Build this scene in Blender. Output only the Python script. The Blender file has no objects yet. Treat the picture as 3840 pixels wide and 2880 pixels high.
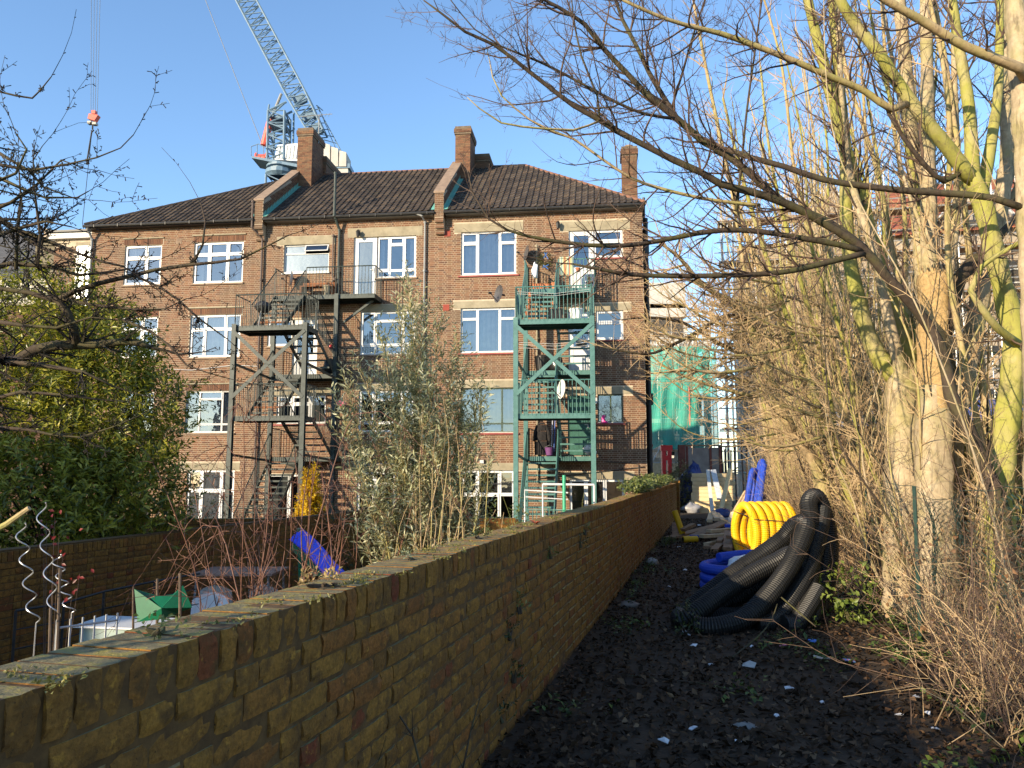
import bpy, math, random
import numpy as np
from mathutils import Vector, Matrix, Quaternion

S = bpy.context.scene
COL = S.collection
R = math.radians
rng = random.Random(7)

# ---------------------------------------------------------------- camera
EYE = Vector((0.0, 0.0, 1.55))
PITCH = R(6.5)
FPX = 2885.0                     # focal length in photo pixels
cam_d = bpy.data.cameras.new('camera')
cam_d.sensor_width = 36.0
cam_d.lens = 36.0 * FPX / 3840.0
cam_d.clip_start = 0.05
cam_d.clip_end = 2000.0
cam = bpy.data.objects.new('camera', cam_d)
COL.objects.link(cam)
cam.location = EYE
cam.rotation_euler = (R(90) + PITCH, 0, 0)
S.camera = cam

# ---------------------------------------------------------------- sky and sun
SUN_EL = R(15.0)
SUN_AZ = R(227.0)                # clockwise from +Y: behind the camera, to the left
world = bpy.data.worlds.new('World')
S.world = world
world.use_nodes = True
wn = world.node_tree.nodes
wl = world.node_tree.links
bg = wn['Background']
sky = wn.new('ShaderNodeTexSky')
sky.sky_type = 'NISHITA'
sky.sun_disc = False
sky.sun_elevation = SUN_EL
sky.sun_rotation = SUN_AZ
sky.altitude = 30
sky.air_density = 1.0
sky.dust_density = 0.15
sky.ozone_density = 3.2
wl.new(sky.outputs['Color'], bg.inputs['Color'])
bg.inputs['Strength'].default_value = 0.15
sun_d = bpy.data.lights.new('sun', 'SUN')
sun_d.energy = 4.2
sun_d.angle = R(0.5)
sun_d.color = (1.0, 0.82, 0.57)
sun = bpy.data.objects.new('sun', sun_d)
COL.objects.link(sun)
sdir = Vector((math.sin(SUN_AZ) * math.cos(SUN_EL), math.cos(SUN_AZ) * math.cos(SUN_EL), math.sin(SUN_EL)))
sun.rotation_euler = (-sdir).to_track_quat('-Z', 'Y').to_euler()
S.view_settings.view_transform = 'Standard'
S.view_settings.look = 'None'
S.view_settings.gamma = 1.0
S.view_settings.exposure = 1.2
S.view_settings.use_curve_mapping = False
S.render.engine = 'CYCLES'
S.cycles.max_bounces = 6
S.cycles.transparent_max_bounces = 12
S.cycles.use_denoising = True


# ---------------------------------------------------------------- where things are
def ray(x, y):
    a = (x - 1920) / FPX
    b = (1440 - y) / FPX
    return Vector((a, math.cos(PITCH) - b * math.sin(PITCH), math.sin(PITCH) + b * math.cos(PITCH)))


def at(x, y, Y):
    """world point seen at photo pixel (x, y) when it stands Y metres ahead"""
    r = ray(x, y)
    return EYE + r * (Y / r.y)


def onz(x, y, z=0.0):
    r = ray(x, y)
    return EYE + r * ((z - EYE.z) / r.z)


CP, SP = math.cos(PITCH), math.sin(PITCH)


def proj(p):
    dx, dy, dz = p[0], p[1], p[2] - 1.55
    zc = dy * CP + dz * SP
    if zc < 0.05:
        return (1e6, 1e6)
    return (1920 + FPX * dx / zc, 1440 - FPX * (-dy * SP + dz * CP) / zc)


def inview(p, m=60):
    x, y = proj(p)
    return -m < x < 3840 + m and -m < y < 2880 + m


AL = R(14.47)                    # the alley runs this far right of straight ahead
AO = Vector((-1.24, 0, 0))
AX = Vector((math.cos(AL), -math.sin(AL), 0))
AY = Vector((math.sin(AL), math.cos(AL), 0))


def alley(lx, ly, z=0.0):
    return AO + AX * lx + AY * ly + Vector((0, 0, z))


TH = R(6.7)                      # the facade is turned by this much
FO = Vector((4.80, 27.5, 0))
FX = Vector((math.cos(TH), -math.sin(TH), 0))
FY = Vector((math.sin(TH), math.cos(TH), 0))


def fac(u, v, z):                # u metres left of the right corner, v metres out of the facade
    return FO - FX * u - FY * v + Vector((0, 0, z))


# ---------------------------------------------------------------- meshes
class MB:
    def __init__(s):
        s.v, s.f, s.m, s.r = [], [], [], []
        s.mi = 0
        s.rn = 0.0

    def face(s, *ids):
        s.f.append(ids)
        s.m.append(s.mi)
        s.r.append(s.rn)

    def poly(s, pts):
        b = len(s.v)
        s.v.extend([tuple(p) for p in pts])
        s.face(*range(b, b + len(pts)))

    def box(s, x0, x1, y0, y1, z0, z1):
        b = len(s.v)
        s.v += [(x0, y0, z0), (x1, y0, z0), (x1, y1, z0), (x0, y1, z0), (x0, y0, z1), (x1, y0, z1), (x1, y1, z1), (x0, y1, z1)]
        for q in ((0, 3, 2, 1), (4, 5, 6, 7), (0, 1, 5, 4), (1, 2, 6, 5), (2, 3, 7, 6), (3, 0, 4, 7)):
            s.face(*[b + i for i in q])

    def hexa(s, c8):
        b = len(s.v)
        s.v += [tuple(c) for c in c8]
        for q in ((0, 3, 2, 1), (4, 5, 6, 7), (0, 1, 5, 4), (1, 2, 6, 5), (2, 3, 7, 6), (3, 0, 4, 7)):
            s.face(*[b + i for i in q])

    def bar(s, p, q, w, h, up=(0, 0, 1)):
        p = Vector(p); q = Vector(q)
        d = (q - p).normalized()
        up = Vector(up)
        if abs(d.dot(up)) > 0.98:
            up = Vector((0, 1, 0))
        sd = d.cross(up).normalized() * (w / 2)
        uu = sd.normalized().cross(d).normalized() * (h / 2)
        s.hexa([p - sd - uu, p + sd - uu, q + sd - uu, q - sd - uu, p - sd + uu, p + sd + uu, q + sd + uu, q - sd + uu])

    def tube(s, pts, rad, n=6, cap=True, loop=False):
        k = len(pts)
        if not hasattr(rad, '__len__'):
            rad = [rad] * k
        base = len(s.v)
        P = [Vector(p) for p in pts]
        cs = [(math.cos(2 * math.pi * i / n), math.sin(2 * math.pi * i / n)) for i in range(n)]
        u = None
        for i in range(k):
            if loop:
                d = P[(i + 1) % k] - P[i - 1]
            else:
                d = P[min(i + 1, k - 1)] - P[max(i - 1, 0)]
            if d.length_squared < 1e-14:
                d = Vector((0, 0, 1))
            d.normalize()
            if u is None:
                u = d.cross(Vector((0, 0, 1)))
                if u.length_squared < 0.01:
                    u = d.cross(Vector((1, 0, 0)))
            else:
                u = u - d * u.dot(d)
                if u.length_squared < 1e-6:
                    u = d.cross(Vector((0.3, 1, 0.2)))
            u.normalize()
            w = d.cross(u)
            r = rad[i]
            p = P[i]
            for c, sn in cs:
                s.v.append((p.x + r * (u.x * c + w.x * sn), p.y + r * (u.y * c + w.y * sn), p.z + r * (u.z * c + w.z * sn)))
        for i in range(k if loop else k - 1):
            a = base + i * n
            b = base + ((i + 1) % k) * n
            for j in range(n):
                j2 = (j + 1) % n
                s.face(a + j, a + j2, b + j2, b + j)
        if cap and not loop:
            s.face(*[base + n - 1 - j for j in range(n)])
            s.face(*[base + (k - 1) * n + j for j in range(n)])

    def lathe(s, c, prof, n=12, ax=(0, 0, 1)):
        ax = Vector(ax).normalized()
        u = ax.cross(Vector((1, 0, 0)))
        if u.length < 0.1:
            u = ax.cross(Vector((0, 1, 0)))
        u.normalize()
        w = ax.cross(u)
        b = len(s.v)
        c = Vector(c)
        for r, h in prof:
            for j in range(n):
                a = 2 * math.pi * j / n
                s.v.append(tuple(c + ax * h + u * (r * math.cos(a)) + w * (r * math.sin(a))))
        for i in range(len(prof) - 1):
            for j in range(n):
                j2 = (j + 1) % n
                s.face(b + i * n + j, b + i * n + j2, b + (i + 1) * n + j2, b + (i + 1) * n + j)

    def mesh(s, name, mats, smooth=False):
        me = bpy.data.meshes.new(name)
        me.from_pydata(s.v, [], s.f)
        if not isinstance(mats, (list, tuple)):
            mats = [mats]
        for m in mats:
            me.materials.append(m)
        n = len(s.f)
        if n:
            if len(mats) > 1:
                me.polygons.foreach_set('material_index', s.m)
            a = me.attributes.new('rnd', 'FLOAT', 'FACE')
            a.data.foreach_set('value', s.r)
            if smooth:
                me.polygons.foreach_set('use_smooth', [True] * n)
        me.update()
        return me

    def build(s, name, mats, parent=None, smooth=False, **kw):
        return link(name, s.mesh(name, mats, smooth), parent, **kw)


def link(name, data, parent=None, label=None, cat=None, group=None, kind=None):
    o = bpy.data.objects.new(name, data)
    COL.objects.link(o)
    if parent is not None:
        o.parent = parent
    tag(o, label, cat, group, kind)
    return o


def tag(o, label=None, cat=None, group=None, kind=None):
    if label: o['label'] = label
    if cat: o['category'] = cat
    if group: o['group'] = group
    if kind: o['kind'] = kind


def thing(name, label, cat, loc=(0, 0, 0), rz=0.0, group=None):
    o = link(name, None, None, label, cat, group)
    o.location = loc
    o.rotation_euler = (0, 0, rz)
    o.empty_display_size = 0.2
    return o


def leafmesh(name, C, D, N, L, W, mats, parent=None, fold=0.15, rnd=None, **kw):
    """many small folded leaves: centres of the stalk ends C, directions D, normals N"""
    C = np.asarray(C, float); D = np.asarray(D, float); N = np.asarray(N, float)
    D /= np.linalg.norm(D, axis=1)[:, None] + 1e-9
    B = np.cross(D, N)
    B /= np.linalg.norm(B, axis=1)[:, None] + 1e-9
    N = np.cross(B, D)
    n = len(C)
    L = np.broadcast_to(np.asarray(L, float), (n,))[:, None]
    W = np.broadcast_to(np.asarray(W, float), (n,))[:, None]
    mid = C + D * L * 0.5
    V = np.stack([C, mid + B * W * 0.5 + N * W * fold, C + D * L - N * L * 0.12, mid - B * W * 0.5 + N * W * fold], 1).reshape(-1, 3)
    idx = np.arange(n)[:, None] * 4
    F = np.concatenate([idx + np.array([0, 1, 2]), idx + np.array([0, 2, 3])], 1).reshape(-1)
    me = bpy.data.meshes.new(name)
    me.vertices.add(n * 4)
    me.vertices.foreach_set('co', V.astype(np.float32).ravel())
    me.loops.add(n * 6)
    me.loops.foreach_set('vertex_index', F.astype(np.int32))
    me.polygons.add(n * 2)
    me.polygons.foreach_set('loop_start', np.arange(0, n * 6, 3, dtype=np.int32))
    me.polygons.foreach_set('loop_total', np.full(n * 2, 3, dtype=np.int32))
    me.materials.append(mats)
    if rnd is None:
        rnd = np.random.RandomState(n % 1000).rand(n)
    a = me.attributes.new('rnd', 'FLOAT', 'FACE')
    a.data.foreach_set('value', np.repeat(rnd, 2).astype(np.float32))
    me.update(calc_edges=True)
    return link(name, me, parent, **kw)


def curve(pts, seg=0.2):
    """smooth resample of a list of (Vector, radius)"""
    P = [Vector(p) for p, r in pts]
    Q = [r for p, r in pts]
    out, ro = [], []
    n = len(P)
    for i in range(n - 1):
        a = P[max(i - 1, 0)]; b = P[i]; c = P[i + 1]; d = P[min(i + 2, n - 1)]
        k = max(1, int((c - b).length / seg))
        for j in range(k):
            t = j / k
            out.append(0.5 * ((2 * b) + (c - a) * t + (2 * a - 5 * b + 4 * c - d) * t * t + (3 * b - a - 3 * c + d) * t ** 3))
            ro.append(Q[i] * (1 - t) + Q[i + 1] * t)
    out.append(P[-1]); ro.append(Q[-1])
    return out, ro


# ---------------------------------------------------------------- materials
def newmat(name):
    m = bpy.data.materials.new(name)
    m.use_nodes = True
    nt = m.node_tree
    return m, nt, nt.nodes, nt.links, nt.nodes['Principled BSDF']


def noise(nt, scale, detail=4, rough=0.6, vec=None, dist=0.0):
    n = nt.nodes.new('ShaderNodeTexNoise')
    n.inputs['Scale'].default_value = scale
    n.inputs['Detail'].default_value = detail
    n.inputs['Roughness'].default_value = rough
    n.inputs['Distortion'].default_value = dist
    if vec is None:
        g = nt.nodes.new('ShaderNodeNewGeometry')
        vec = g.outputs['Position']
    nt.links.new(vec, n.inputs['Vector'])
    return n.outputs['Fac']


def ramp(nt, fac, stops, const=False):
    r = nt.nodes.new('ShaderNodeValToRGB')
    e = r.color_ramp.elements
    while len(e) < len(stops):
        e.new(0.5)
    for i, (p, c) in enumerate(stops):
        e[i].position = p
        e[i].color = (*c, 1) if len(c) == 3 else c
    if const:
        r.color_ramp.interpolation = 'CONSTANT'
    if fac is not None:
        nt.links.new(fac, r.inputs['Fac'])
    return r.outputs['Color']


def mixc(nt, fac, a, b, mode='MIX'):
    m = nt.nodes.new('ShaderNodeMix')
    m.data_type = 'RGBA'
    m.blend_type = mode
    for sock, val in ((m.inputs['Factor'], fac), (m.inputs[6], a), (m.inputs[7], b)):
        if hasattr(val, 'is_linked') or hasattr(val, 'links'):
            nt.links.new(val, sock)
        elif isinstance(val, (int, float)):
            sock.default_value = val
        else:
            sock.default_value = (*val, 1)
    return m.outputs[2]


def bump(nt, bs, h, strength=0.4, dist=0.01):
    b = nt.nodes.new('ShaderNodeBump')
    b.inputs['Strength'].default_value = strength
    b.inputs['Distance'].default_value = dist
    nt.links.new(h, b.inputs['Height'])
    nt.links.new(b.outputs['Normal'], bs.inputs['Normal'])


def plain(name, c1, c2=None, scale=8, rough=0.6, bmp=0.0, bdist=0.01, metal=0.0, spec=0.4, lo=0.35, hi=0.65, vec_scale=None):
    m, nt, N, L, bs = newmat(name)
    bs.inputs['Roughness'].default_value = rough
    bs.inputs['Metallic'].default_value = metal
    bs.inputs['Specular IOR Level'].default_value = spec
    if c2 is None:
        bs.inputs['Base Color'].default_value = (*c1, 1)
        if bmp:
            bump(nt, bs, noise(nt, scale), bmp, bdist)
        return m
    vec = None
    if vec_scale:
        g = N.new('ShaderNodeNewGeometry')
        mp = N.new('ShaderNodeMapping')
        mp.inputs['Scale'].default_value = vec_scale
        L.new(g.outputs['Position'], mp.inputs['Vector'])
        vec = mp.outputs['Vector']
    f = noise(nt, scale, 5, 0.65, vec)
    L.new(ramp(nt, f, [(lo, c1), (hi, c2)]), bs.inputs['Base Color'])
    if bmp:
        bump(nt, bs, f, bmp, bdist)
    return m


def pieces(name, stops, obj=False, rough=0.85, grain=60, gamt=0.5, bmp=0.5, over=None, top=None, bdist=0.004, spec=0.25):
    """bricks, tiles, boards: one colour per piece from a ramp, worn by noise. over = (colour, scale, lo, hi) patches; top = growth on upper faces"""
    m, nt, N, L, bs = newmat(name)
    bs.inputs['Roughness'].default_value = rough
    bs.inputs['Specular IOR Level'].default_value = spec
    if obj:
        fac_ = N.new('ShaderNodeObjectInfo').outputs['Random']
    else:
        a = N.new('ShaderNodeAttribute')
        a.attribute_name = 'rnd'
        fac_ = a.outputs['Fac']
    c = ramp(nt, fac_, stops)
    g = noise(nt, grain, 5, 0.7)
    dark = ramp(nt, g, [(0.25, (1 - gamt,) * 3), (0.75, (1 + gamt * 0.4,) * 3)])
    c = mixc(nt, 1.0, c, dark, 'MULTIPLY')
    if over:
        for col, sc, lo, hi in over:
            if isinstance(sc, tuple):
                gg = N.new('ShaderNodeNewGeometry'); mp = N.new('ShaderNodeMapping'); mp.inputs['Scale'].default_value = sc
                L.new(gg.outputs['Position'], mp.inputs['Vector'])
                f = noise(nt, 1.0, 6, 0.65, mp.outputs['Vector'])
            else:
                f = noise(nt, sc, 5, 0.65)
            f = ramp(nt, f, [(lo, (0, 0, 0)), (hi, (1, 1, 1))])
            c = mixc(nt, f, c, col)
    if top:
        ge = N.new('ShaderNodeNewGeometry')
        sx = N.new('ShaderNodeSeparateXYZ')
        L.new(ge.outputs['True Normal'], sx.inputs['Vector'])
        tf = ramp(nt, sx.outputs['Z'], [(0.5, (0, 0, 0)), (0.8, (1, 1, 1))])
        tn = noise(nt, top[2], 6, 0.7)
        tc = ramp(nt, tn, [(0.3, top[0]), (0.52, top[1]), (0.62, top[3]), (0.8, top[0])])
        c = mixc(nt, tf, c, tc)
    L.new(c, bs.inputs['Base Color'])
    bump(nt, bs, g, bmp, bdist)
    return m


def leafmat(name, stops, trans=0.35, rough=0.45, spec=0.4):
    m, nt, N, L, bs = newmat(name)
    a = N.new('ShaderNodeAttribute')
    a.attribute_name = 'rnd'
    c = ramp(nt, a.outputs['Fac'], stops)
    L.new(c, bs.inputs['Base Color'])
    bs.inputs['Roughness'].default_value = rough
    bs.inputs['Specular IOR Level'].default_value = spec
    t = N.new('ShaderNodeBsdfTranslucent')
    L.new(c, t.inputs['Color'])
    mx = N.new('ShaderNodeMixShader')
    mx.inputs[0].default_value = trans
    L.new(bs.outputs[0], mx.inputs[1])
    L.new(t.outputs[0], mx.inputs[2])
    L.new(mx.outputs[0], N['Material Output'].inputs['Surface'])
    return m


def glassmat(name, tint, refl=0.35, trans=0.7, frost=0.03):
    m, nt, N, L, bs = newmat(name)
    N.remove(bs)
    tr = N.new('ShaderNodeBsdfTransparent')
    tr.inputs['Color'].default_value = (*[c * trans for c in tint], 1)
    gl = N.new('ShaderNodeBsdfGlossy')
    gl.inputs['Roughness'].default_value = frost
    gl.inputs['Color'].default_value = (*tint, 1)
    lw = N.new('ShaderNodeLayerWeight')
    lw.inputs['Blend'].default_value = 0.4
    mr = N.new('ShaderNodeMapRange')
    L.new(lw.outputs['Fresnel'], mr.inputs['Value'])
    mr.inputs['To Min'].default_value = refl
    mr.inputs['To Max'].default_value = 0.95
    # old panes are never flat: the reflection wobbles a little
    b = N.new('ShaderNodeBump')
    b.inputs['Strength'].default_value = 0.16
    b.inputs['Distance'].default_value = 0.02
    L.new(noise(nt, 2.5, 2), b.inputs['Height'])
    L.new(b.outputs['Normal'], gl.inputs['Normal'])
    mx = N.new('ShaderNodeMixShader')
    L.new(mr.outputs[0], mx.inputs[0])
    L.new(tr.outputs[0], mx.inputs[1])
    L.new(gl.outputs[0], mx.inputs[2])
    L.new(mx.outputs[0], N['Material Output'].inputs['Surface'])
    return m


def netmat(name, col, alpha):
    m, nt, N, L, bs = newmat(name)
    bs.inputs['Base Color'].default_value = (*col, 1)
    bs.inputs['Roughness'].default_value = 0.8
    f = noise(nt, 0.7, 4)
    mr = N.new('ShaderNodeMapRange')
    L.new(f, mr.inputs['Value'])
    mr.inputs['To Min'].default_value = alpha - 0.25
    mr.inputs['To Max'].default_value = alpha + 0.25
    tr = N.new('ShaderNodeBsdfTransparent')
    mx = N.new('ShaderNodeMixShader')
    L.new(mr.outputs[0], mx.inputs[0])
    L.new(tr.outputs[0], mx.inputs[1])
    L.new(bs.outputs[0], mx.inputs[2])
    L.new(mx.outputs[0], N['Material Output'].inputs['Surface'])
    return m


FB = [(0.0, (0.105, 0.052, 0.034)), (0.3, (0.175, 0.082, 0.046)), (0.55, (0.215, 0.105, 0.058)), (0.8, (0.20, 0.118, 0.066)), (1.0, (0.145, 0.085, 0.052))]
FOVER = [((0.11, 0.07, 0.045), 0.6, 0.48, 0.7), ((0.075, 0.05, 0.036), (1.6, 1.6, .16), 0.56, 0.78), ((0.27, 0.165, 0.10), 2.4, 0.66, 0.8)]
NB = [(0.0, (0.19, 0.088, 0.020)), (0.3, (0.245, 0.115, 0.023)), (0.6, (0.30, 0.145, 0.026)), (0.88, (0.26, 0.098, 0.022)), (0.95, (0.18, 0.042, 0.018)), (1.0, (0.28, 0.125, 0.024))]
NOVER = [((0.10, 0.05, 0.015), 15, 0.47, 0.66), ((0.38, 0.19, 0.03), 24, 0.6, 0.7), ((0.06, 0.042, 0.008), 2.2, 0.6, 0.85), ((0.035, 0.02, 0.008), 70, 0.62, 0.7)]
TOPG = ((0.085, 0.07, 0.042), (0.21, 0.175, 0.09), 16.0, (0.30, 0.24, 0.06))
RT = [(0.0, (0.045, 0.036, 0.031)), (0.5, (0.072, 0.056, 0.046)), (0.85, (0.10, 0.078, 0.062)), (1.0, (0.12, 0.085, 0.058))]
ROVER = [((0.10, 0.10, 0.06), 5, 0.6, 0.75)]
M = dict(
    fbrick=pieces('facade_brick', FB, over=FOVER),
    fbrick_o=pieces('facade_brick_single', FB, obj=True, over=FOVER),
    dmortar=plain('sooty_mortar', (0.10, 0.075, 0.055), (0.17, 0.13, 0.09), 6, 0.95, 0.3),
    fmortar=plain('facade_mortar', (0.38, 0.31, 0.22), (0.48, 0.40, 0.30), 6, 0.95, 0.3),
    nbrick=pieces('stock_brick', NB, over=NOVER, top=TOPG, grain=75, gamt=0.6, bmp=0.9, bdist=0.006),
    nbrick_o=pieces('stock_brick_single', NB, obj=True, over=NOVER, top=TOPG, grain=75, gamt=0.6, bmp=0.9, bdist=0.006),
    nmortar=plain('wall_mortar', (0.065, 0.032, 0.010), (0.13, 0.068, 0.02), 14, 0.95, 0.7),
    tile=pieces('roof_tile', RT, over=ROVER, grain=25),
    tile_o=pieces('roof_tile_single', RT, obj=True, over=ROVER, grain=25),
    hip=plain('terracotta', (0.14, 0.07, 0.045), (0.22, 0.105, 0.065), 6, 0.8, 0.3),
    lintel=plain('lintel_concrete', (0.22, 0.19, 0.13), (0.31, 0.27, 0.19), 3, 0.9, 0.3),
    coping=plain('coping_concrete', (0.20, 0.14, 0.10), (0.28, 0.20, 0.14), 5, 0.9, 0.3),
    copper=plain('green_copper', (0.10, 0.30, 0.25), (0.16, 0.40, 0.34), 6, 0.6, 0.2),
    sill=plain('red_sill', (0.22, 0.045, 0.04), (0.30, 0.07, 0.06), 8, 0.6, 0.1),
    upvc=plain('white_upvc', (0.60, 0.61, 0.62), None, 8, 0.35),
    oldwhite=plain('old_white_paint', (0.46, 0.46, 0.45), (0.56, 0.56, 0.55), 12, 0.5, 0.1),
    greenpaint=plain('green_frame_paint', (0.045, 0.07, 0.045), (0.07, 0.10, 0.06), 10, 0.5),
    glass=glassmat('window_glass', (0.90, 0.93, 0.95), 0.15, 0.72),
    frost=glassmat('obscured_glass', (0.60, 0.70, 0.76), 0.2, 0.35, 0.25),
    curtain=plain('net_curtain', (0.38, 0.39, 0.40), (0.50, 0.51, 0.52), 3, 0.9),
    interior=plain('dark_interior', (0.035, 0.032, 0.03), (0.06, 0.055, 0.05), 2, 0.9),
    black=plain('black_pipe_paint', (0.016, 0.016, 0.017), (0.03, 0.029, 0.028), 9, 0.5),
    fascia=plain('grey_fascia', (0.20, 0.19, 0.18), (0.27, 0.26, 0.24), 5, 0.6),
    brownpipe=plain('brown_pipe', (0.07, 0.05, 0.04), (0.11, 0.075, 0.06), 7, 0.6),
    greypipe=plain('grey_pipe', (0.20, 0.21, 0.21), (0.28, 0.28, 0.27), 7, 0.5),
    terra_vent=plain('red_vent', (0.24, 0.035, 0.022), (0.30, 0.055, 0.03), 9, 0.7),
    esc_dark=plain('dark_escape_paint', (0.022, 0.031, 0.028), (0.048, 0.062, 0.055), 6, 0.55, 0.2, spec=0.4),
    esc_green=plain('green_escape_paint', (0.045, 0.13, 0.12), (0.075, 0.18, 0.165), 5, 0.5, 0.15, spec=0.45),
    rust=plain('rust', (0.16, 0.06, 0.025), (0.26, 0.11, 0.05), 9, 0.9, 0.3),
    wood_new=plain('pale_timber', (0.44, 0.31, 0.17), (0.56, 0.42, 0.25), 7, 0.75, 0.2),
    wood_old=plain('weathered_timber', (0.17, 0.095, 0.05), (0.33, 0.205, 0.115), 6, 0.8, 0.3),
)
# ---------------------------------------------------------------- ground
def ground_h(x, y):
    n = math.sin(x * 0.9 + 1.3 * math.sin(y * 0.7)) * 0.02 + math.sin(y * 1.7 + x * 0.6) * 0.015
    return n


soil = plain('damp_soil', (0.022, 0.0135, 0.007), (0.052, 0.033, 0.018), 6, 0.95, 0.8, 0.03)
garden_soil = plain('garden_soil', (0.03, 0.026, 0.016), (0.06, 0.055, 0.026), 3, 0.95, 0.6, 0.03)
mb = MB()
NX, NY = 16, 120
for j in range(NY + 1):
    for i in range(NX + 1):
        lx = -0.1 + i * (7.0 / NX); ly = -3 + j * 0.4
        p = alley(lx, ly)
        mb.v.append((p.x, p.y, ground_h(p.x, p.y) + (0.06 * max(0, (lx - 2.6)) if lx > 2.6 else 0)))
for j in range(NY):
    for i in range(NX):
        a = j * (NX + 1) + i
        mb.face(a, a + 1, a + NX + 2, a + NX + 1)
mb.build('alley_ground', soil, smooth=True, kind='structure')
mb = MB()
mb.poly([(-600, -400, -0.86), (600, -400, -0.86), (600, 900, -0.86), (-600, 900, -0.86)])
mb.build('ground', garden_soil, kind='structure')
mb = MB()      # raised yard on the far side of the hedge
a, b, c, d = alley(6.5, -3, 0.2), alley(40, -3, 0.2), alley(40, 60, 0.2), alley(6.5, 60, 0.2)
mb.poly([a, b, c, d])
for p, q in ((a, b), (b, c), (c, d), (d, a)):
    mb.poly([p, q, (q.x, q.y, -0.9), (p.x, p.y, -0.9)])
mb.build('yard_ground', garden_soil, kind='structure')

# ---------------------------------------------------------------- the apartment block
BLD = thing('apartment_building', 'three storey brown brick apartment block with tiled roof and two parapet chimneys', 'building', FO, -TH)
ZG, ZE, ZR = -0.85, 11.28, 14.9
WL = 21.85                                 # length of the facade

# windows: u left, u right, z0, z1, frame, cells (x0,x1,y0,y1 in 0..1 from bottom left, opening light?), lintel, sill, curtain
C2 = [(0, .58, 0, .68, 1), (.58, 1, 0, .68, 1), (0, .58, .68, 1, 1), (.58, 1, .68, 1, 0)]
C3 = [(0, .31, 0, .70, 1), (.31, .68, 0, .70, 1), (.68, 1, 0, .70, 0), (0, .31, .70, 1, 1), (.31, .68, .70, 1, 1), (.68, 1, .70, 1, 1)]
C3b = [(0, .29, 0, .66, 1), (.29, .70, 0, .66, 0), (.70, 1, 0, .66, 1), (0, .29, .66, 1, 0), (.29, .70, .66, 1, 1), (.70, 1, .66, 1, 0)]
CM = [(0, .27, 0, 1, 0), (.27, .73, 0, .2, 0), (.27, .73, .2, .8, 0), (.27, .73, .8, 1, 1), (.73, 1, 0, .2, 0), (.73, 1, .2, 1, 0)]
CC = [(0, .30, 0, .74, 1), (.30, .70, 0, 1, 0), (.70, 1, 0, .74, 1), (0, .30, .74, 1, 1), (.70, 1, .74, 1, 0)]
CC2 = [(0, .30, 0, .76, 0), (.30, .70, 0, 1, 0), (.70, 1, 0, .76, 0), (0, .30, .76, 1, 0), (.70, 1, .76, 1, 0)]
CB = [(0, .32, 0, .18, 0), (0, .32, .18, 1, 1), (.32, .68, 0, .18, 0), (.32, .68, .18, .8, 0), (.32, .68, .8, 1, 1), (.68, 1, 0, .18, 0), (.68, 1, .18, 1, 1)]
CB2 = [(0, .27, 0, .22, 0), (0, .27, .22, 1, 1), (.27, .77, 0, .22, 0), (.27, .77, .22, .78, 0), (.27, .77, .78, 1, 0), (.77, 1, 0, .22, 0), (.77, 1, .22, 1, 1)]
CS = [(0, 1, 0, .68, 0), (0, .47, .68, 1, 0), (.47, 1, .70, 1, 2)]
CT = [(0, 1, 0, .60, 1), (0, 1, .60, 1, 1)]
CG = [(0, .52, 0, 1, 0), (.52, 1, 0, 1, 0)]
CG3 = [(0, .36, 0, .2, 0), (.36, .74, 0, .2, 0), (.74, 1, 0, .2, 0), (0, .36, .2, 1, 0), (.36, .74, .2, 1, 0), (.74, 1, .2, 1, 0)]
CP2 = [(0, .3, 0, .62, 1), (.3, .72, 0, .62, 1), (.72, 1, 0, .62, 0), (0, .3, .62, 1, 1), (.3, .72, .62, 1, 1), (.72, 1, .62, 1, 1)]
CD = [(0, .5, 0, 1, 1), (.5, 1, 0, 1, 1)]
CW = [(0, 1, 0, 1, 1)]
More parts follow.
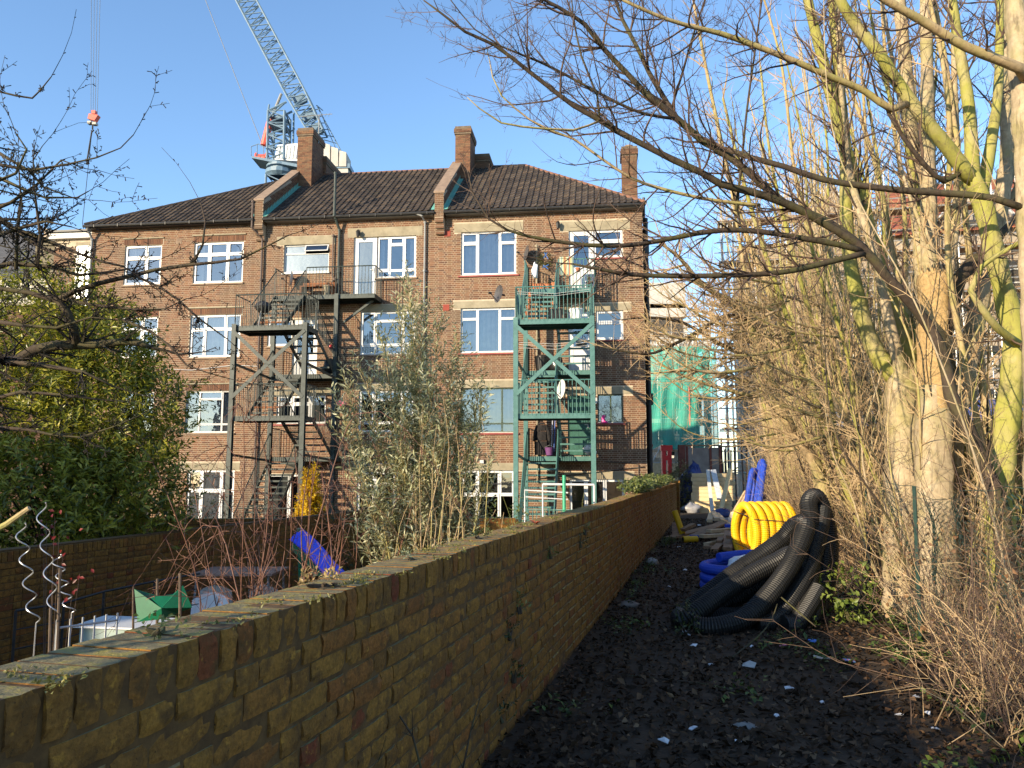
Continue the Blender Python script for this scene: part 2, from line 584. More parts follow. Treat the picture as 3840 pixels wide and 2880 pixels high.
WINS = [
    (20.37, 18.81, 8.90, 10.50, 'upvc', C2, 'soldier', 'brown', 'half'), (17.45, 15.40, 8.88, 10.53, 'upvc', C3, 'soldier', 'brown', 'sides'),
    (13.75, 11.93, 9.20, 10.30, 'oldwhite', CS, ('c', 14.05, 11.68), 'white', 'frost'), (10.04, 8.50, 8.88, 10.50, 'upvc', CB, None, 'brown', 'sides'),
    (6.77, 4.67, 8.88, 10.55, 'upvc', CC, ('c', 7.04, 4.41), 'red', 'full'), (1.80, 0.72, 9.40, 10.45, 'upvc', CT, None, 'red', None),
    (20.37, 18.81, 5.98, 7.60, 'upvc', C2, 'soldier', 'brown', None), (17.47, 15.40, 5.95, 7.62, 'upvc', C3b, 'soldier', 'brown', 'full'),
    (14.30, 13.29, 6.33, 7.35, 'upvc', CW, None, 'brown', None), (10.62, 8.50, 5.94, 7.58, 'upvc', CB2, ('c', 10.55, 8.3), 'brown', 'sides'),
    (6.77, 4.67, 5.93, 7.62, 'upvc', CC2, ('c', 7.04, 4.5), 'red', 'solid'), (1.74, 0.75, 6.33, 7.40, 'upvc', CT, ('c', 2.9, 0.45), 'red', 'part'),
    (20.37, 18.81, 3.03, 4.64, 'oldwhite', C2, 'soldier', 'brown', None), (17.50, 15.50, 3.03, 4.64, 'oldwhite', CM, 'soldier', 'brown', 'full'),
    (13.83, 11.90, 3.35, 4.42, 'upvc', C3, ('c', 14.0, 11.7), 'red', None), (10.62, 8.50, 3.02, 4.57, 'upvc', CB2, ('c', 10.8, 8.3), 'brown', None),
    (6.75, 4.67, 2.97, 4.62, 'greenpaint', CG3, ('c', 7.0, 4.5), 'red', 'full'), (1.72, 0.82, 3.30, 4.33, 'greenpaint', CG, ('c', 2.95, 0.45), 'red', 'tied'),
    (17.30, 15.40, -0.45, 1.62, 'upvc', CP2, ('c', 17.6, 15.2), 'brown', 'full'), (10.62, 8.50, 0.0, 1.55, 'upvc', C3, ('c', 10.8, 8.3), 'brown', None),
    (14.20, 12.30, -0.72, 1.46, 'upvc', CD, None, None, None), (6.70, 4.75, -0.72, 1.60, 'upvc', CP2, ('c', 7.1, 3.4), None, None),
    (2.76, 0.80, 0.12, 1.28, 'upvc', [(0, .3, 0, 1, 1), (.3, .64, 0, 1, 1), (.64, 1, 0, 1, 1)], ('c', 2.95, 0.45), None, None),
]
DOORS = [(10.95, 10.04, 8.10, 10.50, 'upvc'), (2.71, 1.80, 8.10, 10.45, 'upvc'), (13.28, 12.30, 5.15, 7.35, 'upvc'), (2.75, 1.86, 5.15, 7.40, 'upvc'), (2.80, 1.95, 2.12, 4.30, 'green')]
LINT2 = [(11.21, 8.26, 10.50, 10.87), (3.04, 0.45, 10.45, 10.80)]
holes = [(-w[0], -w[1], w[2], w[3]) for w in WINS] + [(-d[0], -d[1], d[2], d[3]) for d in DOORS]
solids = []                     # concrete and soldier courses interrupt the brick bond
for w in WINS:
    if isinstance(w[6], tuple):
        solids.append((-w[6][1], -w[6][2], w[3], w[3] + (0.26 if w[3] < 10 else 0.33)))
    elif w[6] == 'soldier':
        solids.append((-w[0] - 0.06, -w[1] + 0.06, w[3], w[3] + 0.26))
for a in LINT2:
    solids.append((-a[0], -a[1], a[2], a[3]))


def wallsheet(mb, x0, x1, z0, z1, hol, depth=0.11):
    xs = sorted({x0, x1, *[h[0] for h in hol], *[h[1] for h in hol]})
    zs = sorted({z0, z1, *[h[2] for h in hol], *[h[3] for h in hol]})
    for i in range(len(xs) - 1):
        for j in range(len(zs) - 1):
            cx, cz = (xs[i] + xs[i + 1]) / 2, (zs[j] + zs[j + 1]) / 2
            if any(h[0] < cx < h[1] and h[2] < cz < h[3] for h in hol):
                continue
            mb.poly([(xs[i], 0, zs[j]), (xs[i + 1], 0, zs[j]), (xs[i + 1], 0, zs[j + 1]), (xs[i], 0, zs[j + 1])])
    for a, b, c, d in hol:
        mb.poly([(a, 0, c), (a, depth, c), (a, depth, d), (a, 0, d)])
        mb.poly([(b, depth, c), (b, 0, c), (b, 0, d), (b, depth, d)])
        mb.poly([(a, 0, d), (a, depth, d), (b, depth, d), (b, 0, d)])
        mb.poly([(a, depth, c), (a, 0, c), (b, 0, c), (b, depth, c)])


mb = MB()
wallsheet(mb, -WL, 0, ZG, ZE, holes)
DEP = 9.6
mb.poly([(0, 0, ZG), (0, DEP, ZG), (0, DEP, ZE), (0, 0, ZE)])
mb.poly([(-WL, DEP, ZG), (-WL, 0, ZG), (-WL, 0, ZE), (-WL, DEP, ZE)])
mb.poly([(0, DEP, ZG), (-WL, DEP, ZG), (-WL, DEP, ZE), (0, DEP, ZE)])
mb.build('wall', M['fmortar'], BLD)
# rooms behind the windows
mb = MB()
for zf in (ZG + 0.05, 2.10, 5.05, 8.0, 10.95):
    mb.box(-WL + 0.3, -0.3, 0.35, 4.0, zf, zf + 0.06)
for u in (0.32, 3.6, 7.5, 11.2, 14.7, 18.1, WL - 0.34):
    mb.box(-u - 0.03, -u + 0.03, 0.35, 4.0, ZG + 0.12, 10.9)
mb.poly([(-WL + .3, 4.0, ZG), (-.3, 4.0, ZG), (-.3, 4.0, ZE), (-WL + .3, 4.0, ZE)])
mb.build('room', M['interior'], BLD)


def brickface(mb, x0, x1, z0, z1, r, y=-0.004):
    mb.rn = r
    b = len(mb.v)
    mb.v += [(x0, 0.001, z0), (x1, 0.001, z0), (x1, 0.001, z1), (x0, 0.001, z1), (x0, y, z0), (x1, y, z0), (x1, y, z1), (x0, y, z1)]
    for q in ((4, 5, 6, 7), (0, 1, 5, 4), (1, 2, 6, 5), (2, 3, 7, 6), (3, 0, 4, 7)):
        mb.face(*[b + i for i in q])


stuff = MB()
full = []
block = holes + solids
r_ = random.Random(3)
z = ZG + 0.02
course = 0
while z + 0.065 < ZE - 0.02:
    z0, z1 = z, z + 0.064
    cuts = sorted([(h[0] - 0.004, h[1] + 0.004) for h in block if h[2] - 0.03 < (z0 + z1) / 2 < h[3] + 0.03])
    x = -WL + 0.01 - (0.169 if course % 2 else 0)
    k = course % 2
    while x < -0.02:
        ln = 0.215 if k % 2 == 0 else 0.1025
        a, b = x, min(x + ln, -0.006)
        x += ln + 0.0105
        k += 1
        segs = [(max(a, -WL + 0.006), b)]
        for c, d in cuts:
            ns = []
            for s0, s1 in segs:
                if d <= s0 or c >= s1:
                    ns.append((s0, s1))
                else:
                    if c - s0 > 0.03: ns.append((s0, c))
                    if s1 - d > 0.03: ns.append((d, s1))
            segs = ns
        for s0, s1 in segs:
            if s1 - s0 > 0.025:
                cz = r_.random()
                if abs(s1 - s0 - ln) < 0.001:
                    full.append((s0, s1, z0, z1, cz))
                else:
                    brickface(stuff, s0, s1, z0, z1, cz, -0.002 - 0.003 * r_.random())
    z += 0.075
    course += 1


def w_of(x, y, z):
    return FO + FX * x + FY * y + Vector((0, 0, z))


def dist_b(q):
    p = w_of((q[0] + q[1]) / 2, 0, q[2])
    return (p - EYE).length + (0 if (2.4 < q[2] < 10.6 and inview(p)) else 100)


full.sort(key=dist_b)
bme = {}
for nm, ln in (('stretcher', 0.215), ('header', 0.1025)):
    t = MB()
    brickface(t, -ln / 2, ln / 2, -0.032, 0.032, 0.5, -0.003)
    bme[nm] = t.mesh('facade_brick_' + nm, M['fbrick_o'])
for q in full[:290]:
    o = link('brick', bme['stretcher' if q[1] - q[0] > 0.15 else 'header'], BLD)
    o.location = ((q[0] + q[1]) / 2, -0.001 - 0.003 * r_.random(), (q[2] + q[3]) / 2)
for q in full[290:]:
    brickface(stuff, *q, -0.002 - 0.003 * r_.random())
stuff.build('brickwork', M['fbrick'], BLD, kind='stuff')

# lintels, soldier courses, sills
mb_s = MB()
for w in WINS:
    u0, u1, z0, z1 = w[:4]
    if isinstance(w[6], tuple):
        mb = MB()
        mb.box(-w[6][1], -w[6][2], -0.012, 0.1, z1 + 0.002, z1 + (0.26 if z1 < 10 else 0.33))
        mb.build('lintel', M['lintel'], BLD)
    elif w[6] == 'soldier':
        mb = MB()
        x = -u0 - 0.05
        while x < -u1 + 0.0:
            brickface(mb, x, x + 0.064, z1 + 0.01, z1 + 0.235, r_.random() * 0.55, -0.012)
            x += 0.075
        mb.build('soldier_course', M['fbrick'], BLD)
        mb = MB()
        mb.box(-u0 - 0.08, -u1 + 0.08, -0.05, 0.0, z1 + 0.255, z1 + 0.30)
        mb.build('drip_ledge', M['lintel'], BLD)
for a in LINT2:
    mb = MB()
    mb.box(-a[0], -a[1], -0.012, 0.1, a[2] + 0.002, a[3])
    mb.build('lintel', M['lintel'], BLD)


def window(u0, u1, z0, z1, fm, cells, curtain, sill, parent, Y0=0.07, top=None):
    mat = M[fm]
    thin = 0.028 if fm == 'greenpaint' else (0.034 if fm == 'oldwhite' else 0.052)
    W, H = u0 - u1, z1 - z0
    X0 = -u0
    mb = MB()
    o_ = 0.03
    mb.box(X0, X0 + o_, Y0, Y0 + .055, z0, z1); mb.box(X0 + W - o_, X0 + W, Y0, Y0 + .055, z0, z1)
    mb.box(X0 + o_, X0 + W - o_, Y0, Y0 + .055, z0, z0 + o_); mb.box(X0 + o_, X0 + W - o_, Y0, Y0 + .055, z1 - o_, z1)
    panes = []
    for cx0, cx1, cy0, cy1, op in cells:
        a, b = X0 + cx0 * W + 0.004, X0 + cx1 * W - 0.004
        c, d = z0 + cy0 * H + 0.004, z0 + cy1 * H - 0.004
        if cx0 == 0: a += 0.02
        if cx1 == 1: b -= 0.02
        if cy0 == 0: c += 0.02
        if cy1 == 1: d -= 0.02
        t = thin * (1.25 if op else 0.85)
        yy = Y0 - (0.018 if op else -0.002)
        if op == 2:                     # a top-hung light standing open
            ang = R(24)
            L_ = d - c
            for s0, s1, e0, e1 in ((a, a + t, 0, L_), (b - t, b, 0, L_), (a + t, b - t, 0, t), (a + t, b - t, L_ - t, L_)):
                P = []
                for yk in (0, -0.03):
                    for (xx, e) in ((s0, e0), (s1, e0), (s1, e1), (s0, e1)):
                        P.append((xx, Y0 - 0.02 - e * math.sin(ang) + yk, d - e * math.cos(ang)))
                mb.hexa(P)
            panes.append([(a + t, Y0 - 0.03 - L_ * math.sin(ang), d - L_ * math.cos(ang)), (b - t, Y0 - 0.03 - L_ * math.sin(ang), d - L_ * math.cos(ang)), (b - t, Y0 - 0.03, d), (a + t, Y0 - 0.03, d)])
            continue
        y1_ = Y0 + 0.048
        mb.box(a, a + t, yy, y1_, c, d); mb.box(b - t, b, yy, y1_, c, d)
        mb.box(a + t, b - t, yy, y1_, c, c + t); mb.box(a + t, b - t, yy, y1_, d - t, d)
        panes.append([(a + t, Y0 + .03, c + t), (b - t, Y0 + .03, c + t), (b - t, Y0 + .03, d - t), (a + t, Y0 + .03, d - t)])
    fr = mb.build('window', mat, parent)
    for p in panes:
        t = MB()
        tilt = r_.uniform(-0.006, 0.006)
        p = [(q[0], q[1] + tilt * (i > 1), q[2]) for i, q in enumerate(p)]
        t.poly(p)
        t.build('pane', M['frost'] if curtain == 'frost' else M['glass'], fr)
    if curtain and curtain != 'frost':
        t = MB()
        spans = {'full': [(0.03, 0.97)], 'solid': [(0.03, 0.97)], 'sides': [(0.02, 0.16), (0.8, 0.98)], 'half': [(0.02, 0.5)], 'part': [(0.04, 0.12)], 'tied': [(0.02, 0.42), (0.62, 0.98)]}[curtain]
        for s0, s1 in spans:
            n = max(8, int((s1 - s0) * W / 0.035))
            for i in range(n):
                P = []
                for e in (i, i + 1):
                    f = e / n
                    ph = e * 1.25 + (0.6 if e % 3 else 0)
                    yo = Y0 + 0.16 + 0.022 * math.sin(ph)
                    P.append((X0 + (s0 + (s1 - s0) * f) * W, yo))
                if curtain == 'tied':       # gathered to one side half-way down
                    side = s0 if s0 < 0.3 else s1
                    def gx(x, k):
                        g = X0 + side * W
                        return g + (x - g) * (1 - 0.62 * k)
                    for za, zb, ka, kb in ((z1 - .04, z0 + .55 * H, 0, 1), (z0 + .55 * H, z0 + .06, 1, .72)):
                        t.poly([(gx(P[0][0], ka), P[0][1], za), (gx(P[1][0], ka), P[1][1], za), (gx(P[1][0], kb), P[1][1], zb), (gx(P[0][0], kb), P[0][1], zb)])
                else:
                    t.poly([(P[0][0], P[0][1], z0 + .05), (P[1][0], P[1][1], z0 + .05), (P[1][0], P[1][1], z1 - .05), (P[0][0], P[0][1], z1 - .05)])
        t.build('curtain', M['curtain'], fr, smooth=False)
    if sill:
        t = MB()
        sm = {'red': M['sill'], 'brown': M['coping'], 'white': M['oldwhite']}[sill]
        ex = 0.10 if sill == 'red' else 0.05
        t.hexa([(X0 - ex, -0.06, z0 - .075), (X0 + W + ex, -0.06, z0 - .075), (X0 + W + ex, Y0 - .0, z0 - .075), (X0 - ex, Y0, z0 - .075),
                (X0 - ex, -0.06, z0 - .025), (X0 + W + ex, -0.06, z0 - .025), (X0 + W + ex, Y0, z0 + .002), (X0 - ex, Y0, z0 + .002)])
        t.build('sill', sm, fr)
        t = MB()
        t.box(X0, X0 + W, 0.02, Y0 + .03, z0 + 0.003, z0 + .02)
        t.build('sill_board', M['oldwhite'], fr)
    return fr


for w in WINS:
    window(w[0], w[1], w[2], w[3], w[4], w[5], w[8], w[7], BLD)
green_door = plain('green_door_paint', (0.02, 0.085, 0.065), (0.03, 0.11, 0.085), 6, 0.5)
for k, (u0, u1, z0, z1, kind) in enumerate(DOORS):
    mb = MB()
    X0, X1, Y0 = -u0, -u1, 0.07
    m = green_door if kind == 'green' else M['upvc']
    mb.box(X0, X0 + .06, Y0 - .01, Y0 + .06, z0, z1); mb.box(X1 - .06, X1, Y0 - .01, Y0 + .06, z0, z1); mb.box(X0 + .06, X1 - .06, Y0 - .01, Y0 + .06, z1 - .06, z1)
    a, b, c, d = X0 + .065, X1 - .065, z0 + .03, z1 - .065
    if kind == 'green':
        mb.box(a, b, Y0, Y0 + .045, c, d)
        for x0, x1, q0, q1 in ((.1, .45, .1, .45), (.55, .9, .1, .45), (.1, .45, .55, .93), (.55, .9, .55, .93)):
            mb.box(a + x0 * (b - a), a + x1 * (b - a), Y0 - .012, Y0, c + q0 * (d - c), c + q1 * (d - c))
        dr = mb.build('door', m, BLD)
    else:
        g0 = c + (d - c) * (0.06 if k == 0 else 0.42)
        t = .11
        mb.box(a, a + t, Y0 - .012, Y0 + .045, c, d); mb.box(b - t, b, Y0 - .012, Y0 + .045, c, d); mb.box(a + t, b - t, Y0 - .012, Y0 + .045, d - t, d)
        mb.box(a + t, b - t, Y0 - .012, Y0 + .045, g0 - t, g0)
        if k:
            mb.box(a + t, b - t, Y0 - .002, Y0 + .045, c, g0 - t)
        dr = mb.build('door', m, BLD)
        t2 = MB(); t2.poly([(a + t, Y0 + .02, g0), (b - t, Y0 + .02, g0), (b - t, Y0 + .02, d - t), (a + t, Y0 + .02, d - t)])
        t2.build('pane', M['frost'] if k == 0 else M['glass'], dr)
    t2 = MB()
    t2.box(b - .075, b - .045, Y0 - .03, Y0 - .01, z0 + 1.0, z0 + 1.2); t2.bar((b - .06, Y0 - .05, z0 + 1.12), (b - .18, Y0 - .05, z0 + 1.12), .02, .02)
    t2.build('handle', M['oldwhite'], dr)

# air bricks
for u, z0 in ((7.3, 10.42), (7.32, 7.56), (18.1, 10.5), (11.3, 10.45)):
    mb = MB()
    for i in range(5):
        mb.box(-u - .11 + i * .046, -u - .11 + i * .046 + .03, -.016, 0, z0, z0 + .215)
    mb.box(-u - .12, -u + .12, -.01, 0, z0 - .01, z0 + .225)
    mb.build('vent', M['terra_vent'] if u < 8 else M['coping'], BLD)

# ---------------------------------------------------------------- roof
PITCHV = (4.85, ZR - ZE)          # run and rise from the eave
SL = math.hypot(*PITCHV)
ev = Vector((0, PITCHV[0] / SL, PITCHV[1] / SL))     # up the slope
nv = Vector((0, -PITCHV[1] / SL, PITCHV[0] / SL))    # out of the slope
E0 = -0.32                         # eave stands this far out


def on(x, s, h=0.0):
    return Vector((x, E0, ZE + 0.03)) + ev * s + nv * h


secs = [(-WL - .12, -14.87, 'l'), (-14.50, -7.74, ''), (-7.38, .12, 'r')]


def s_max(x):
    if x < -14.87:
        return SL * (x + WL + .12) / (WL + .12 - 14.9)
    if x > -4.75:
        return SL * (.12 - x) / 4.87
    return SL


TW, TE = 0.235, 0.335
prof = [(0, 0.0), (.02, .012), (.12, .012), (.14, .03), (.17, .046), (.205, .046), (.235, .014)]


def tile_mesh(mb, x, s, r, k=1.0):
    mb.rn = r
    b = len(mb.v)
    lo = 0.034
    for (px, h) in prof:
        mb.v.append(tuple(on(x + px, s, h + lo)))
    for (px, h) in prof:
        mb.v.append(tuple(on(x + px, s + TE * k + .03, h + .006)))
    for (px, h) in prof:
        mb.v.append(tuple(on(x + px, s, h + lo - .022)))
    n = len(prof)
    for i in range(n - 1):
        mb.face(b + i, b + i + 1, b + n + i + 1, b + n + i)
        mb.face(b + 2 * n + i, b + 2 * n + i + 1, b + i + 1, b + i)


roofs, tiles = [], []
for si, (xa, xb, kd) in enumerate(secs):
    mb = MB()
    if kd == 'l':
        P = [on(xa, 0), on(xb, 0), on(xb, SL)]
        Q = [tuple(on(xa, 0)), tuple(on(xb, SL)), (-WL - .12, DEP, ZE)]
    elif kd == 'r':
        P = [on(xa, 0), on(xb, 0), on(-4.75, SL), on(xa, SL)]
        Q = [tuple(on(xb, 0)), (.12, DEP, ZE), tuple(on(-4.75, SL))]
    else:
        P = [on(xa, 0), on(xb, 0), on(xb, SL), on(xa, SL)]
        Q = None
    mb.poly(P)
    if Q:
        mb.poly(Q)
    a, b = (xa, xb) if kd != 'r' else (xa, -4.75)
    if kd == 'l':
        mb.poly([tuple(on(xb, SL)), (xb, DEP + .3, ZE), (-WL - .12, DEP, ZE)])
    else:
        mb.poly([tuple(on(b, SL)), tuple(on(a, SL)), (a, DEP + .3, ZE), (xb, DEP + .3, ZE)])
    rf = mb.build('roof', M['tile'], BLD)
    roofs.append(rf)
    x = xa
    while x + TW <= xb + .05:
        sm = min(s_max(x + TW * .5), SL)
        s = 0.0
        j = 0
        while s + TE * .5 < sm:
            k = min(1.0, (sm - s) / TE)
            tiles.append((si, x, s, k))
            s += TE
            j += 1
        x += TW


def dist_t(t):
    p = on(t[1], t[2])
    w = w_of(*p)
    return (w - EYE).length + (0 if inview(w, 0) and t[3] == 1.0 else 100)


tiles.sort(key=dist_t)
one = MB()
b0 = on(0, 0)
tile_mesh(one, 0, 0, .5)
one.v = [tuple(Vector(v) - b0) for v in one.v]
tme = one.mesh('roof_tile', M['tile_o'])
rest = [MB(), MB(), MB()]
cnt = 0
for t in tiles:
    if cnt < 280 and t[3] == 1.0:
        o = link('roof_tile', tme, roofs[t[0]])
        o.location = on(t[1], t[2], r_.uniform(-.003, .004))
        cnt += 1
    else:
        tile_mesh(rest[t[0]], t[1], t[2], r_.random(), t[3])
for i in range(3):
    rest[i].build('tiling', M['tile'], roofs[i], kind='stuff')
# ridge and hip tiles
def ridge(p, q, m, parent, n, rad=.11):
    p, q = Vector(p), Vector(q)
    for i in range(n):
        a = p + (q - p) * (i / n); b = p + (q - p) * ((i + 1) / n)
        t = MB()
        t.tube([a, a + (b - a) * .96], [rad * 1.02, rad * .94], 10)
        t.build('ridge_tile', m, parent)


ridge(on(-14.4, SL, -.02), on(-7.9, SL, -.02), M['hip'], roofs[1], 16, .08)
ridge(on(-6.9, SL, -.02), on(-4.75, SL, -.02), M['tile'], roofs[2], 6, .10)
ridge(on(-4.75, SL, -.02), on(.12, 0, .0), M['hip'], roofs[2], 22, .085)
ridge(on(-14.95, SL, -.03), on(-WL - .12, 0, 0), M['tile'], roofs[0], 24, .09)
# fascia and gutters
for (xa, xb, kd) in secs:
    mb = MB()
    mb.box(xa + .05, xb - .05, -.30, -.005, ZE - .11, ZE - .02)
    mb.build('fascia', M['fascia'] if kd != 'l' else M['black'], BLD)
    mb = MB()
    mb.tube([(xa, -.36, ZE - .03), (xb, -.36, ZE - .03)], .06, 8)
    x = xa + .5
    while x < xb:
        mb.box(x - .015, x + .015, -.43, -.30, ZE - .10, ZE + .01)
        x += 1.0
    mb.build('gutter', M['black'], BLD)

# parapet walls with chimneys
def bricksides(mb, x0, x1, y0, y1, z0, z1, fn=None, seed=1):
    """brick faces on the front (-y) and right (+x) and left sides of a block"""
    rr = random.Random(seed)
    z = z0
    c = 0
    while z + .07 <= z1 + .005:
        off = .11 if c % 2 else 0
        a = x0 - off
        while a < x1:
            s0, s1 = max(a, x0 + .003), min(a + .215, x1 - .003)
            if s1 - s0 > .03:
                mb.rn = rr.random()
                mb.box(s0, s1, y0 - .006, y0 + .01, z, z + .064)
            a += .225
        for xs, sg in ((x1, 1), (x0, -1)):
            a = y0 - off
            while a < y1:
                s0, s1 = max(a, y0 + .003), min(a + .215, y1 - .003)
                if s1 - s0 > .03 and (fn is None or fn((s0 + s1) / 2, z + .07)):
                    mb.rn = rr.random()
                    if sg > 0: mb.box(xs - .01, xs + .006, s0, s1, z, z + .064)
                    else: mb.box(xs - .006, xs + .01, s0, s1, z, z + .064)
                a += .225
        z += .075
        c += 1


for pi, (ua, ub, ycf, ycb, uc0, uc1, ztop) in enumerate(((14.86, 14.51, 2.95, 4.3, 14.58, 13.92, 16.45), (7.73, 7.39, 3.05, 4.3, 7.62, 6.98, 16.2))):
    x0, x1 = -ua, -ub
    # raked body
    h = .62
    def ztp(y):
        return ZE + .72 + max(0, (y + .30)) * PITCHV[1] / PITCHV[0]
    mb = MB()
    y0, y1 = -.33, ycf + .2
    mb.hexa([(x0, y0, ZE - .2), (x1, y0, ZE - .2), (x1, y1, ZE - .2), (x0, y1, ZE - .2), (x0, y0, ztp(y0)), (x1, y0, ztp(y0)), (x1, y1, ztp(y1)), (x0, y1, ztp(y1))])
    for st in range(3):            # corbelled foot
        mb.box(x0 + .003, x1 - .003, -.33 + .1 * st + .003, -.01, ZE - .40 - .2 * st, ZE - .201 - .2 * st)
    pw = mb.build('parapet', M['fmortar'], BLD)
    t = MB()
    bricksides(t, x0, x1, y0, y1, ZE - .2, ztp(y1), lambda y, z: z < ztp(y) - .05, 5 + pi)
    t2 = MB()
    keep = MB()
    # front bricks only up to the eave end of the rake
    for i in range(0, len(t.v), 8):
        zc = max(v[2] for v in t.v[i:i + 8]); yc = min(v[1] for v in t.v[i:i + 8])
        if zc < ztp(yc + .1) + .02:
            keep.rn = t.r[i // 8 * 6]
            keep.hexa(t.v[i:i + 8])
    for st in range(3):
        for k in range(2):
            keep.rn = r_.random()
            keep.box(x0 + .01, x1 - .01, -.336 + .1 * st, -.3 + .1 * st, ZE - .395 - .2 * st + k * .09, ZE - .32 - .2 * st + k * .09)
    keep.build('brickwork', M['fbrick'], pw, kind='stuff')
    t = MB()
    zc0 = ztp(y0)
    t.hexa([(x0 - .04, y0 - .04, zc0), (x1 + .04, y0 - .04, zc0), (x1 + .04, y1, ztp(y1)), (x0 - .04, y1, ztp(y1)),
            (x0 - .04, y0 - .04, zc0 + .08), (x1 + .04, y0 - .04, zc0 + .08), (x1 + .04, y1, ztp(y1) + .08), (x0 - .04, y1, ztp(y1) + .08)])
    t.build('coping', M['coping'], pw)
    # stepped copper flashing along both sides
    for xs, sg in ((x1 + .008, 1), (x0 - .008, -1)):
        t = MB()
        s = 0.0
        while s < 4.0:
            a, b = on(xs, s, .03), on(xs, s + .36, .03)
            hh = .17
            t.poly([a, b, b + Vector((0, -.05, hh)), a + Vector((0, .02, hh))][::sg])
            t.poly([a + nv * .03, b + nv * .03, b + nv * .035 + Vector((.14 * sg, 0, 0)), a + nv * .035 + Vector((.14 * sg, 0, 0))][::sg])
            s += .345
        t.build('flashing', M['copper'], pw)
    # chimney: a tall stack in front of the ridge and a lower one behind it
    for nm, xa, xb, ya, yb, zb, zt in (('chimney', -uc0, -uc1, ycf, ycb, 12.6, ztop), ('chimney', -uc0 + .06, -uc1 + (.12 if pi == 0 else .62), ycb + .02, ycb + (3.6 if pi == 0 else 2.4), 13.3, ztop - .72)):
        t = MB()
        t.box(xa, xb, ya, yb, zb, zt - .36)
        t.box(xa - .04, xb + .04, ya - .04, yb + .04, zt - .36, zt - .28)
        t.box(xa - .055, xb + .055, ya - .055, yb + .055, zt - .28, zt - .1)
        t.box(xa - .02, xb + .02, ya - .02, yb + .02, zt - .1, zt)
        ch = t.build(nm, M['dmortar'], BLD)
        t = MB()
        bricksides(t, xa, xb, ya, yb, zb, zt - .37, None, 11 + pi)
        bricksides(t, xa - .055, xb + .055, ya - .055, yb + .055, zt - .28, zt - .1, None, 21 + pi)
        t.build('brickwork', M['fbrick'], ch, kind='stuff')
        if zt == ztop:
            t = MB()
            t.lathe(((xa + xb) / 2, (ya + yb) / 2, zt), [(.0, 0), (.17, 0), (.16, .14), (.19, .15), (.19, .2), (.12, .2), (.12, .05)], 14)
            t.build('chimney_pot', M['coping'], ch)
# end chimney on the right gable
t = MB()
xa, xb, ya, yb, zt = -.62, -.02, 2.6, 3.5, 14.75
t.box(xa, xb, ya, yb, 11.0, zt - .34); t.box(xa - .05, xb + .05, ya - .05, yb + .05, zt - .34, zt - .1); t.box(xa - .02, xb + .02, ya - .02, yb + .02, zt - .1, zt)
ch = t.build('chimney', M['dmortar'], BLD)
t = MB(); bricksides(t, xa, xb, ya, yb, 11.2, zt - .35, None, 31); bricksides(t, xa - .05, xb + .05, ya - .05, yb + .05, zt - .33, zt - .1, None, 32)
t.build('brickwork', M['fbrick'], ch, kind='stuff')
t = MB(); t.lathe(((xa + xb) / 2, (ya + yb) / 2, zt), [(0, 0), (.15, 0), (.15, .12), (.18, .14), (.18, .2), (.1, .2), (.1, .05)], 14); t.build('chimney_pot', M['coping'], ch)
# aerial on the first chimney
t = MB()
t.tube([(-13.9, 3.6, 16.0), (-13.9, 3.6, 17.35)], .025, 6)
t.tube([(-14.9, 3.6, 17.3), (-13.3, 3.6, 17.35)], .015, 5)
for i in range(9):
    x = -14.8 + i * .17
    t.tube([(x, 3.5, 17.18), (x, 3.7, 17.46)], .008, 4)
t.build('aerial', M['greypipe'], BLD)

# pipes
def pipe(pts, r, m, name='downpipe', coll=True):
    mb = MB()
    mb.tube(pts, r, 8)
    if coll:
        for i in range(len(pts) - 1):
            p, q = Vector(pts[i]), Vector(pts[i + 1])
            if abs((q - p).normalized().z) > .95:
                n = int((q - p).length / 1.6)
                for k in range(n + 1):
                    c = p + (q - p) * (k / max(n, 1))
                    mb.lathe((c.x, c.y, c.z - .05), [(r, 0), (r + .014, .01), (r + .014, .09), (r, .1)], 8)
                    mb.box(c.x - .07, c.x + .07, c.y, c.y + .1, c.z - .02, c.z + .02)
    mb.build(name, m, BLD)


pipe([(-14.92, -.36, ZE + .7), (-14.92, -.36, ZE - .35), (-14.6, -.1, ZE - .75), (-14.55, -.1, ZG + .1)], .045, M['brownpipe'])
pipe([(-11.62, -.38, 12.95), (-11.62, -.38, ZE + .0), (-11.5, -.11, ZE - .5), (-11.5, -.11, ZG + .1)], .055, M['esc_dark'], 'vent_stack')
pipe([(-11.75, -.08, ZE - .7), (-11.75, -.08, 9.0), (-11.62, -.08, 8.8)], .03, M['brownpipe'])
pipe([(-11.9, -.06, 8.6), (-11.6, -.06, 8.95), (-11.6, -.06, 9.3)], .03, M['brownpipe'], coll=False)
pipe([(-8.5, -.36, ZE - .02), (-8.22, -.34, ZE - .14), (-8.15, -.09, ZE - .3), (-8.15, -.09, 3.4)], .038, M['greypipe'])
pipe([(-WL + .06, -.36, ZE - .1), (-WL + .1, -.09, ZE - .5), (-WL + .1, -.09, ZG + .1)], .05, M['greypipe'])
pipe([(-3.9, -.08, 9.9), (-3.9, -.08, 1.2)], .03, M['lintel'])
pipe([(-6.95, -.05, .95), (-.1, -.05, 1.72), (-.05, .4, 1.72)], .016, M['black'], 'cable', False)
pipe([(-1.45, -.05, 1.9), (-.6, -.05, 1.86), (-.3, -.05, 1.8), (-.28, -.05, ZG)], .014, M['black'], 'cable', False)
pipe([(-18.3, -.03, 5.5), (-17.3, -.03, 5.45), (-15.5, -.03, 5.62), (-14.6, -.03, 5.55)], .012, M['oldwhite'], 'cable', False)
for k, (y, r) in enumerate(((.35, .055), (.75, .09), (1.15, .06), (1.7, .06), (2.4, .06))):
    pipe([(.16, y, 10.9), (.16, y, ZG)], r, M['black'])
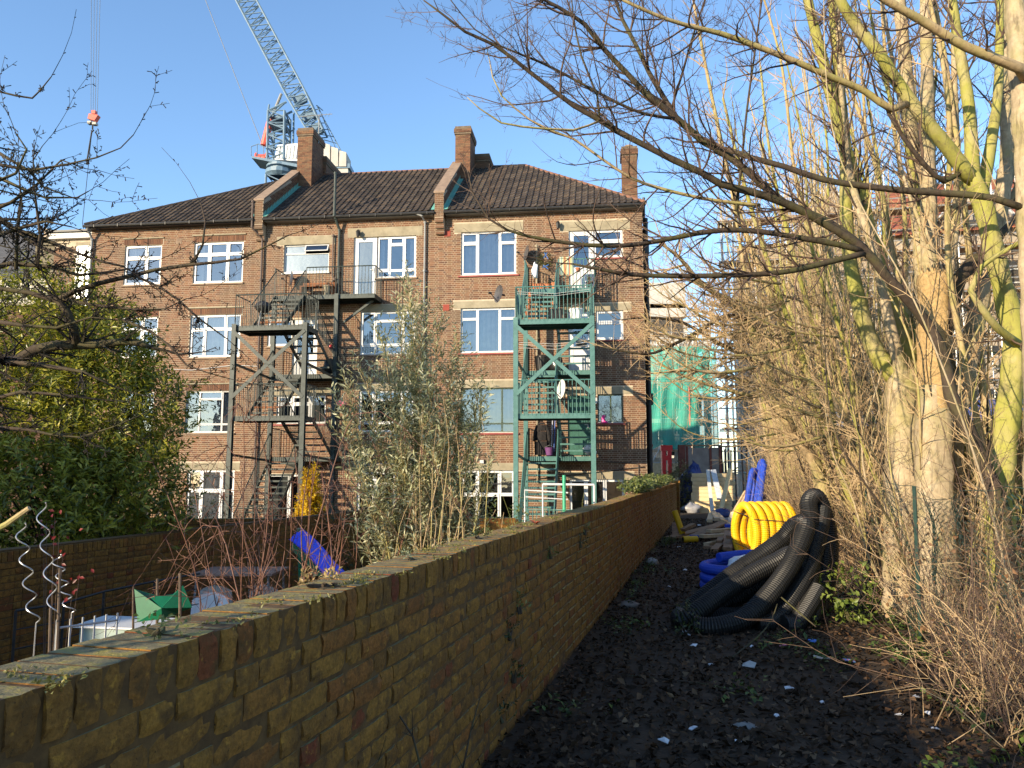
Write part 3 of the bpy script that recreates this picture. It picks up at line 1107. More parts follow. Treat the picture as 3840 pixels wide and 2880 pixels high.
pipe([(.16, .75, 10.4), (.16, 1.6, 10.9), (.16, 1.6, 12.2)], .05, M['black'], 'vent_stack', False)
mb = MB(); mb.box(.08, .3, .55, .95, 4.0, 4.4); mb.build('pipe_hopper', M['black'], BLD)
mb = MB(); mb.box(.08, .25, .3, .6, 9.6, 9.9); mb.build('pipe_hopper', M['black'], BLD)
mb = MB()
rr = random.Random(77)
z = ZG; c = 0
while z < ZE - .1:
    a = 0.0 - (.11 if c % 2 else 0)
    while a < 6:
        mb.rn = rr.random()
        mb.box(-.004, .006, max(a, .004), a + .215, z, z + .064); a += .225
    z += .075; c += 1
mb.build('brickwork', M['fbrick'], BLD, kind='stuff')

# wall lamps, security lights
for u, z0 in ((3.1, 10.72), (10.75, 10.68)):
    mb = MB()
    mb.box(-u - .03, -u + .03, -.03, 0, z0 - .12, z0 + .12); mb.bar((-u, -.02, z0), (-u, -.16, z0 + .06), .02, .02)
    mb.lathe((-u, -.16, z0 - .2), [(.0, -.03), (.05, 0), (.085, .19), (.09, .2), (.02, .27), (.0, .3)], 6)
    mb.build('wall_lamp', M['black'], BLD)
mb = MB(); mb.box(-6.0, -5.86, -.1, 0, 1.85, 1.97); mb.box(-1.92, -1.72, -.13, 0, 4.05, 4.2); mb.box(-1.9, -1.74, -.16, -.02, 3.98, 4.05)
mb.build('security_light', M['oldwhite'], BLD)

# the recessed end wing with its flat roof
mb = MB()
mb.box(-24.6, -WL - .004, 1.5, 8, ZG, 11.35)
wing = mb.build('end_wing', M['fmortar'], BLD)
t = MB()
rr = random.Random(8)
z = 7.8; c = 0
while z < 11.0:
    a = -24.6 - (.11 if c % 2 else 0)
    while a < -WL - .05:
        s0, s1 = max(a, -24.597), min(a + .215, -WL - .01)
        if s1 - s0 > .03 and not (s1 > -23.55 and s0 < -22.35 and z > 8.0):
            t.rn = rr.random(); t.box(s0, s1, 1.493, 1.51, z, z + .064)
        a += .225
    z += .075; c += 1
t.build('brickwork', M['fbrick'], wing, kind='stuff')
t = MB(); t.box(-24.75, -WL + .25, 1.3, 8.2, 11.35, 11.6); t.build('flat_roof', M['oldwhite'], wing)
t = MB(); t.box(-24.85, -WL + .25, 1.2, 8.3, 11.6, 11.68); t.build('roof_edge', M['black'], wing)
t = MB(); t.box(-23.6, -22.3, 1.47, 1.6, 11.02, 11.2); t.build('lintel', M['lintel'], wing)
t = MB()
X0 = -23.5; W_ = 1.1
for i in range(4):
    x = X0 + i * W_ / 3
    t.box(x - .035, x + .035, 1.44, 1.5, 8.1, 11.0)
for zz in (8.1, 8.75, 9.5, 10.25, 11.0):
    t.box(X0, X0 + W_, 1.445, 1.495, zz - .035, zz + .035)
dr = t.build('door', M['upvc'], BLD)
for i in range(3):
    for k in range(4):
        zz = (8.1, 8.75, 9.5, 10.25, 11.0)
        t = MB(); t.poly([(X0 + i * W_ / 3 + .035, 1.485, zz[k] + .035), (X0 + (i + 1) * W_ / 3 - .035, 1.485, zz[k] + .035), (X0 + (i + 1) * W_ / 3 - .035, 1.485, zz[k + 1] - .035), (X0 + i * W_ / 3 + .035, 1.485, zz[k + 1] - .035)])
        t.build('pane', M['frost'], dr)
# roof terrace on the lower extension to the left, with its railing
EXT = thing('terrace_extension', 'lower brick extension with railed roof terrace behind the laurel', 'building', FO, -TH)
mb = MB(); mb.box(-33, -WL - .06, -.6, 1.49, ZG, 8.0); mb.build('wall', M['fbrick'], EXT)
mb = MB(); mb.box(-33.05, -WL - .06, -.7, 1.48, 8.004, 8.1); mb.build('terrace_edge', M['lintel'], EXT)
mb = MB()
mb.tube([(-33, -.65, 9.45), (-22.0, -.65, 9.45)], .025, 6); mb.tube([(-33, -.65, 8.25), (-22.0, -.65, 8.25)], .02, 6)
mb.tube([(-33, -.65, 9.1), (-22.0, -.65, 9.1)], .014, 6)
x = -33
while x < -22:
    mb.tube([(x, -.65, 8.1), (x, -.65, 9.45)], .014, 5); x += .14
mb.build('railing', M['esc_dark'], EXT)
mb = MB()
mb.box(-33, -25.2, 4, 10, 8.1, 10.4)
mb.build('upper_room', plain('pale_render', (.42, .38, .32), (.5, .46, .4), 3, .9), EXT)
# ---------------------------------------------------------------- fire escapes
def railing(pts, h, m, parent, sp=.125, mid=False, name='railing', r=.0135, rot=None):
    if m is M['esc_dark']: r = .0095
    mb = MB()
    P = [Vector(p) for p in pts]
    up = Vector((0, 0, h))
    mb.tube([p + up for p in P], .022, 6)
    if mid:
        mb.tube([p + Vector((0, 0, .10)) for p in P], .013, 5)
    for i in range(len(P) - 1):
        n = max(1, int((P[i + 1] - P[i]).length / sp))
        for k in range(n + 1):
            q = P[i].lerp(P[i + 1], k / n)
            mb.tube([q + Vector((0, 0, -.06)), q + up], r if k % n else r * 1.8, 5)
    return mb.build(name, m, parent)


def flight(u0, u1, vt, zt, vb, zb, m, parent, rust=False):
    """an open steel stair from (vt, zt) down to (vb, zb), between u0 > u1"""
    x0, x1 = -u0, -u1
    yt, yb = -vt, -vb
    mb = MB()
    for x in (x0, x1):
        w = .012
        d = .11
        mb.hexa([(x - w, yb, zb - d * .2), (x + w, yb, zb - d * .2), (x + w, yt, zt - d * 1.6), (x - w, yt, zt - d * 1.6),
                 (x - w, yb, zb + d * 1.4), (x + w, yb, zb + d * 1.4), (x + w, yt, zt + .02), (x - w, yt, zt + .02)])
    st = mb.build('stair_flight', m, parent)
    n = max(3, round((zt - zb) / .205))
    for i in range(1, n):
        f = i / n
        y = yt + (yb - yt) * f; z = zt + (zb - zt) * f
        sg = 1 if yb > yt else -1
        t = MB()
        t.box(x0 + .015, x1 - .015, y - .115, y + .115, z - .032, z)
        t.box(x0 + .015, x1 - .015, y - .115, y - .105, z - .06, z - .032)
        t.build('tread', M['rust'] if rust and i in (n - 2,) else m, st)
    for x in (x0, x1):
        railing([(x, yt, zt), (x, yb, zb)], .95, m, st, .13)
    return st


def deck(u0, u1, v0, v1, z, m, parent, th=.16):
    mb = MB()
    mb.box(-u0, -u1, -v1, -v0, z - .03, z)
    for x0, x1, y0, y1 in ((-u0, -u1, -v1, -v1 + .02), (-u0, -u1, -v0 - .02, -v0)):
        mb.box(x0, x1, y0, y1, z - th, z - .032)
    mb.box(-u0, -u0 + .02, -v1 + .021, -v0 - .021, z - th, z - .032); mb.box(-u1 - .02, -u1, -v1 + .021, -v0 - .021, z - th, z - .032)
    k = int((v1 - v0) / .4)
    for i in range(1, k + 1):
        y = -v0 - i * (v1 - v0) / (k + 1)
        mb.box(-u0 + .03, -u1 - .03, y - .02, y + .02, z - .1, z - .032)
    return mb.build('platform', m, parent)


def column(u, v, z0, z1, m, parent, w=.15):
    mb = MB()
    x, y = -u, -v
    mb.box(x - w / 2, x + w / 2, y - w / 2, y - w / 2 + .014, z0, z1)
    mb.box(x - w / 2, x + w / 2, y + w / 2 - .014, y + w / 2, z0, z1)
    mb.box(x - .007, x + .007, y - w / 2 + .015, y + w / 2 - .015, z0, z1)
    mb.box(x - w * .8, x + w * .8, y - w * .8, y + w * .8, z0 - .01, z0 + .02)
    mb.build('column', m, parent)


def escape(name, label, uL, uR, m, landing_r, rust):
    T = thing(name, label, 'fire escape', FO, -TH, 'steel fire escapes on the back of the block')
    uM = (uL + uR) / 2
    l0, l1 = uL - .05, uM + .05          # left lane
    r0, r1 = uM - .04, uR + .08          # right lane
    VI, VF0, VF1 = .95, 2.85, 3.92
    z3, zf3, z2, zf2, z1, zg = 8.06, 6.36, 5.10, 3.36, 2.08, ZG + .02
    for u in (uL, uR):
        column(u, 3.92, zg, zf3 + (0.06), m, T)
    column(uL - .02, .95, zg, z3 - .05, m, T)
    column(uR + .03, .95, zg, z3 + .02, m, T)
    deck(uL, uR, VF0, VF1, zf3, m, T); deck(uL, uR, VF0, VF1, zf2, m, T)
    deck(uL, landing_r, .04, VI, z3, m, T); deck(uL - .02, uR + .0, .04, VI, z2, m, T); deck(uL - .02, uR, .04, VI, z1, m, T)
    flight(l0, l1, VI, z3, VF0, zf3, m, T, rust); flight(r0, r1, VF0, zf3, VI, z2, m, T)
    flight(l0, l1, VI, z2, VF0, zf2, m, T, rust); flight(r0, r1, VF0, zf2, VI, z1, m, T)
    flight(l0, l1, VI, z1, 3.6, zg, m, T, rust)
    for zf in (zf3, zf2):
        railing([(-uL, -VF0, zf), (-uL, -VF1, zf), (-uR, -VF1, zf), (-uR, -VF0, zf)], 1.05, m, T)
    for zz in (z3, z2, z1):
        railing([(-uL, -.05, zz), (-uL, -VI, zz)], 1.05, m, T)
    railing([(-uM, -VI, z3), (-landing_r, -VI, z3), (-landing_r, -.05, z3)], 1.05, m, T)
    for zz in (z2, z1):
        railing([(-uR, -VI, zz), (-uR, -.05, zz)], 1.05, m, T)
    railing([(-uL + .25, -3.75, zg), (-uR, -3.75, zg)], 1.2, m, T)
    # bracing
    for (a, b) in (((-uL, -4.0, zf3 - .2), (-uR, -4.0, 3.95)), ((-uR, -4.012, zf3 - .2), (-uL, -4.012, 3.95))):
        mb = MB(); mb.bar(a, b, .012, .12, (0, 1, 0)) if False else mb.bar(a, b, .12, .012, (0, -1, 0)); mb.build('brace', m, T)
    for u in (uL, uR):
        for zz in (5.0, 2.0):
            mb = MB(); mb.bar((-u, -3.86, zz + .1), (-u, -1.0, zz - .05), .07, .07); mb.build('tie_beam', m, T)
    return T


E1 = escape('fire_escape', 'dark grey green steel fire escape with kettle barbecue on its upper platform', 13.65, 11.20, M['esc_dark'], 9.80, True)
E2 = escape('fire_escape', 'bright teal painted steel fire escape hung with plant pots and satellite dishes', 4.25, 1.84, M['esc_green'], 1.76, False)
mb = MB(); mb.bar((-11.1, -.5, 7.1), (-10.0, -.5, 7.9), .08, .08); mb.build('bracket', M['esc_dark'], E1)

# ---------------------------------------------------------------- things on the escapes
terracotta = plain('plant_pot_clay', (.36, .12, .05), (.46, .17, .08), 8, .8)
greenleaf = leafmat('pot_leaf', [(0, (.05, .09, .02)), (1, (.14, .19, .05))])
drystem = plain('dry_stem', (.22, .15, .08), (.34, .24, .13), 12, .9)


def pot(p, r, label, plant=None, m=terracotta, grp='plant pots on the teal fire escape', seed=1):
    T = thing('plant_pot', label, 'plant pot', p, 0, grp)
    mb = MB()
    mb.lathe((0, 0, 0), [(0, 0), (r * .7, 0), (r * .95, r * 1.5), (r * 1.08, r * 1.5), (r * 1.08, r * 1.8), (r * .9, r * 1.8), (r * .9, r * 1.6), (0, r * 1.6)], 12)
    mb.build('pot', m, T)
    rr = random.Random(seed)
    if plant:
        mb = MB()
        C, D, Nn = [], [], []
        for i in range(plant):
            d = Vector((rr.uniform(-.5, .5), rr.uniform(-.5, .5), 1)).normalized()
            q = Vector((0, 0, r * 1.6))
            L = rr.uniform(.1, .32)
            e = q + d * L
            mb.tube([q, q + d * L * .5, e], [.004, .003, .002], 3)
            for k in range(5):
                C.append(q + d * L * rr.uniform(.3, 1)); D.append((rr.uniform(-1, 1), rr.uniform(-1, 1), rr.uniform(-.2, .8))); Nn.append((0, 0, 1))
        mb.build('stem', drystem, T)
        leafmesh('foliage', C, D, Nn, .07, .03, greenleaf, T)
    return T


def dish(p, d, r, label, m, arm=True):
    T = thing('satellite_dish', label, 'satellite dish', p)
    d = Vector(d).normalized()
    mb = MB()
    mb.lathe((0, 0, 0), [(0, 0), (r * .4, r * .04), (r * .75, r * .13), (r, r * .24), (r * 1.01, r * .26), (r * .75, r * .16), (r * .4, r * .07), (0, r * .03)], 24, d)
    mb.build('reflector', m, T)
    t = MB()
    e = d * r * 1.25 + Vector((0, 0, -r * .15))
    t.tube([Vector((0, 0, -r * .9)) + d * .1, e], .014, 5)
    t.lathe(e, [(0, -.04), (.035, -.04), (.035, .06), (0, .06)], 8, d)
    t.tube([Vector((0, 0, 0)), -d * .16], .03, 6)
    t.build('feed_arm', M['black'], T)
    return T


dgrey = plain('dish_grey', (.045, .042, .044), (.075, .07, .07), 6, .5)
dpale = plain('dish_pale', (.55, .54, .50), (.64, .63, .6), 5, .5)
dish(fac(4.75, 3.9, 7.2), (-.85, -.45, .12), .29, 'large dark grey satellite dish on the teal escape top railing corner', dgrey)
dish(fac(4.2, .32, 9.55), (-.9, -.25, .15), .30, 'grey satellite dish on the wall under the top right lintel', dgrey)
dish(fac(2.75, 4.0, 4.1), (-.93, -.35, .1), .30, 'pale satellite dish on the lower railing of the teal escape', dpale)
dish(fac(13.2, .35, 8.85), (-.95, -.2, .1), .30, 'pale satellite dish on the wall above the dark escape stairs', dpale)
# pots up the flight and on the top landing
zz = [8.06 - .21 * i for i in range(9)]
for i in range(4):
    k = 2 + i * 1.4
    f = k / 8
    pot(fac(4.02, .95 + 1.9 * f, 8.06 - 1.7 * f + .02), .085, 'terracotta pot on the left edge of the teal stair, step %s from its top' % ['two', 'three', 'five', 'six'][i], 3, seed=i)
for i in range(3):
    k = 4.2 + i * 1.3
    f = k / 8
    pot(fac(3.18, .95 + 1.9 * f, 8.06 - 1.7 * f + .02), .08, 'small clay pot on the right edge of the teal stair, %s of three' % ['highest', 'middle', 'lowest'][i], 4, seed=20 + i)
mb = MB(); mb.hexa([(-.2, -.1, 0), (.2, -.1, 0), (.2, .1, 0), (-.2, .1, 0), (-.24, -.13, .2), (.24, -.13, .2), (.24, .13, .2), (-.24, .13, .2)])
T = thing('planter_trough', 'square orange clay trough at left end of the top landing', 'planter', fac(3.78, .7, 8.08), -TH); mb.build('trough', terracotta, T)
for i, (u, r, n, lb) in enumerate(((3.45, .1, 6, 'clay pot with dry stems in the middle of the top landing'), (3.2, .12, 8, 'wide clay pot beside the top landing post'), (2.35, .08, 0, 'small clay pot hung in front of the white top door'))):
    pot(fac(u, .75 if i < 2 else 1.0, 8.08 if i < 2 else 8.62), r, lb, n, seed=40 + i)
pot(fac(1.95, .8, 8.08), .12, 'dark pot with trailing green leaves by the top door', 16, M['black'], seed=50)
# bay tree in the hanging basket
HB = thing('hanging_basket', 'bushy green hanging basket with blue bow on the wall bracket', 'hanging basket', fac(3.55, .4, 9.35))
C, D, Nn = [], [], []
rr = random.Random(4)
for i in range(420):
    v = Vector((rr.gauss(0, 1), rr.gauss(0, 1), rr.gauss(0, 1))).normalized()
    C.append(Vector((0, 0, -.1)) + Vector((v.x * .3, v.y * .22, v.z * .26)) * rr.uniform(.4, 1)); D.append(v + Vector((0, 0, -.3))); Nn.append((rr.uniform(-1, 1), rr.uniform(-1, 1), 1))
leafmesh('foliage', C, D, Nn, .085, .03, leafmat('basket_leaf', [(0, (.06, .07, .02)), (.6, (.11, .12, .04)), (1, (.2, .17, .07))]), HB)
mb = MB(); mb.tube([(0, .4, .28), (0, 0, .3), (0, 0, 0)], .012, 5); mb.tube([(-.5, .35, .28), (.05, .35, .28)], .01, 5); mb.build('bracket', M['black'], HB)
bluep = plain('blue_plastic_ribbon', (.02, .11, .42), (.05, .2, .55), 9, .4)
mb = MB()
for a, b in (((-.05, -.3, .1), (.08, -.32, -.15)), ((.05, -.3, .12), (-.08, -.32, -.1)), ((-.1, -.25, -.35), (.08, -.27, -.5)), ((.1, -.25, -.33), (-.12, -.27, -.45))):
    mb.bar(a, b, .06, .02)
mb.build('ribbon', bluep, HB)
# towel on the rail, white bag, bucket, black pot
T = thing('towel', 'striped towel hanging over the top rail of the teal escape', 'towel', fac(2.98, .97, 9.16), -TH)
tw = [plain('towel_%d' % i, c, None, 5, .95) for i, c in enumerate([(.42, .44, .32), (.16, .24, .22), (.5, .42, .2), (.45, .13, .07)])]
mb = MB()
for i in range(12):
    mb.mi = (0, 1, 0, 2, 3, 2, 0, 1, 3, 2, 0, 1)[i]
    x0, x1 = -.02 + i * .042, -.02 + (i + 1) * .042
    y = lambda x, z: -.035 - .02 * math.sin(x * 22 + z * 2) - .02
    for za, zb in ((.02, -.28), (-.28, -.62 - .02 * (i % 3))):
        mb.poly([(x0, y(x0, za), za), (x1, y(x1, za), za), (x1, y(x1, zb), zb), (x0, y(x0, zb), zb)])
    mb.poly([(x0, .03, -.25), (x1, .03, -.25), (x1, .03, .0), (x0, .03, .0)]); mb.poly([(x0, .03, 0), (x1, .03, 0), (x1, y(x1, 0), .021), (x0, y(x0, 0), .021)])
mb.build('cloth', tw, T)
whitebag = plain('white_plastic', (.74, .74, .73), (.84, .84, .83), 6, .5, .3)


def lump(name, label, cat, p, s, m, seed, n=10, group=None, parent=None):
    """a crumpled bag: a closed knobbly surface"""
    rr = random.Random(seed)
    mb = MB()
    K, J = n, n // 2 + 2
    off = [rr.uniform(0, 6) for _ in range(6)]
    for j in range(J + 1):
        th = math.pi * j / J
        for i in range(K):
            ph = 2 * math.pi * i / K
            d = Vector((math.sin(th) * math.cos(ph), math.sin(th) * math.sin(ph), math.cos(th)))
            k = 1 + .16 * math.sin(3 * ph + off[0] + 2 * th) + .13 * math.sin(5 * th + off[1] + ph) + rr.uniform(-.1, .1)
            z = d.z * s[2] * k
            mb.v.append((d.x * s[0] * k, d.y * s[1] * k, max(z, -s[2] * .8) + s[2] * .8))
    for j in range(J):
        for i in range(K):
            mb.face(j * K + i, (j + 1) * K + i, (j + 1) * K + (i + 1) % K, j * K + (i + 1) % K)
    o = mb.build(name, m, parent, smooth=True)
    o.location = p
    tag(o, label, cat, group)
    return o


lump('plastic_bag', 'white carrier bag hanging on the left rail of the teal top stair', 'bag', fac(3.88, 1.05, 8.42), (.11, .09, .3), whitebag, 3)
T = thing('bucket', 'white plastic tub on the upper platform of the teal escape', 'bucket', fac(2.35, 3.3, 6.38))
mb = MB(); mb.lathe((0, 0, 0), [(0, 0), (.17, 0), (.22, .36), (.235, .36), (.235, .4), (.2, .4), (.19, .3), (0, .3)], 16); mb.build('tub', whitebag, T)
mb = MB(); mb.tube([(-.23, 0, .36), (-.15, -.05, .5), (0, -.07, .54), (.15, -.05, .5), (.23, 0, .36)], .008, 5); mb.build('handle', M['greypipe'], T)
T = thing('crate', 'square black plastic planter beside the white tub on the teal platform', 'planter', fac(3.0, 3.4, 6.38), -TH)
mb = MB(); mb.hexa([(-.18, -.14, 0), (.18, -.14, 0), (.18, .14, 0), (-.18, .14, 0), (-.23, -.18, .36), (.23, -.18, .36), (.23, .18, .36), (-.23, .18, .36)]); mb.box(-.25, .25, -.2, .2, .34, .38); mb.build('tub', M['black'], T)
# second and first landing clutter on the teal escape
T = thing('wheeled_bin', 'black dustbin on the second landing of the teal escape', 'bin', fac(3.7, .5, 5.12), -TH)
mb = MB(); mb.lathe((0, 0, 0), [(0, 0), (.2, 0), (.25, .5), (0, .5)], 14); mb.build('body', M['black'], T)
mb = MB(); mb.lathe((0, 0, .5), [(.27, 0), (.27, .04), (.15, .1), (0, .11)], 14); mb.build('lid', M['black'], T)
lump('rubbish_bag', 'knotted black rubbish sack on the second landing by the dustbin', 'bag', fac(3.15, .55, 5.12), (.25, .2, .28), plain('black_polythene', (.012, .012, .013), (.02, .02, .02), 6, .25, .4), 8, 12)
T = thing('coat', 'dark jacket hanging at left on the first landing of the teal escape', 'coat', fac(3.7, .6, 2.12), -TH)
mb = MB()
for i in range(8):
    a0, a1 = 2 * math.pi * i / 8, 2 * math.pi * (i + 1) / 8
    prof_ = [(.23, .12, 0), (.24, .12, .5), (.22, .11, .85), (.16, .09, 1.08), (.07, .06, 1.17), (.05, .05, 1.24)]
    for (w0, d0, h0), (w1, d1, h1) in zip(prof_, prof_[1:]):
        k0 = 1 + .1 * math.sin(5 * a0 + h0 * 9); k1 = 1 + .1 * math.sin(5 * a1 + h1 * 9)
        mb.poly([(w0 * math.cos(a0) * k0, d0 * math.sin(a0), h0 + .02), (w0 * math.cos(a1) * k1, d0 * math.sin(a1), h0 + .02), (w1 * math.cos(a1) * k1, d1 * math.sin(a1), h1), (w1 * math.cos(a0) * k0, d1 * math.sin(a0), h1)])
for sx in (-1, 1):
    mb.tube([(sx * .15, 0, 1.06), (sx * .24, -.02, .8), (sx * .27, -.03, .5)], [.06, .065, .05], 7)
mb.build('cloth', plain('dark_cloth', (.012, .011, .012), (.025, .022, .022), 9, .95, .3), T)
for i, (u, c, lb) in enumerate(((2.62 + .75, (.5, .52, .6), 'pale handled broom leaning on the wall of the first teal landing'), (3.28, (.05, .12, .4), 'blue handled mop leaning on the wall of the first teal landing'))):
    T = thing('broom' if i == 0 else 'mop', lb, 'broom' if i == 0 else 'mop', fac(u, .5, 2.12))
    mb = MB(); mb.tube([(0, 0, .1), (.08, .38, 1.5)], .016, 6); mb.build('handle', plain('broom_handle_%d' % i, c, None, 5, .5), T)
    mb = MB(); mb.hexa([(-.14, -.04, 0), (.14, -.04, 0), (.14, .04, 0), (-.14, .04, 0), (-.1, -.02, .14), (.1, -.02, .14), (.1, .02, .14), (-.1, .02, .14)]); mb.build('head', M['interior'], T)
T = thing('bucket', 'purple bucket on the first landing below the broom', 'bucket', fac(3.42, .72, 2.12))
mb = MB(); mb.lathe((0, 0, 0), [(0, 0), (.12, 0), (.165, .28), (.175, .28), (.16, .27), (0, .2)], 14); mb.build('pail', plain('purple_plastic', (.10, .03, .12), (.14, .05, .16), 4, .5), T)
mb = MB(); mb.tube([(-.17, 0, .28), (0, -.1, .36), (.17, 0, .28)], .006, 4); mb.build('handle', M['greypipe'], T)
lump('plastic_bag', 'white sack on the first landing below the green door', 'bag', fac(2.0, .7, 2.12), (.22, .17, .22), whitebag, 12)
# pink boot on the sill of the green window
T = thing('boot', 'bright pink wellington boot on the red window sill', 'boot', fac(1.52, .035, 3.285), -TH)
mb = MB(); mb.tube([(0, 0, .0), (0, 0, .12), (0, 0, .28)], [.058, .055, .07], 10); mb.tube([(-.02, -.0, .035), (.06, -.0, .04), (.15, -.0, .035)], [.045, .05, .035], 8)
mb.build('rubber', plain('pink_rubber', (.75, .04, .28), (.8, .07, .33), 3, .35), T)
# kettle barbecue on the dark escape
T = thing('kettle_barbecue', 'black kettle barbecue on the upper platform of the dark escape', 'barbecue', fac(12.95, 3.35, 6.38))
mb = MB(); mb.lathe((0, 0, .72), [(0, -.2), (.15, -.18), (.25, -.08), (.28, .0)], 18); mb.build('bowl', M['black'], T)
mb = MB(); mb.lathe((0, 0, .725), [(.285, 0), (.25, .1), (.14, .18), (0, .2)], 18); mb.tube([(-.06, 0, .92), (-.05, 0, .97), (.05, 0, .97), (.06, 0, .92)], .012, 5); mb.build('lid', M['black'], T)
for i in range(3):
    a = i * 2.094 + .4
    mb = MB(); mb.tube([(.16 * math.cos(a), .16 * math.sin(a), .56), (.3 * math.cos(a), .3 * math.sin(a), .0)], .014, 6); mb.build('leg', M['greypipe'], T)
mb = MB()
for i in range(2):
    a = i * 2.094 + .4
    mb.lathe((.3 * math.cos(a), .3 * math.sin(a), .08), [(0, -.02), (.08, -.02), (.08, .02), (0, .02)], 12, (math.sin(a), -math.cos(a), 0))
mb.build('wheel', M['black'], T)
# bench and box on the dark top landing
T = thing('wooden_bench', 'slatted rust brown bench on the top landing of the dark escape', 'bench', fac(12.2, .4, 8.08), -TH)
mb = MB(); mb.box(-.65, .65, -.18, .18, .4, .44); mb.build('seat', M['rust'], T)
mb = MB(); mb.box(-.65, .65, .15, .18, .55, .62); mb.build('backrest', M['rust'], T)
for x in (-.6, .6):
    mb = MB(); mb.box(x - .03, x + .03, -.17, .17, 0, .4); mb.box(x - .03, x + .03, .12, .17, .4, .62); mb.build('leg', M['rust'], T)
T = thing('plant_pot', 'tall pale pot on the top dark landing beside the vent stack', 'plant pot', fac(11.75, .6, 8.08), 0, 'plant pots on the dark fire escape')
mb = MB(); mb.lathe((0, 0, 0), [(0, 0), (.1, 0), (.13, .35), (.15, .35), (.15, .4), (.1, .4), (.1, .3), (0, .3)], 12); mb.build('pot', M['lintel'], T)
lump('rubbish_bag', 'black sack on the second landing of the dark escape', 'bag', fac(11.55, .6, 5.12), (.3, .22, .3), M['black'], 22, 12)
T = thing('ball', 'small red ball on the dark escape stair', 'ball', fac(11.4, 1.0, 6.1))
mb = MB(); mb.lathe((0, 0, 0), [(0, -.08), (.045, -.066), (.075, -.025), (.075, .025), (.045, .066), (0, .08)], 12); mb.build('shell', plain('red_ball', (.6, .03, .03), None, 5, .4), T)
lump('bag', 'pink and green bag on the first platform rail of the dark escape', 'bag', fac(11.0, .9, 3.9), (.18, .1, .12), plain('pink_cloth', (.75, .06, .25), (.25, .6, .1), 4, .8, lo=.5, hi=.55), 31)
# washing lines
mb = MB()
for z in (5.55, 5.45, 5.62):
    mb.tube([fac(4.2, 3.95, z), fac(3.0, 3.98, z - .08), fac(1.9, 3.95, z + .04)], .006, 4)
o = mb.build('washing_line', M['oldwhite']); tag(o, 'white washing lines strung across the teal escape below its upper platform', 'washing line')
mb = MB()
for z in (7.25, 7.18):
    mb.tube([fac(4.2, 3.98, z), fac(3.0, 4.0, z - .1), fac(1.9, 3.98, z + .02)], .006, 4)
o = mb.build('washing_line', M['oldwhite']); tag(o, 'pair of washing lines strung along the top railing of the teal escape', 'washing line')
# ---------------------------------------------------------------- tower crane (80 m off)
CY = 80.0
cb = plain('crane_blue', (.10, .17, .24), (.15, .23, .31), 3, .5)
cr = plain('crane_red', (.62, .08, .05), (.7, .12, .08), 3, .5)
cwht = plain('ballast_concrete', (.40, .38, .34), (.50, .48, .44), 1, .9)
CR = thing('tower_crane', 'blue lattice luffing tower crane rising behind the roof', 'crane', (at(1052, 640, CY).x, CY, ZG))
co = Vector(CR.location)


def ca(x, y, dy=0.0):
    return at(x, y, CY) - co + Vector((0, dy, 0))


def lattice(mb, c0, c1, n, r=.11, rb=.06):
    """four chords c0[i] -> c1[i], n bays"""
    for i in range(4):
        mb.tube([c0[i], c1[i]], r, 6)
    for k in range(n):
        for i in range(4):
            j = (i + 1) % 4
            a = c0[i].lerp(c1[i], k / n); b = c0[j].lerp(c1[j], (k + 1) / n)
            c = c0[j].lerp(c1[j], (k + .5) / n)
            mb.tube([a, c], rb, 5); mb.tube([c, c0[i].lerp(c1[i], (k + 1) / n)], rb, 5)
            mb.tube([c0[i].lerp(c1[i], (k + 1) / n), b], rb * .8, 5)


def sq(x0, x1, y, d0, d1):
    return [ca(x0, y, d0), ca(x1, y, d0), ca(x1, y, d1), ca(x0, y, d1)]


mb = MB()
bt = [Vector((-1.2, -1.2, 0)), Vector((1.2, -1.2, 0)), Vector((1.2, 1.2, 0)), Vector((-1.2, 1.2, 0))]
tp = sq(1010, 1088, 668, -1.1, 1.1)
lattice(mb, bt, tp, 16, .13, .07)
mb.build('mast', cb, CR)
mb = MB()
mb.lathe(ca(1052, 668), [(1.25, 0), (1.6, .3), (1.6, .7), (1.2, .75), (1.2, 1.0), (1.5, 1.05), (1.5, 1.3), (0, 1.3)], 16)
mb.build('slew_ring', cb, CR)
mb = MB()
mb.hexa([ca(960, 612, -1.4), ca(1150, 650, -1.4), ca(1150, 650, 1.4), ca(960, 612, 1.4), ca(960, 604, -1.4), ca(1150, 638, -1.4), ca(1150, 638, 1.4), ca(960, 604, 1.4)])
mb.bar(ca(1140, 640), ca(1320, 636), 2.2, .5)
mb.tube([ca(958, 604, -1.4), ca(958, 570, -1.4), ca(985, 560, -1.4), ca(1010, 575, -1.4)], .05, 5)
mb.tube([ca(980, 606, -1.4), ca(980, 562, -1.4)], .05, 5)
mb.build('machine_deck', cb, CR)
mb = MB(); lattice(mb, sq(1013, 1075, 612, -1.1, 1.1), sq(1017, 1078, 432, -1.1, 1.1), 4, .13, .085)
mb.tube([ca(1019, 432, -1.1), ca(1085, 400, -1.1)], .12, 6); mb.tube([ca(1017, 460, -1.1), ca(1079, 404, -1.1)], .09, 6); mb.tube([ca(1021, 410, -1.1), ca(1018, 432, -1.1)], .1, 6)
mb.tube([ca(1019, 432, 1.1), ca(1085, 400, 1.1)], .12, 6)
mb.tube([ca(1096, 612, .2), ca(1100, 420, .2)], .1, 6); mb.tube([ca(1078, 480, 1), ca(1103, 480, .2)], .07, 5); mb.tube([ca(1078, 560, 1), ca(1098, 540, .2)], .07, 5)
for yy in (452, 482):
    mb.hexa([ca(1020, yy, -.9), ca(1075, yy + 6, -.9), ca(1075, yy + 6, .9), ca(1020, yy, .9), ca(1020, yy - 8, -.9), ca(1075, yy - 4, -.9), ca(1075, yy - 4, .9), ca(1020, yy - 8, .9)])
mb.build('tower_head', cb, CR)
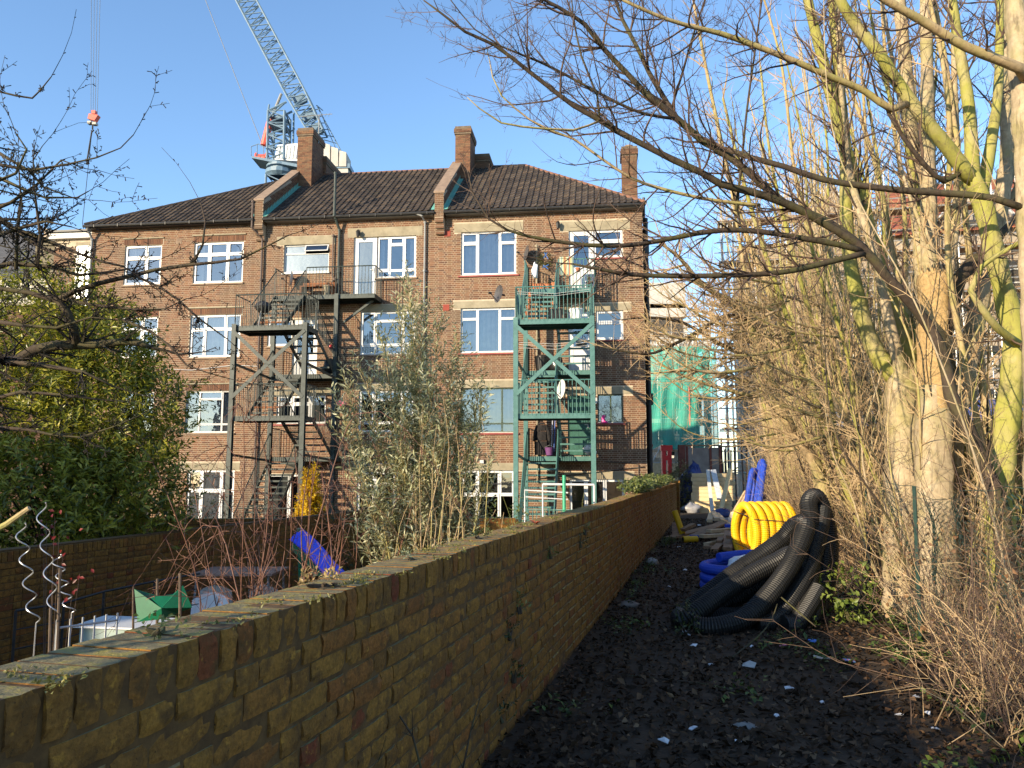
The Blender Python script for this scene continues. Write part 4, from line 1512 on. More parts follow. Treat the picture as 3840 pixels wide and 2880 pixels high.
# jib, its foot low on the right, its tip far out of the frame
mb = MB()
J0 = ca(1196, 512); J1 = ca(385, -1015)
jd = (J1 - J0).normalized()
jn = Vector((-jd.z, 0, jd.x)) * -1
if jn.x < 0:
    jn = -jn
w = 1.0


def jc(s, off=0.0, sc=1.0):
    p = J0 + jd * s
    return [p - jn * w * sc + Vector((0, -1, 0)), p + jn * w * sc + Vector((0, -1, 0)), p + jn * w * sc + Vector((0, 1, 0)), p - jn * w * sc + Vector((0, 1, 0))]


JL = (J1 - J0).length
lattice(mb, jc(0, 0, .75), jc(5), 4, .12, .07)
lattice(mb, jc(5), jc(JL - 6), int((JL - 11) / 1.55), .115, .06)
lattice(mb, jc(JL - 6), jc(JL, 0, .4), 4, .1, .06)
mb.build('jib', cb, CR)
mb = MB()
for s, e in ((.2, 1.4), (2.2, 3.0), (4.2, 5.2)):
    a = J0 + jd * s; b = J0 + jd * e
    mb.bar(a, b, 1.4, .5, (0, 1, 0))
mb.build('jib_machinery', cb, CR)
mb = MB(); mb.tube([ca(990, 545), ca(1014, 452)], .38, 10); mb.build('luffing_cylinder', cr, CR)
mb = MB(); mb.tube([ca(1014, 452), ca(1055, 352)], .16, 8); mb.build('cylinder_rod', M['greypipe'], CR)
mb = MB()
mb.tube([ca(1182, 385, .6), ca(1277, 562, .6)], .06, 5); mb.tube([ca(1187, 388, .9), ca(1252, 545, .9)], .04, 4); mb.tube([ca(1182, 385, .6), ca(1206, 405, .6)], .05, 4)
for k in range(7):
    f = k / 6
    mb.tube([ca(1140 + 90 * f, 420 + 125 * f), ca(1188 + 84 * f, 400 + 155 * f, .6)], .05, 4)
mb.build('jib_walkway', cb, CR)
mb = MB()
mb.lathe(ca(960, 592), [(0, 0), (.55, 0), (.55, .15), (.38, .15), (.38, 1.1), (.55, 1.1), (.55, 1.25), (0, 1.25)], 14, (1, 0, 0)); mb.box(ca(955, 600).x, ca(1000, 600).x, -.7, .7, ca(955, 603).z, ca(955, 596).z)
mb.build('winch', cr, CR)
mb = MB()
mb.hexa([ca(1040, 612, -1), ca(1130, 618, -1), ca(1130, 618, 1), ca(1040, 612, 1), ca(1050, 558, -1), ca(1125, 552, -1), ca(1125, 552, 1), ca(1050, 558, 1)])
for i in range(6):
    x = 1052 + i * 13
    mb.bar(ca(x, 608, -1.05), ca(x + 6, 560, -1.05), .22, .12, (0, 1, 0))
mb.build('power_pack', plain('crane_white', (.7, .7, .68), (.78, .78, .76), 2, .6), CR)
for i in range(3):
    x0 = 1220 + i * 30
    mb = MB(); mb.hexa([ca(x0, 640, -1.2), ca(x0 + 27, 640, -1.2), ca(x0 + 27, 640, 1.2), ca(x0, 640, 1.2), ca(x0 + 2, 553 + i * 14, -1.2), ca(x0 + 27, 560 + i * 14, -1.2), ca(x0 + 27, 560 + i * 14, 1.2), ca(x0 + 2, 553 + i * 14, 1.2)])
    mb.build('counterweight', cwht, CR)
mb = MB()
mb.hexa([ca(1225, 700, -1), ca(1312, 700, -1), ca(1312, 700, 1), ca(1225, 700, 1), ca(1225, 618, -1), ca(1312, 618, -1), ca(1312, 618, 1), ca(1225, 618, 1)])
mb.build('ballast_frame', cwht, CR)
mb = MB(); mb.tube([ca(990, 600), ca(988, 555), J0 + jd * (JL - 2) + Vector((-.6, 0, 0))], .035, 4)
for k in range(4):
    x = 338 + k * 8
    top = J1 + Vector((-1.2 + k * .55, 0, 0))
    mb.tube([top, ca(x + 3, 425)], .028, 4)
mb.build('hoist_rope', M['greypipe'], CR)
HB_ = thing('hook_block', 'orange red hook block hanging on four thin ropes in the sky', 'crane hook', at(350, 435, CY))
ho = Vector(HB_.location)
mb = MB()
mb.hexa([(-.45, -.3, -.4), (.3, -.3, -.65), (.3, .3, -.65), (-.45, .3, -.4), (-.35, -.3, .15), (.65, -.3, .0), (.65, .3, 0), (-.35, .3, .15)]); mb.box(-.1, .3, -.25, .25, .16, .55)
mb.build('sheave_case', cr, HB_)
mb = MB(); mb.box(-.5, -.1, -.25, .25, -.95, -.66); mb.box(.05, .45, -.25, .25, -1.05, -.78); mb.build('cheek_weight', cwht, HB_)
mb = MB(); mb.tube([(0, 0, -.9), (0, 0, -1.5), (.12, 0, -1.65), (0, 0, -1.8), (-.12, 0, -1.65)], .08, 6); mb.build('hook', M['interior'], HB_)
mb = MB(); mb.tube([(-.05, 0, -1.7), (-.4, 0, -5.5)], .08, 5); mb.tube([(-.05, 0, -1.7), (-.42, 0, -12.0), at(331, 1000, CY) - ho], .035, 4); mb.build('sling', M['interior'], HB_)

# ---------------------------------------------------------------- frame building under green netting
NB_ = thing('concrete_frame_building', 'pale concrete frame building site with green scaffold netting', 'building', (at(2472, 1700, 60).x, 60, -.8))
no = Vector(NB_.location)
conc = plain('raw_concrete', (.42, .41, .38), (.54, .52, .48), .5, .9)
W1 = at(2580, 1500, 60).x - no.x
W2 = at(2668, 1500, 60).x - no.x
mb = MB()
H1 = at(2520, 1060, 60).z - no.z
H2 = at(2620, 1200, 60).z - no.z
for k in range(6):
    z = k * 3.05
    mb.box(-3, W2 if z < H2 else W1, 0, 10, z, z + .35)
for x in (-2.9, W1 - 1.1, W1 - .4, W2 - .5):
    mb.box(x, x + .45, .02, .5, .35, H2 - .02)
mb.box(-3, W1 - .02, 3, 8, .36, H1)
mb.box(-.5, W1 - .0, .0, 3, H1 - 2.8, H1)
mb.box(-.5, W1, .01, 2.9, 9.6, 11.8)
mb.box(W1 + .02, W2, 4, 9, .36, H2 - .4)
mb.build('frame', conc, NB_)
mb = MB()
for x, z in ((-.3, H1 - 4.4), (1.2, H1 - 4.4), (.2, 6.5), (2.5, 6.5), (.3, 3.6), (2.6, 3.6), (3.1, 9.7)):
    mb = MB(); mb.box(x, x + .9, -.02, .0, z, z + 1.6); mb.build('window', M['interior'], NB_)
net = netmat('scaffold_net', (.04, .36, .28), .72)
SC = thing('netted_scaffold', 'tube scaffold wrapped in bright green debris net at the end of the alley', 'scaffold', (no.x, 58.4, -.8))
nz0, nz1 = at(2500, 1668, 58.4).z + .8, at(2500, 1300, 58.4).z + .8
mb = MB()
n = 36
for i in range(n):
    for j in range(6):
        P = []
        for (a, b) in ((i, j), (i + 1, j), (i + 1, j + 1), (i, j + 1)):
            x = -1.5 + (W2 + 1.5) * a / n
            z = nz0 + (nz1 - nz0) * b / 6
            P.append((x, -.15 + .07 * math.sin(x * 3.1 + z * .8) + .05 * math.sin(x * 7 - z), z - (.35 * (math.sin(x * 1.7) ** 2) if b == 0 else 0)))
        mb.poly(P)
mb.build('debris_net', net, SC)
tubes = plain('scaffold_tube', (.36, .36, .35), (.5, .5, .49), 4, .45, metal=.5)
mb = MB()
for k in range(5):
    x = -1.5 + (W2 + 1.5) * k / 4
    for y in (0, 1.2):
        mb.tube([(x, y, 0), (x, y, nz1 + .5 + (3 if k > 2 else 0))], .035, 6)
for z in (2, 4, 6, 8, 10, 12):
    if z < nz1 + 1:
        for dz in (0, .5, 1.0):
            mb.tube([(-1.5, .0, z + dz), (W2, .0, z + dz)], .03, 5)
for k in range(4):
    x = -1.5 + (W2 + 1.5) * k / 4
    mb.tube([(x, -.05, 2 + 2.4 * k), (x + (W2 + 1.5) / 4, -.05, 4.4 + 2.4 * k)], .03, 5)
mb.build('scaffold_tubing', tubes, SC)
mb = MB()
for z in (1.95, 3.95, 5.95, 7.95):
    mb.box(-1.5, W2, .05, 1.15, z - .06, z - .01)
mb.build('scaffold_board', M['wood_new'], SC)
mb = MB(); mb.tube([(W1 - .3, -.12, nz0 - 1.2), (W1 - .3, -.12, nz0 + 4.4)], .06, 6); mb.build('red_standard', cr, SC)
mb = MB(); mb.box(-2, W2 + .3, -.3, -.22, 1.6, 3.0); mb.build('plywood_skirt', M['wood_new'], SC)

# ---------------------------------------------------------------- scaffolded house beyond the trees
SY = 36.0
sx0 = at(2725, 1400, SY).x
SH = thing('scaffolded_house', 'large beige rendered house with red roof wrapped in scaffolding behind bare trees', 'building', (sx0, SY, -.5), -AL)
rend = plain('beige_render', (.27, .23, .18), (.36, .31, .25), .6, .9, .2)
red = plain('red_roof_tile', (.20, .06, .035), (.30, .10, .055), 3, .85, .4)
zt = lambda y: at(3200, y, SY).z + .5
mb = MB()
HW = 19.0
wh = zt(880)
mb.box(.8, HW, 2.2, 14, 0, wh)
mb.build('wall', rend, SH)
mb = MB()
for gx in (5.2, 11.5):
    g = [(gx - 1.9, 2.1, wh), (gx + 1.9, 2.1, wh), (gx, 2.1, wh + 2.6)]
    mb.poly(g)
    mb.poly([(gx - 1.9, 2.1, wh), (gx, 2.1, wh + 2.6), (gx, 8, wh + 2.6), (gx - 1.9, 8, wh)][::-1]); mb.poly([(gx + 1.9, 2.1, wh), (gx, 2.1, wh + 2.6), (gx, 8, wh + 2.6), (gx + 1.9, 8, wh)])
mb.build('gable', rend, SH)
mb = MB()
mb.poly([(7.5, 1.8, wh - .1), (HW + .5, 1.8, wh - .1), (HW + .5, 8, wh + 4.4), (8.5, 8, wh + 4.4)])
mb.poly([(.6, 1.8, wh - .1), (7.5, 1.8, wh - .1), (7.5, 8, wh + 1.6), (.6, 8, wh + 1.6)])
for k in range(9):
    f = k / 9
    y = 1.8 + 6.2 * f; z = wh - .1 + 4.5 * f
    mb.box(8.0, HW + .5, y - .02, y + .03, z - .02, z + .04)
mb.build('roof', red, SH)
for gx in (5.2, 11.5):
    for sg in (-1, 1):
        mb = MB(); mb.bar((gx + sg * 2.1, 2.0, wh - .2), (gx, 2.0, wh + 2.75), .12, .3, (0, 1, 0)); mb.build('bargeboard', M['oldwhite'], SH)
for k in range(5):
    for fl in range(4):
        x = 2.0 + k * 3.5
        z = .8 + fl * 3.0
        if z + 1.6 < wh:
            mb = MB(); mb.box(x, x + 1.5, 2.12, 2.2, z, z + 1.6); mb.box(x + .7, x + .78, 2.08, 2.12, z, z + 1.6); mb.box(x, x + 1.5, 2.08, 2.12, z + .9, z + .96)
            wn_ = mb.build('window', M['oldwhite'], SH)
            mb = MB(); mb.poly([(x + .06, 2.1, z + .06), (x + 1.44, 2.1, z + .06), (x + 1.44, 2.1, z + 1.54), (x + .06, 2.1, z + 1.54)]); mb.build('pane', M['interior'], wn_)
SS = thing('tube_scaffold', 'grey tube scaffold with boarded lifts in front of the beige house', 'scaffold', (sx0, SY, -.5), -AL)
mb = MB()
lifts = [2.0 * k for k in range(1, 8)]
for k in range(14):
    x = k * 1.45
    for y in (0, 1.3):
        mb.tube([(x, y, 0), (x, y, 13.6 + (k * 7 % 5) * .5 + (2.6 if 3 < k < 10 else 0))], .035, 6)
for y in (.2, .5, .8, 1.1):
    for x in (-.05, .25, .5):
        mb.tube([(x, y, 0), (x, y, 15.2)], .03, 5)
for z in lifts:
    for y in (0, 1.3):
        for dz in (0, .5, 1.0):
            if y == 0 or dz == 0:
                mb.tube([(-.4, y, z + dz), (19, y, z + dz)], .03, 5)
    for k in range(14):
        mb.tube([(k * 1.45, -.15, z + .04), (k * 1.45, 1.5, z + .04)], .03, 5)
    for k in range(0, 12, 3):
        mb.tube([(k * 1.45, -.06, z), (k * 1.45 + 2.9, -.06, z + 2.0)], .028, 5)
mb.build('scaffold_tubing', tubes, SS)
mb = MB()
for z in lifts:
    for i in range(5):
        mb.box(-.2, 18.9, .08 + i * .24, .29 + i * .24, z + .07, z + .11)
mb.build('scaffold_board', M['wood_old'], SS)
tarp = plain('navy_tarpaulin', (.02, .03, .12), (.04, .06, .2), 2, .5, .3)
for k, (x, z, w_) in enumerate(((1.5, 6.1, 4.0), (3.2, 8.1, 3.0), (9.0, 4.1, 3.2))):
    mb = MB()
    for i in range(10):
        a0, a1 = x + w_ * i / 10, x + w_ * (i + 1) / 10
        f = lambda a: -.1 - .05 * math.sin(a * 5)
        mb.poly([(a0, f(a0), z), (a1, f(a1), z), (a1, f(a1 + .4), z + 1.05), (a0, f(a0 + .4), z + 1.05)])
    mb.build('tarpaulin', tarp, SS)

# the end of the alley: hoarding, tube store, bush, red frame
HD = thing('site_hoarding', 'grey board hoarding with dark red timber frame at the alley end', 'hoarding', (at(2572, 1700, 33).x, 33, 0))
hw = at(2702, 1700, 33).x - at(2572, 1700, 33).x
hz = at(2600, 1674, 33).z
redw = plain('dark_red_timber', (.14, .035, .025), (.20, .06, .04), 6, .8)
board = plain('grey_board', (.20, .16, .14), (.28, .23, .2), 2, .85)
for i in range(2):
    mb = MB(); mb.box(.1 + i * (hw - .1) * .68, (.06 + hw * .68) if i == 0 else hw - .06, .03, .06, .05, hz - .05); mb.build('panel', board, HD)
for x in (0, hw * .68, hw - .06):
    mb = MB(); mb.box(x, x + .09, -.03, .03, 0, hz); mb.build('post', redw, HD)
mb = MB(); mb.box(-.02, hw + .05, -.05, .08, hz + .004, hz + .07); mb.build('top_rail', M['wood_old'], HD)
mb = MB(); mb.box(-.32, -.06, -.15, .12, 0, hz + .06); mb.build('gate_post', redw, HD)
TS = thing('scaffold_rack', 'rack of upright dark scaffold tubes beside the hoarding', 'scaffold rack', (at(2710, 1700, 33).x, 33, 0))
rr = random.Random(6)
for i in range(16):
    mb = MB(); x = rr.uniform(0, 1.6); y = rr.uniform(-.4, .4)
    mb.tube([(x, y, 0), (x + rr.uniform(-.1, .1), y, rr.uniform(2.2, 3.2))], .035, 6); mb.build('scaffold_tube', tubes if i % 3 == 0 else M['black'], TS)
for z in (2.6, 2.75, 2.9):
    mb = MB(); mb.tube([(-.3, -.5, z), (1.9, -.5, z + .05)], .035, 6); mb.build('scaffold_tube', M['black'], TS)
RB = thing('red_booth', 'bright red painted box frame beyond the corner of the block', 'site frame', (at(2484, 1760, 40).x, 40, 0))  # small red framed booth, partly hidden beyond the corner
mb = MB()
w_ = .30
z1 = at(2500, 1690, 40).z
for x in (0, w_):
    mb.box(x, x + .2, 0, .3, 0, z1)
mb.box(-.05, w_ + .25, -.02, .32, z1 + .003, z1 + .28); mb.box(.2, w_, .02, .28, z1 - .5, z1 - .25)
mb.build('frame', plain('signal_red', (.75, .012, .016), (.8, .02, .02), 4, .45), RB)

# neighbouring houses far left
NH = thing('slate_roof_house', 'dark roofed house with two cream chimney pots at the far left', 'house', (-27, 44, ZG))
nh = Vector(NH.location)
mb = MB(); mb.box(-14, 0, 0, 9, 0, 11.0); mb.build('wall', M['fbrick'], NH)
mb = MB()
pz = at(40, 850, 44).z - ZG
mb.poly([(-14, -.4, 10.9), (.4, -.4, 10.9), (-4.2, 4.5, pz + 1.2), (-14, 4.5, pz + 1.2)]); mb.poly([(.4, -.4, 10.9), (.4, 9.4, 10.9), (-4.2, 4.5, pz + 1.2)])
mb.build('roof', plain('slate', (.05, .052, .06), (.085, .085, .09), 1.5, .7, .3), NH)
def pt(x, y): return at(x, y, 44) - nh
mb = MB()
a, b = pt(135, 1010), pt(228, 925)
mb.box(a.x, b.x, -.2, .7, 8.0, b.z); mb.box(a.x - .1, b.x + .1, -.3, .8, b.z, b.z + .3)
ch = mb.build('chimney', plain('mossy_stack', (.12, .10, .07), (.2, .17, .11), 3, .9, .4), NH)
cream = plain('cream_pot', (.42, .32, .22), (.5, .4, .28), 3, .8)
for x, yt in ((168, 868), (200, 880)):
    p = pt(x, 925); h = pt(x, yt).z - p.z
    mb = MB(); mb.lathe((p.x, .2, p.z + .3), [(.22, 0), (.19, h * .7), (.22, h * .72), (.22, h * .85), (.12, h * .85)], 14); mb.build('chimney_pot', cream, ch)
# unseen house added behind the camera to lay low sun shadow over the gardens
BH = thing('shade_house', 'unseen brick house added behind the camera to shade the gardens', 'house', (-23.5, -1.3, ZG), R(-40))
mb = MB(); mb.box(-7, 7, -4, 4, 0, 6.2); mb.build('wall', M['fbrick'], BH)
mb = MB(); mb.poly([(-7.3, -4.3, 6.1), (7.3, -4.3, 6.1), (7.3, 0, 8.4), (-7.3, 0, 8.4)]); mb.poly([(7.3, 4.3, 6.1), (-7.3, 4.3, 6.1), (-7.3, 0, 8.4), (7.3, 0, 8.4)])
mb.poly([(-7, -4, 6.2), (-7, 4, 6.2), (-7, 0, 8.3)]); mb.poly([(7, -4, 6.2), (7, 4, 6.2), (7, 0, 8.3)]); mb.build('roof', M['tile'], BH)
# ---------------------------------------------------------------- the garden wall beside the alley
NW = thing('brick_wall', 'long mossy yellow stock brick garden wall running down the left of the alley', 'wall', AO, -AL)
rw = random.Random(21)
WY0, WY1 = -1.5, 27.6
NCOURSE = 14
WT = .215


def wob(y):
    return .012 * math.sin(y * .8) + .006 * math.sin(y * 2.3 + 1)


def chunky(mb, x0, x1, y0, y1, z0, z1, r, jit=.003, cham=.006):
    """a worn brick: a box with chamfered edges on the +x and top sides, jittered corners"""
    j = lambda: rw.uniform(-jit, jit)
    mb.rn = r
    c = cham
    b = len(mb.v)
    # back ring, front ring, inset front face
    for (x, y, z) in ((x0, y0, z0), (x0, y1, z0), (x0, y1, z1), (x0, y0, z1)):
        mb.v.append((x, y, z))
    for (y, z) in ((y0, z0), (y1, z0), (y1, z1), (y0, z1)):
        mb.v.append((x1 - c, y + j() * .6, z + j() * .6))
    for (y, z) in ((y0 + c, z0 + c), (y1 - c, z0 + c), (y1 - c, z1 - c), (y0 + c, z1 - c)):
        mb.v.append((x1 + j(), y + j() * .5, z + j() * .5))
    for i in range(4):
        k = (i + 1) % 4
        mb.face(b + i, b + k, b + 4 + k, b + 4 + i)
        mb.face(b + 4 + i, b + 4 + k, b + 8 + k, b + 8 + i)
    mb.face(b + 8, b + 9, b + 10, b + 11)


bricks, copings = [], []
for c in range(NCOURSE):
    z0 = c * .075 + .005
    y = WY0 - rw.uniform(0, .2)
    k = c % 2
    while y < WY1:
        ln = (.215 if k % 2 == 0 else .1025) * rw.uniform(.96, 1.03)
        bricks.append((y, y + ln, z0 + rw.uniform(-.003, .003), z0 + .064 + rw.uniform(-.004, .003), rw.uniform(-.004, .006), rw.random()))
        y += ln + rw.uniform(.009, .014)
        k += 1
ztop = NCOURSE * .075 + .005
y = WY0
while y < WY1:
    w_ = rw.uniform(.060, .069)
    copings.append((y, y + w_, ztop, ztop + .105 + rw.uniform(-.0015, .0015), rw.uniform(-.004, .008), rw.random()))
    y += w_ + rw.uniform(.008, .013)
mb = MB()
n = 40
for i in range(n):
    a, b = WY0 + (WY1 - WY0) * i / n, WY0 + (WY1 - WY0) * (i + 1) / n
    wa, wb = wob(a), wob(b)
    x0, x1 = -WT, -.006
    P = [(x0 + wa, a, -.86), (x1 + wa, a, -.86), (x1 + wb, b, -.86), (x0 + wb, b, -.86), (x0 + wa, a, ztop + .1025), (x1 + wa, a, ztop + .1025), (x1 + wb, b, ztop + .1025), (x0 + wb, b, ztop + .1025)]
    mb.hexa(P)
mb.build('mortar', M['nmortar'], NW)


def bw(y, z):
    return alley(0, y, z)


def key(q):
    p = bw((q[0] + q[1]) / 2, q[2])
    return (p - EYE).length + (0 if inview(p, 150) else 100)


bricks.sort(key=key); copings.sort(key=key)
bm_ = {}


def worn(mb, y0, y1, z0, z1, xb, ny, nz, amp, top=False):
    """a single brick whose alley face is a little grid, chipped and pitted at its edges"""
    ys = [y0 + (y1 - y0) * i / ny for i in range(ny + 1)]
    zs = [z0 + (z1 - z0) * i / nz for i in range(nz + 1)]
    b = len(mb.v)
    for j, z in enumerate(zs):
        for i, y in enumerate(ys):
            edge = (i in (0, ny)) + (j in (0, nz))
            x = rw.uniform(-amp, amp) * .6 - edge * rw.uniform(.001, .0045) - (rw.uniform(0, .008) if edge == 2 else 0)
            mb.v.append((x, y + rw.uniform(-amp, amp) * .8, z + rw.uniform(-amp, amp) * .5))
    n1 = ny + 1
    for j in range(nz):
        for i in range(ny):
            mb.face(b + j * n1 + i, b + j * n1 + i + 1, b + (j + 1) * n1 + i + 1, b + (j + 1) * n1 + i)
    c = len(mb.v)
    mb.v += [(xb, y0, z0), (xb, y1, z0), (xb, y1, z1), (xb, y0, z1)]
    bot = [b + i for i in range(n1)]; tp_ = [b + nz * n1 + i for i in range(n1)]
    mb.face(c, c + 1, *bot[::-1]); mb.face(*tp_, c + 2, c + 3)
    lf = [b + j * n1 for j in range(nz + 1)]; rt = [b + j * n1 + ny for j in range(nz + 1)]
    mb.face(*lf, c + 3, c); mb.face(c + 1, c + 2, *rt[::-1])


for nm, ln in (('s', .215), ('h', .1025)):
    for v in range(8):
        t = MB(); worn(t, -ln / 2, ln / 2, -.0325, .0325, -.06, 6 if ln > .15 else 3, 3, .0022)
        bm_[nm + str(v)] = t.mesh('stock_brick', M['nbrick_o'])
for v in range(8):
    t = MB(); worn(t, -.0325, .0325, 0, .104, -WT - .004, 3, 4, .0026)
    bm_['c' + str(v)] = t.mesh('coping_brick', M['nbrick_o'])
for i, q in enumerate(bricks):
    if i >= 290: break
    ln = q[1] - q[0]
    o = link('brick', bm_[('s' if ln > .15 else 'h') + str(i % 8)], NW)
    yc = (q[0] + q[1]) / 2
    o.location = (q[4] + wob(yc), yc, (q[2] + q[3]) / 2)
    o.scale = (1, ln / (.215 if ln > .15 else .1025), (q[3] - q[2]) / .065)
    o.rotation_euler = (rw.uniform(-.012, .012), 0, rw.uniform(-.012, .012))
mb = MB()
for q in bricks[290:]:
    yc = (q[0] + q[1]) / 2
    chunky(mb, -.05 + wob(yc), q[4] + wob(yc), q[0], q[1], q[2], q[3], q[5])
for i, q in enumerate(copings):
    yc = (q[0] + q[1]) / 2
    if i < 290:
        o = link('coping_brick', bm_['c' + str(i % 8)], NW)
        o.location = (q[4] + wob(yc), yc, q[2]); o.scale = (1, (q[1] - q[0]) / .065, (q[3] - q[2]) / .105)
    else:
        mb.rn = q[5]
        mb.box(-WT - .004 + wob(yc), q[4] + wob(yc), q[0], q[1], q[2], q[3])
mb.build('brickwork', M['nbrick'], NW, kind='stuff')
# pier at the far end
mb = MB(); mb.box(-.33, .09, WY1 + .004, WY1 + .45, -.1, 1.16); pr = mb.build('pier', M['nmortar'], NW)
mb = MB()
for c in range(15):
    z = c * .075 + .03; off = .11 * (c % 2)
    for a in range(-1, 4):
        s0, s1 = max(-.33 + a * .225 + off, -.329), min(-.33 + a * .225 + off + .215, .089)
        if s1 - s0 > .03: mb.rn = rw.random(); mb.box(s0, s1, WY1 - .004, WY1 + .03, z, z + .064)
    for a in range(-1, 3):
        s0, s1 = max(WY1 + a * .225 + off, WY1 + .01), min(WY1 + a * .225 + off + .215, WY1 + .449)
        if s1 - s0 > .03: mb.rn = rw.random(); mb.box(.05, .097, s0, s1, z, z + .064)
mb.rn = .4; mb.box(-.36, .12, WY1 - .03, WY1 + .48, 1.165, 1.24)
mb.build('brickwork', M['nbrick'], pr, kind='stuff')

# the garden's own left boundary wall, lower and in shade
GW = thing('brick_wall', 'old brick boundary wall at the left of the garden under the laurel', 'wall', (-5.35, 9.2, -.86), -AL)
mb = MB(); mb.box(-.2, -.009, -14, 16.0, 0, 1.56); mb.build('mortar', M['nmortar'], GW)
gbr = []
for c in range(19):
    z = c * .075 + .01
    y = -14 - (.11 if c % 2 else 0); k = c % 2
    while y < 16:
        ln = .215 if k % 2 == 0 else .1025
        gbr.append((y, y + ln, z, z + .064, 0, rw.random())); y += ln + .011; k += 1
y = -14
while y < 16:
    gbr.append((y, y + .064, 19 * .075 + .01, 19 * .075 + .115, 1, rw.random())); y += .075


def gkey(q):
    p = Vector((-5.35, 9.2, -.86)) + AY * q[0] + Vector((0, 0, q[2]))
    x, yy = proj(p)
    vis = 0 < x < 1500 and yy > 1950 and yy < 2300
    return (p - EYE).length + (0 if vis else 100)


gbr.sort(key=gkey)
mb = MB()
for i, q in enumerate(gbr):
    if q[4] == 1:
        mb.rn = q[5]; mb.box(-.205, .004, q[0], q[1], q[2], q[3]); continue
    if i < 200:
        ln = q[1] - q[0]
        o = link('brick', bm_[('s' if ln > .15 else 'h') + str(i % 8)], GW)
        o.location = (rw.uniform(-.003, .004), (q[0] + q[1]) / 2, (q[2] + q[3]) / 2)
    else:
        mb.rn = q[5]; mb.box(-.05, rw.uniform(-.003, .004), q[0], q[1], q[2], q[3])
mb.build('brickwork', M['nbrick'], GW, kind='stuff')
# second garden wall, crossing behind the brambles with ivy on top
XW = thing('brick_wall', 'low brick cross wall topped with ivy behind the red brambles', 'wall', at(430, 2060, 15.5) * 1, R(2))
XW.location.z = -.86
mb = MB(); mb.box(0, 8.0, -.009, .2, 0, 1.45); mb.build('mortar', M['nmortar'], XW)
mb = MB()
for c in range(18):
    z = c * .075 + .01; x = -(.11 if c % 2 else 0); k = c % 2
    while x < 8.0:
        ln = .215 if k % 2 == 0 else .1025
        if x > 0: mb.rn = rw.random(); mb.box(x, min(x + ln, 7.99), -.014, .03, z, z + .064)
        x += ln + .011; k += 1
x = 0
while x < 7.95:
    mb.rn = rw.random(); mb.box(x, x + .064, -.014, .205, 1.37, 1.475); x += .075
mb.build('brickwork', M['nbrick'], XW, kind='stuff')

# ---------------------------------------------------------------- pipes
def corrugated(mb, pts, r, n=14, pitch=.024, amp=.005, loop=False):
    P = [Vector(p) for p in pts]
    out, rr_ = [], []
    acc = 0.0
    pos, _ = curve([(p, 1) for p in P], .01)
    d = [0.0]
    for i in range(1, len(pos)):
        d.append(d[-1] + (pos[i] - pos[i - 1]).length)
    tot = d[-1]
    N_ = int(tot / pitch) * 3
    k = 0
    for i in range(N_ + 1):
        s = tot * i / N_
        while k < len(d) - 2 and d[k + 1] < s:
            k += 1
        f = (s - d[k]) / max(d[k + 1] - d[k], 1e-9)
        out.append(pos[k].lerp(pos[k + 1], f))
        rr_.append(r + (amp if i % 3 else -amp))
    mb.tube(out, rr_, n, True)


bpipe = plain('black_pipe', (.008, .008, .008), (.024, .022, .019), 3.5, .5, .2, .01, spec=.4, lo=.5, hi=.85)
BC = thing('black_pipe_coil', 'heap of thick black corrugated drainage pipe slumped against the hedge', 'drainage pipe', alley(1.9, 8.4, 0))
bo = Vector(BC.location)


def B4(x, y, Y):
    return at(2300 + x * .6028, 1500 + y * .6028, Y) - bo


loops = [
    [(1120, 1470, 7.75), (1170, 1330, 7.85), (1215, 1120, 8.1), (1235, 900, 8.35), (1225, 740, 8.5), (1215, 645, 8.6), (1250, 600, 8.7), (1290, 640, 8.72), (1325, 760, 8.68), (1345, 920, 8.6), (1330, 1100, 8.45), (1290, 1270, 8.25), (1220, 1400, 8.05)],
    [(500, 1440, 7.55), (640, 1435, 7.5), (810, 1360, 7.55), (960, 1220, 7.7), (1080, 1060, 7.9), (1160, 900, 8.05), (1195, 800, 8.15), (1180, 765, 8.25), (1120, 790, 8.35), (1050, 870, 8.4), (930, 960, 8.35), (780, 1060, 8.3), (600, 1200, 8.2), (450, 1320, 8.1), (410, 1375, 7.95)],
    [(410, 1375, 7.97), (440, 1370, 7.75), (560, 1290, 7.78), (720, 1170, 7.95), (880, 1075, 8.05), (1010, 1010, 8.12), (1110, 960, 8.2), (1160, 990, 8.2), (1165, 1100, 8.1), (1120, 1250, 7.95), (1040, 1390, 7.8), (960, 1460, 7.75)],
    [(1010, 1470, 8.15), (1090, 1330, 8.25), (1170, 1150, 8.35), (1230, 1000, 8.5), (1262, 820, 8.62), (1285, 700, 8.8), (1300, 690, 8.9)],
    [(1180, 1480, 8.0), (1240, 1350, 8.1), (1290, 1150, 8.35), (1318, 950, 8.55), (1310, 760, 8.75), (1290, 660, 8.9), (1262, 640, 8.95)],
    [(884, 1440, 7.65), (990, 1370, 7.72), (1086, 1274, 7.85), (1201, 1073, 8.1), (1273, 843, 8.4), (1302, 690, 8.65)],
    [(410, 1365, 8.1), (540, 1330, 8.15), (669, 1274, 8.2), (830, 1190, 8.25), (971, 1102, 8.3), (1158, 901, 8.4)],
    [(1060, 1480, 7.6), (1130, 1400, 7.65), (1200, 1300, 7.8), (1270, 1180, 8.0)],
    [(520, 1450, 7.95), (660, 1410, 8.0), (860, 1330, 8.05), (1010, 1210, 8.15), (1120, 1080, 8.25), (1190, 960, 8.35)],
]
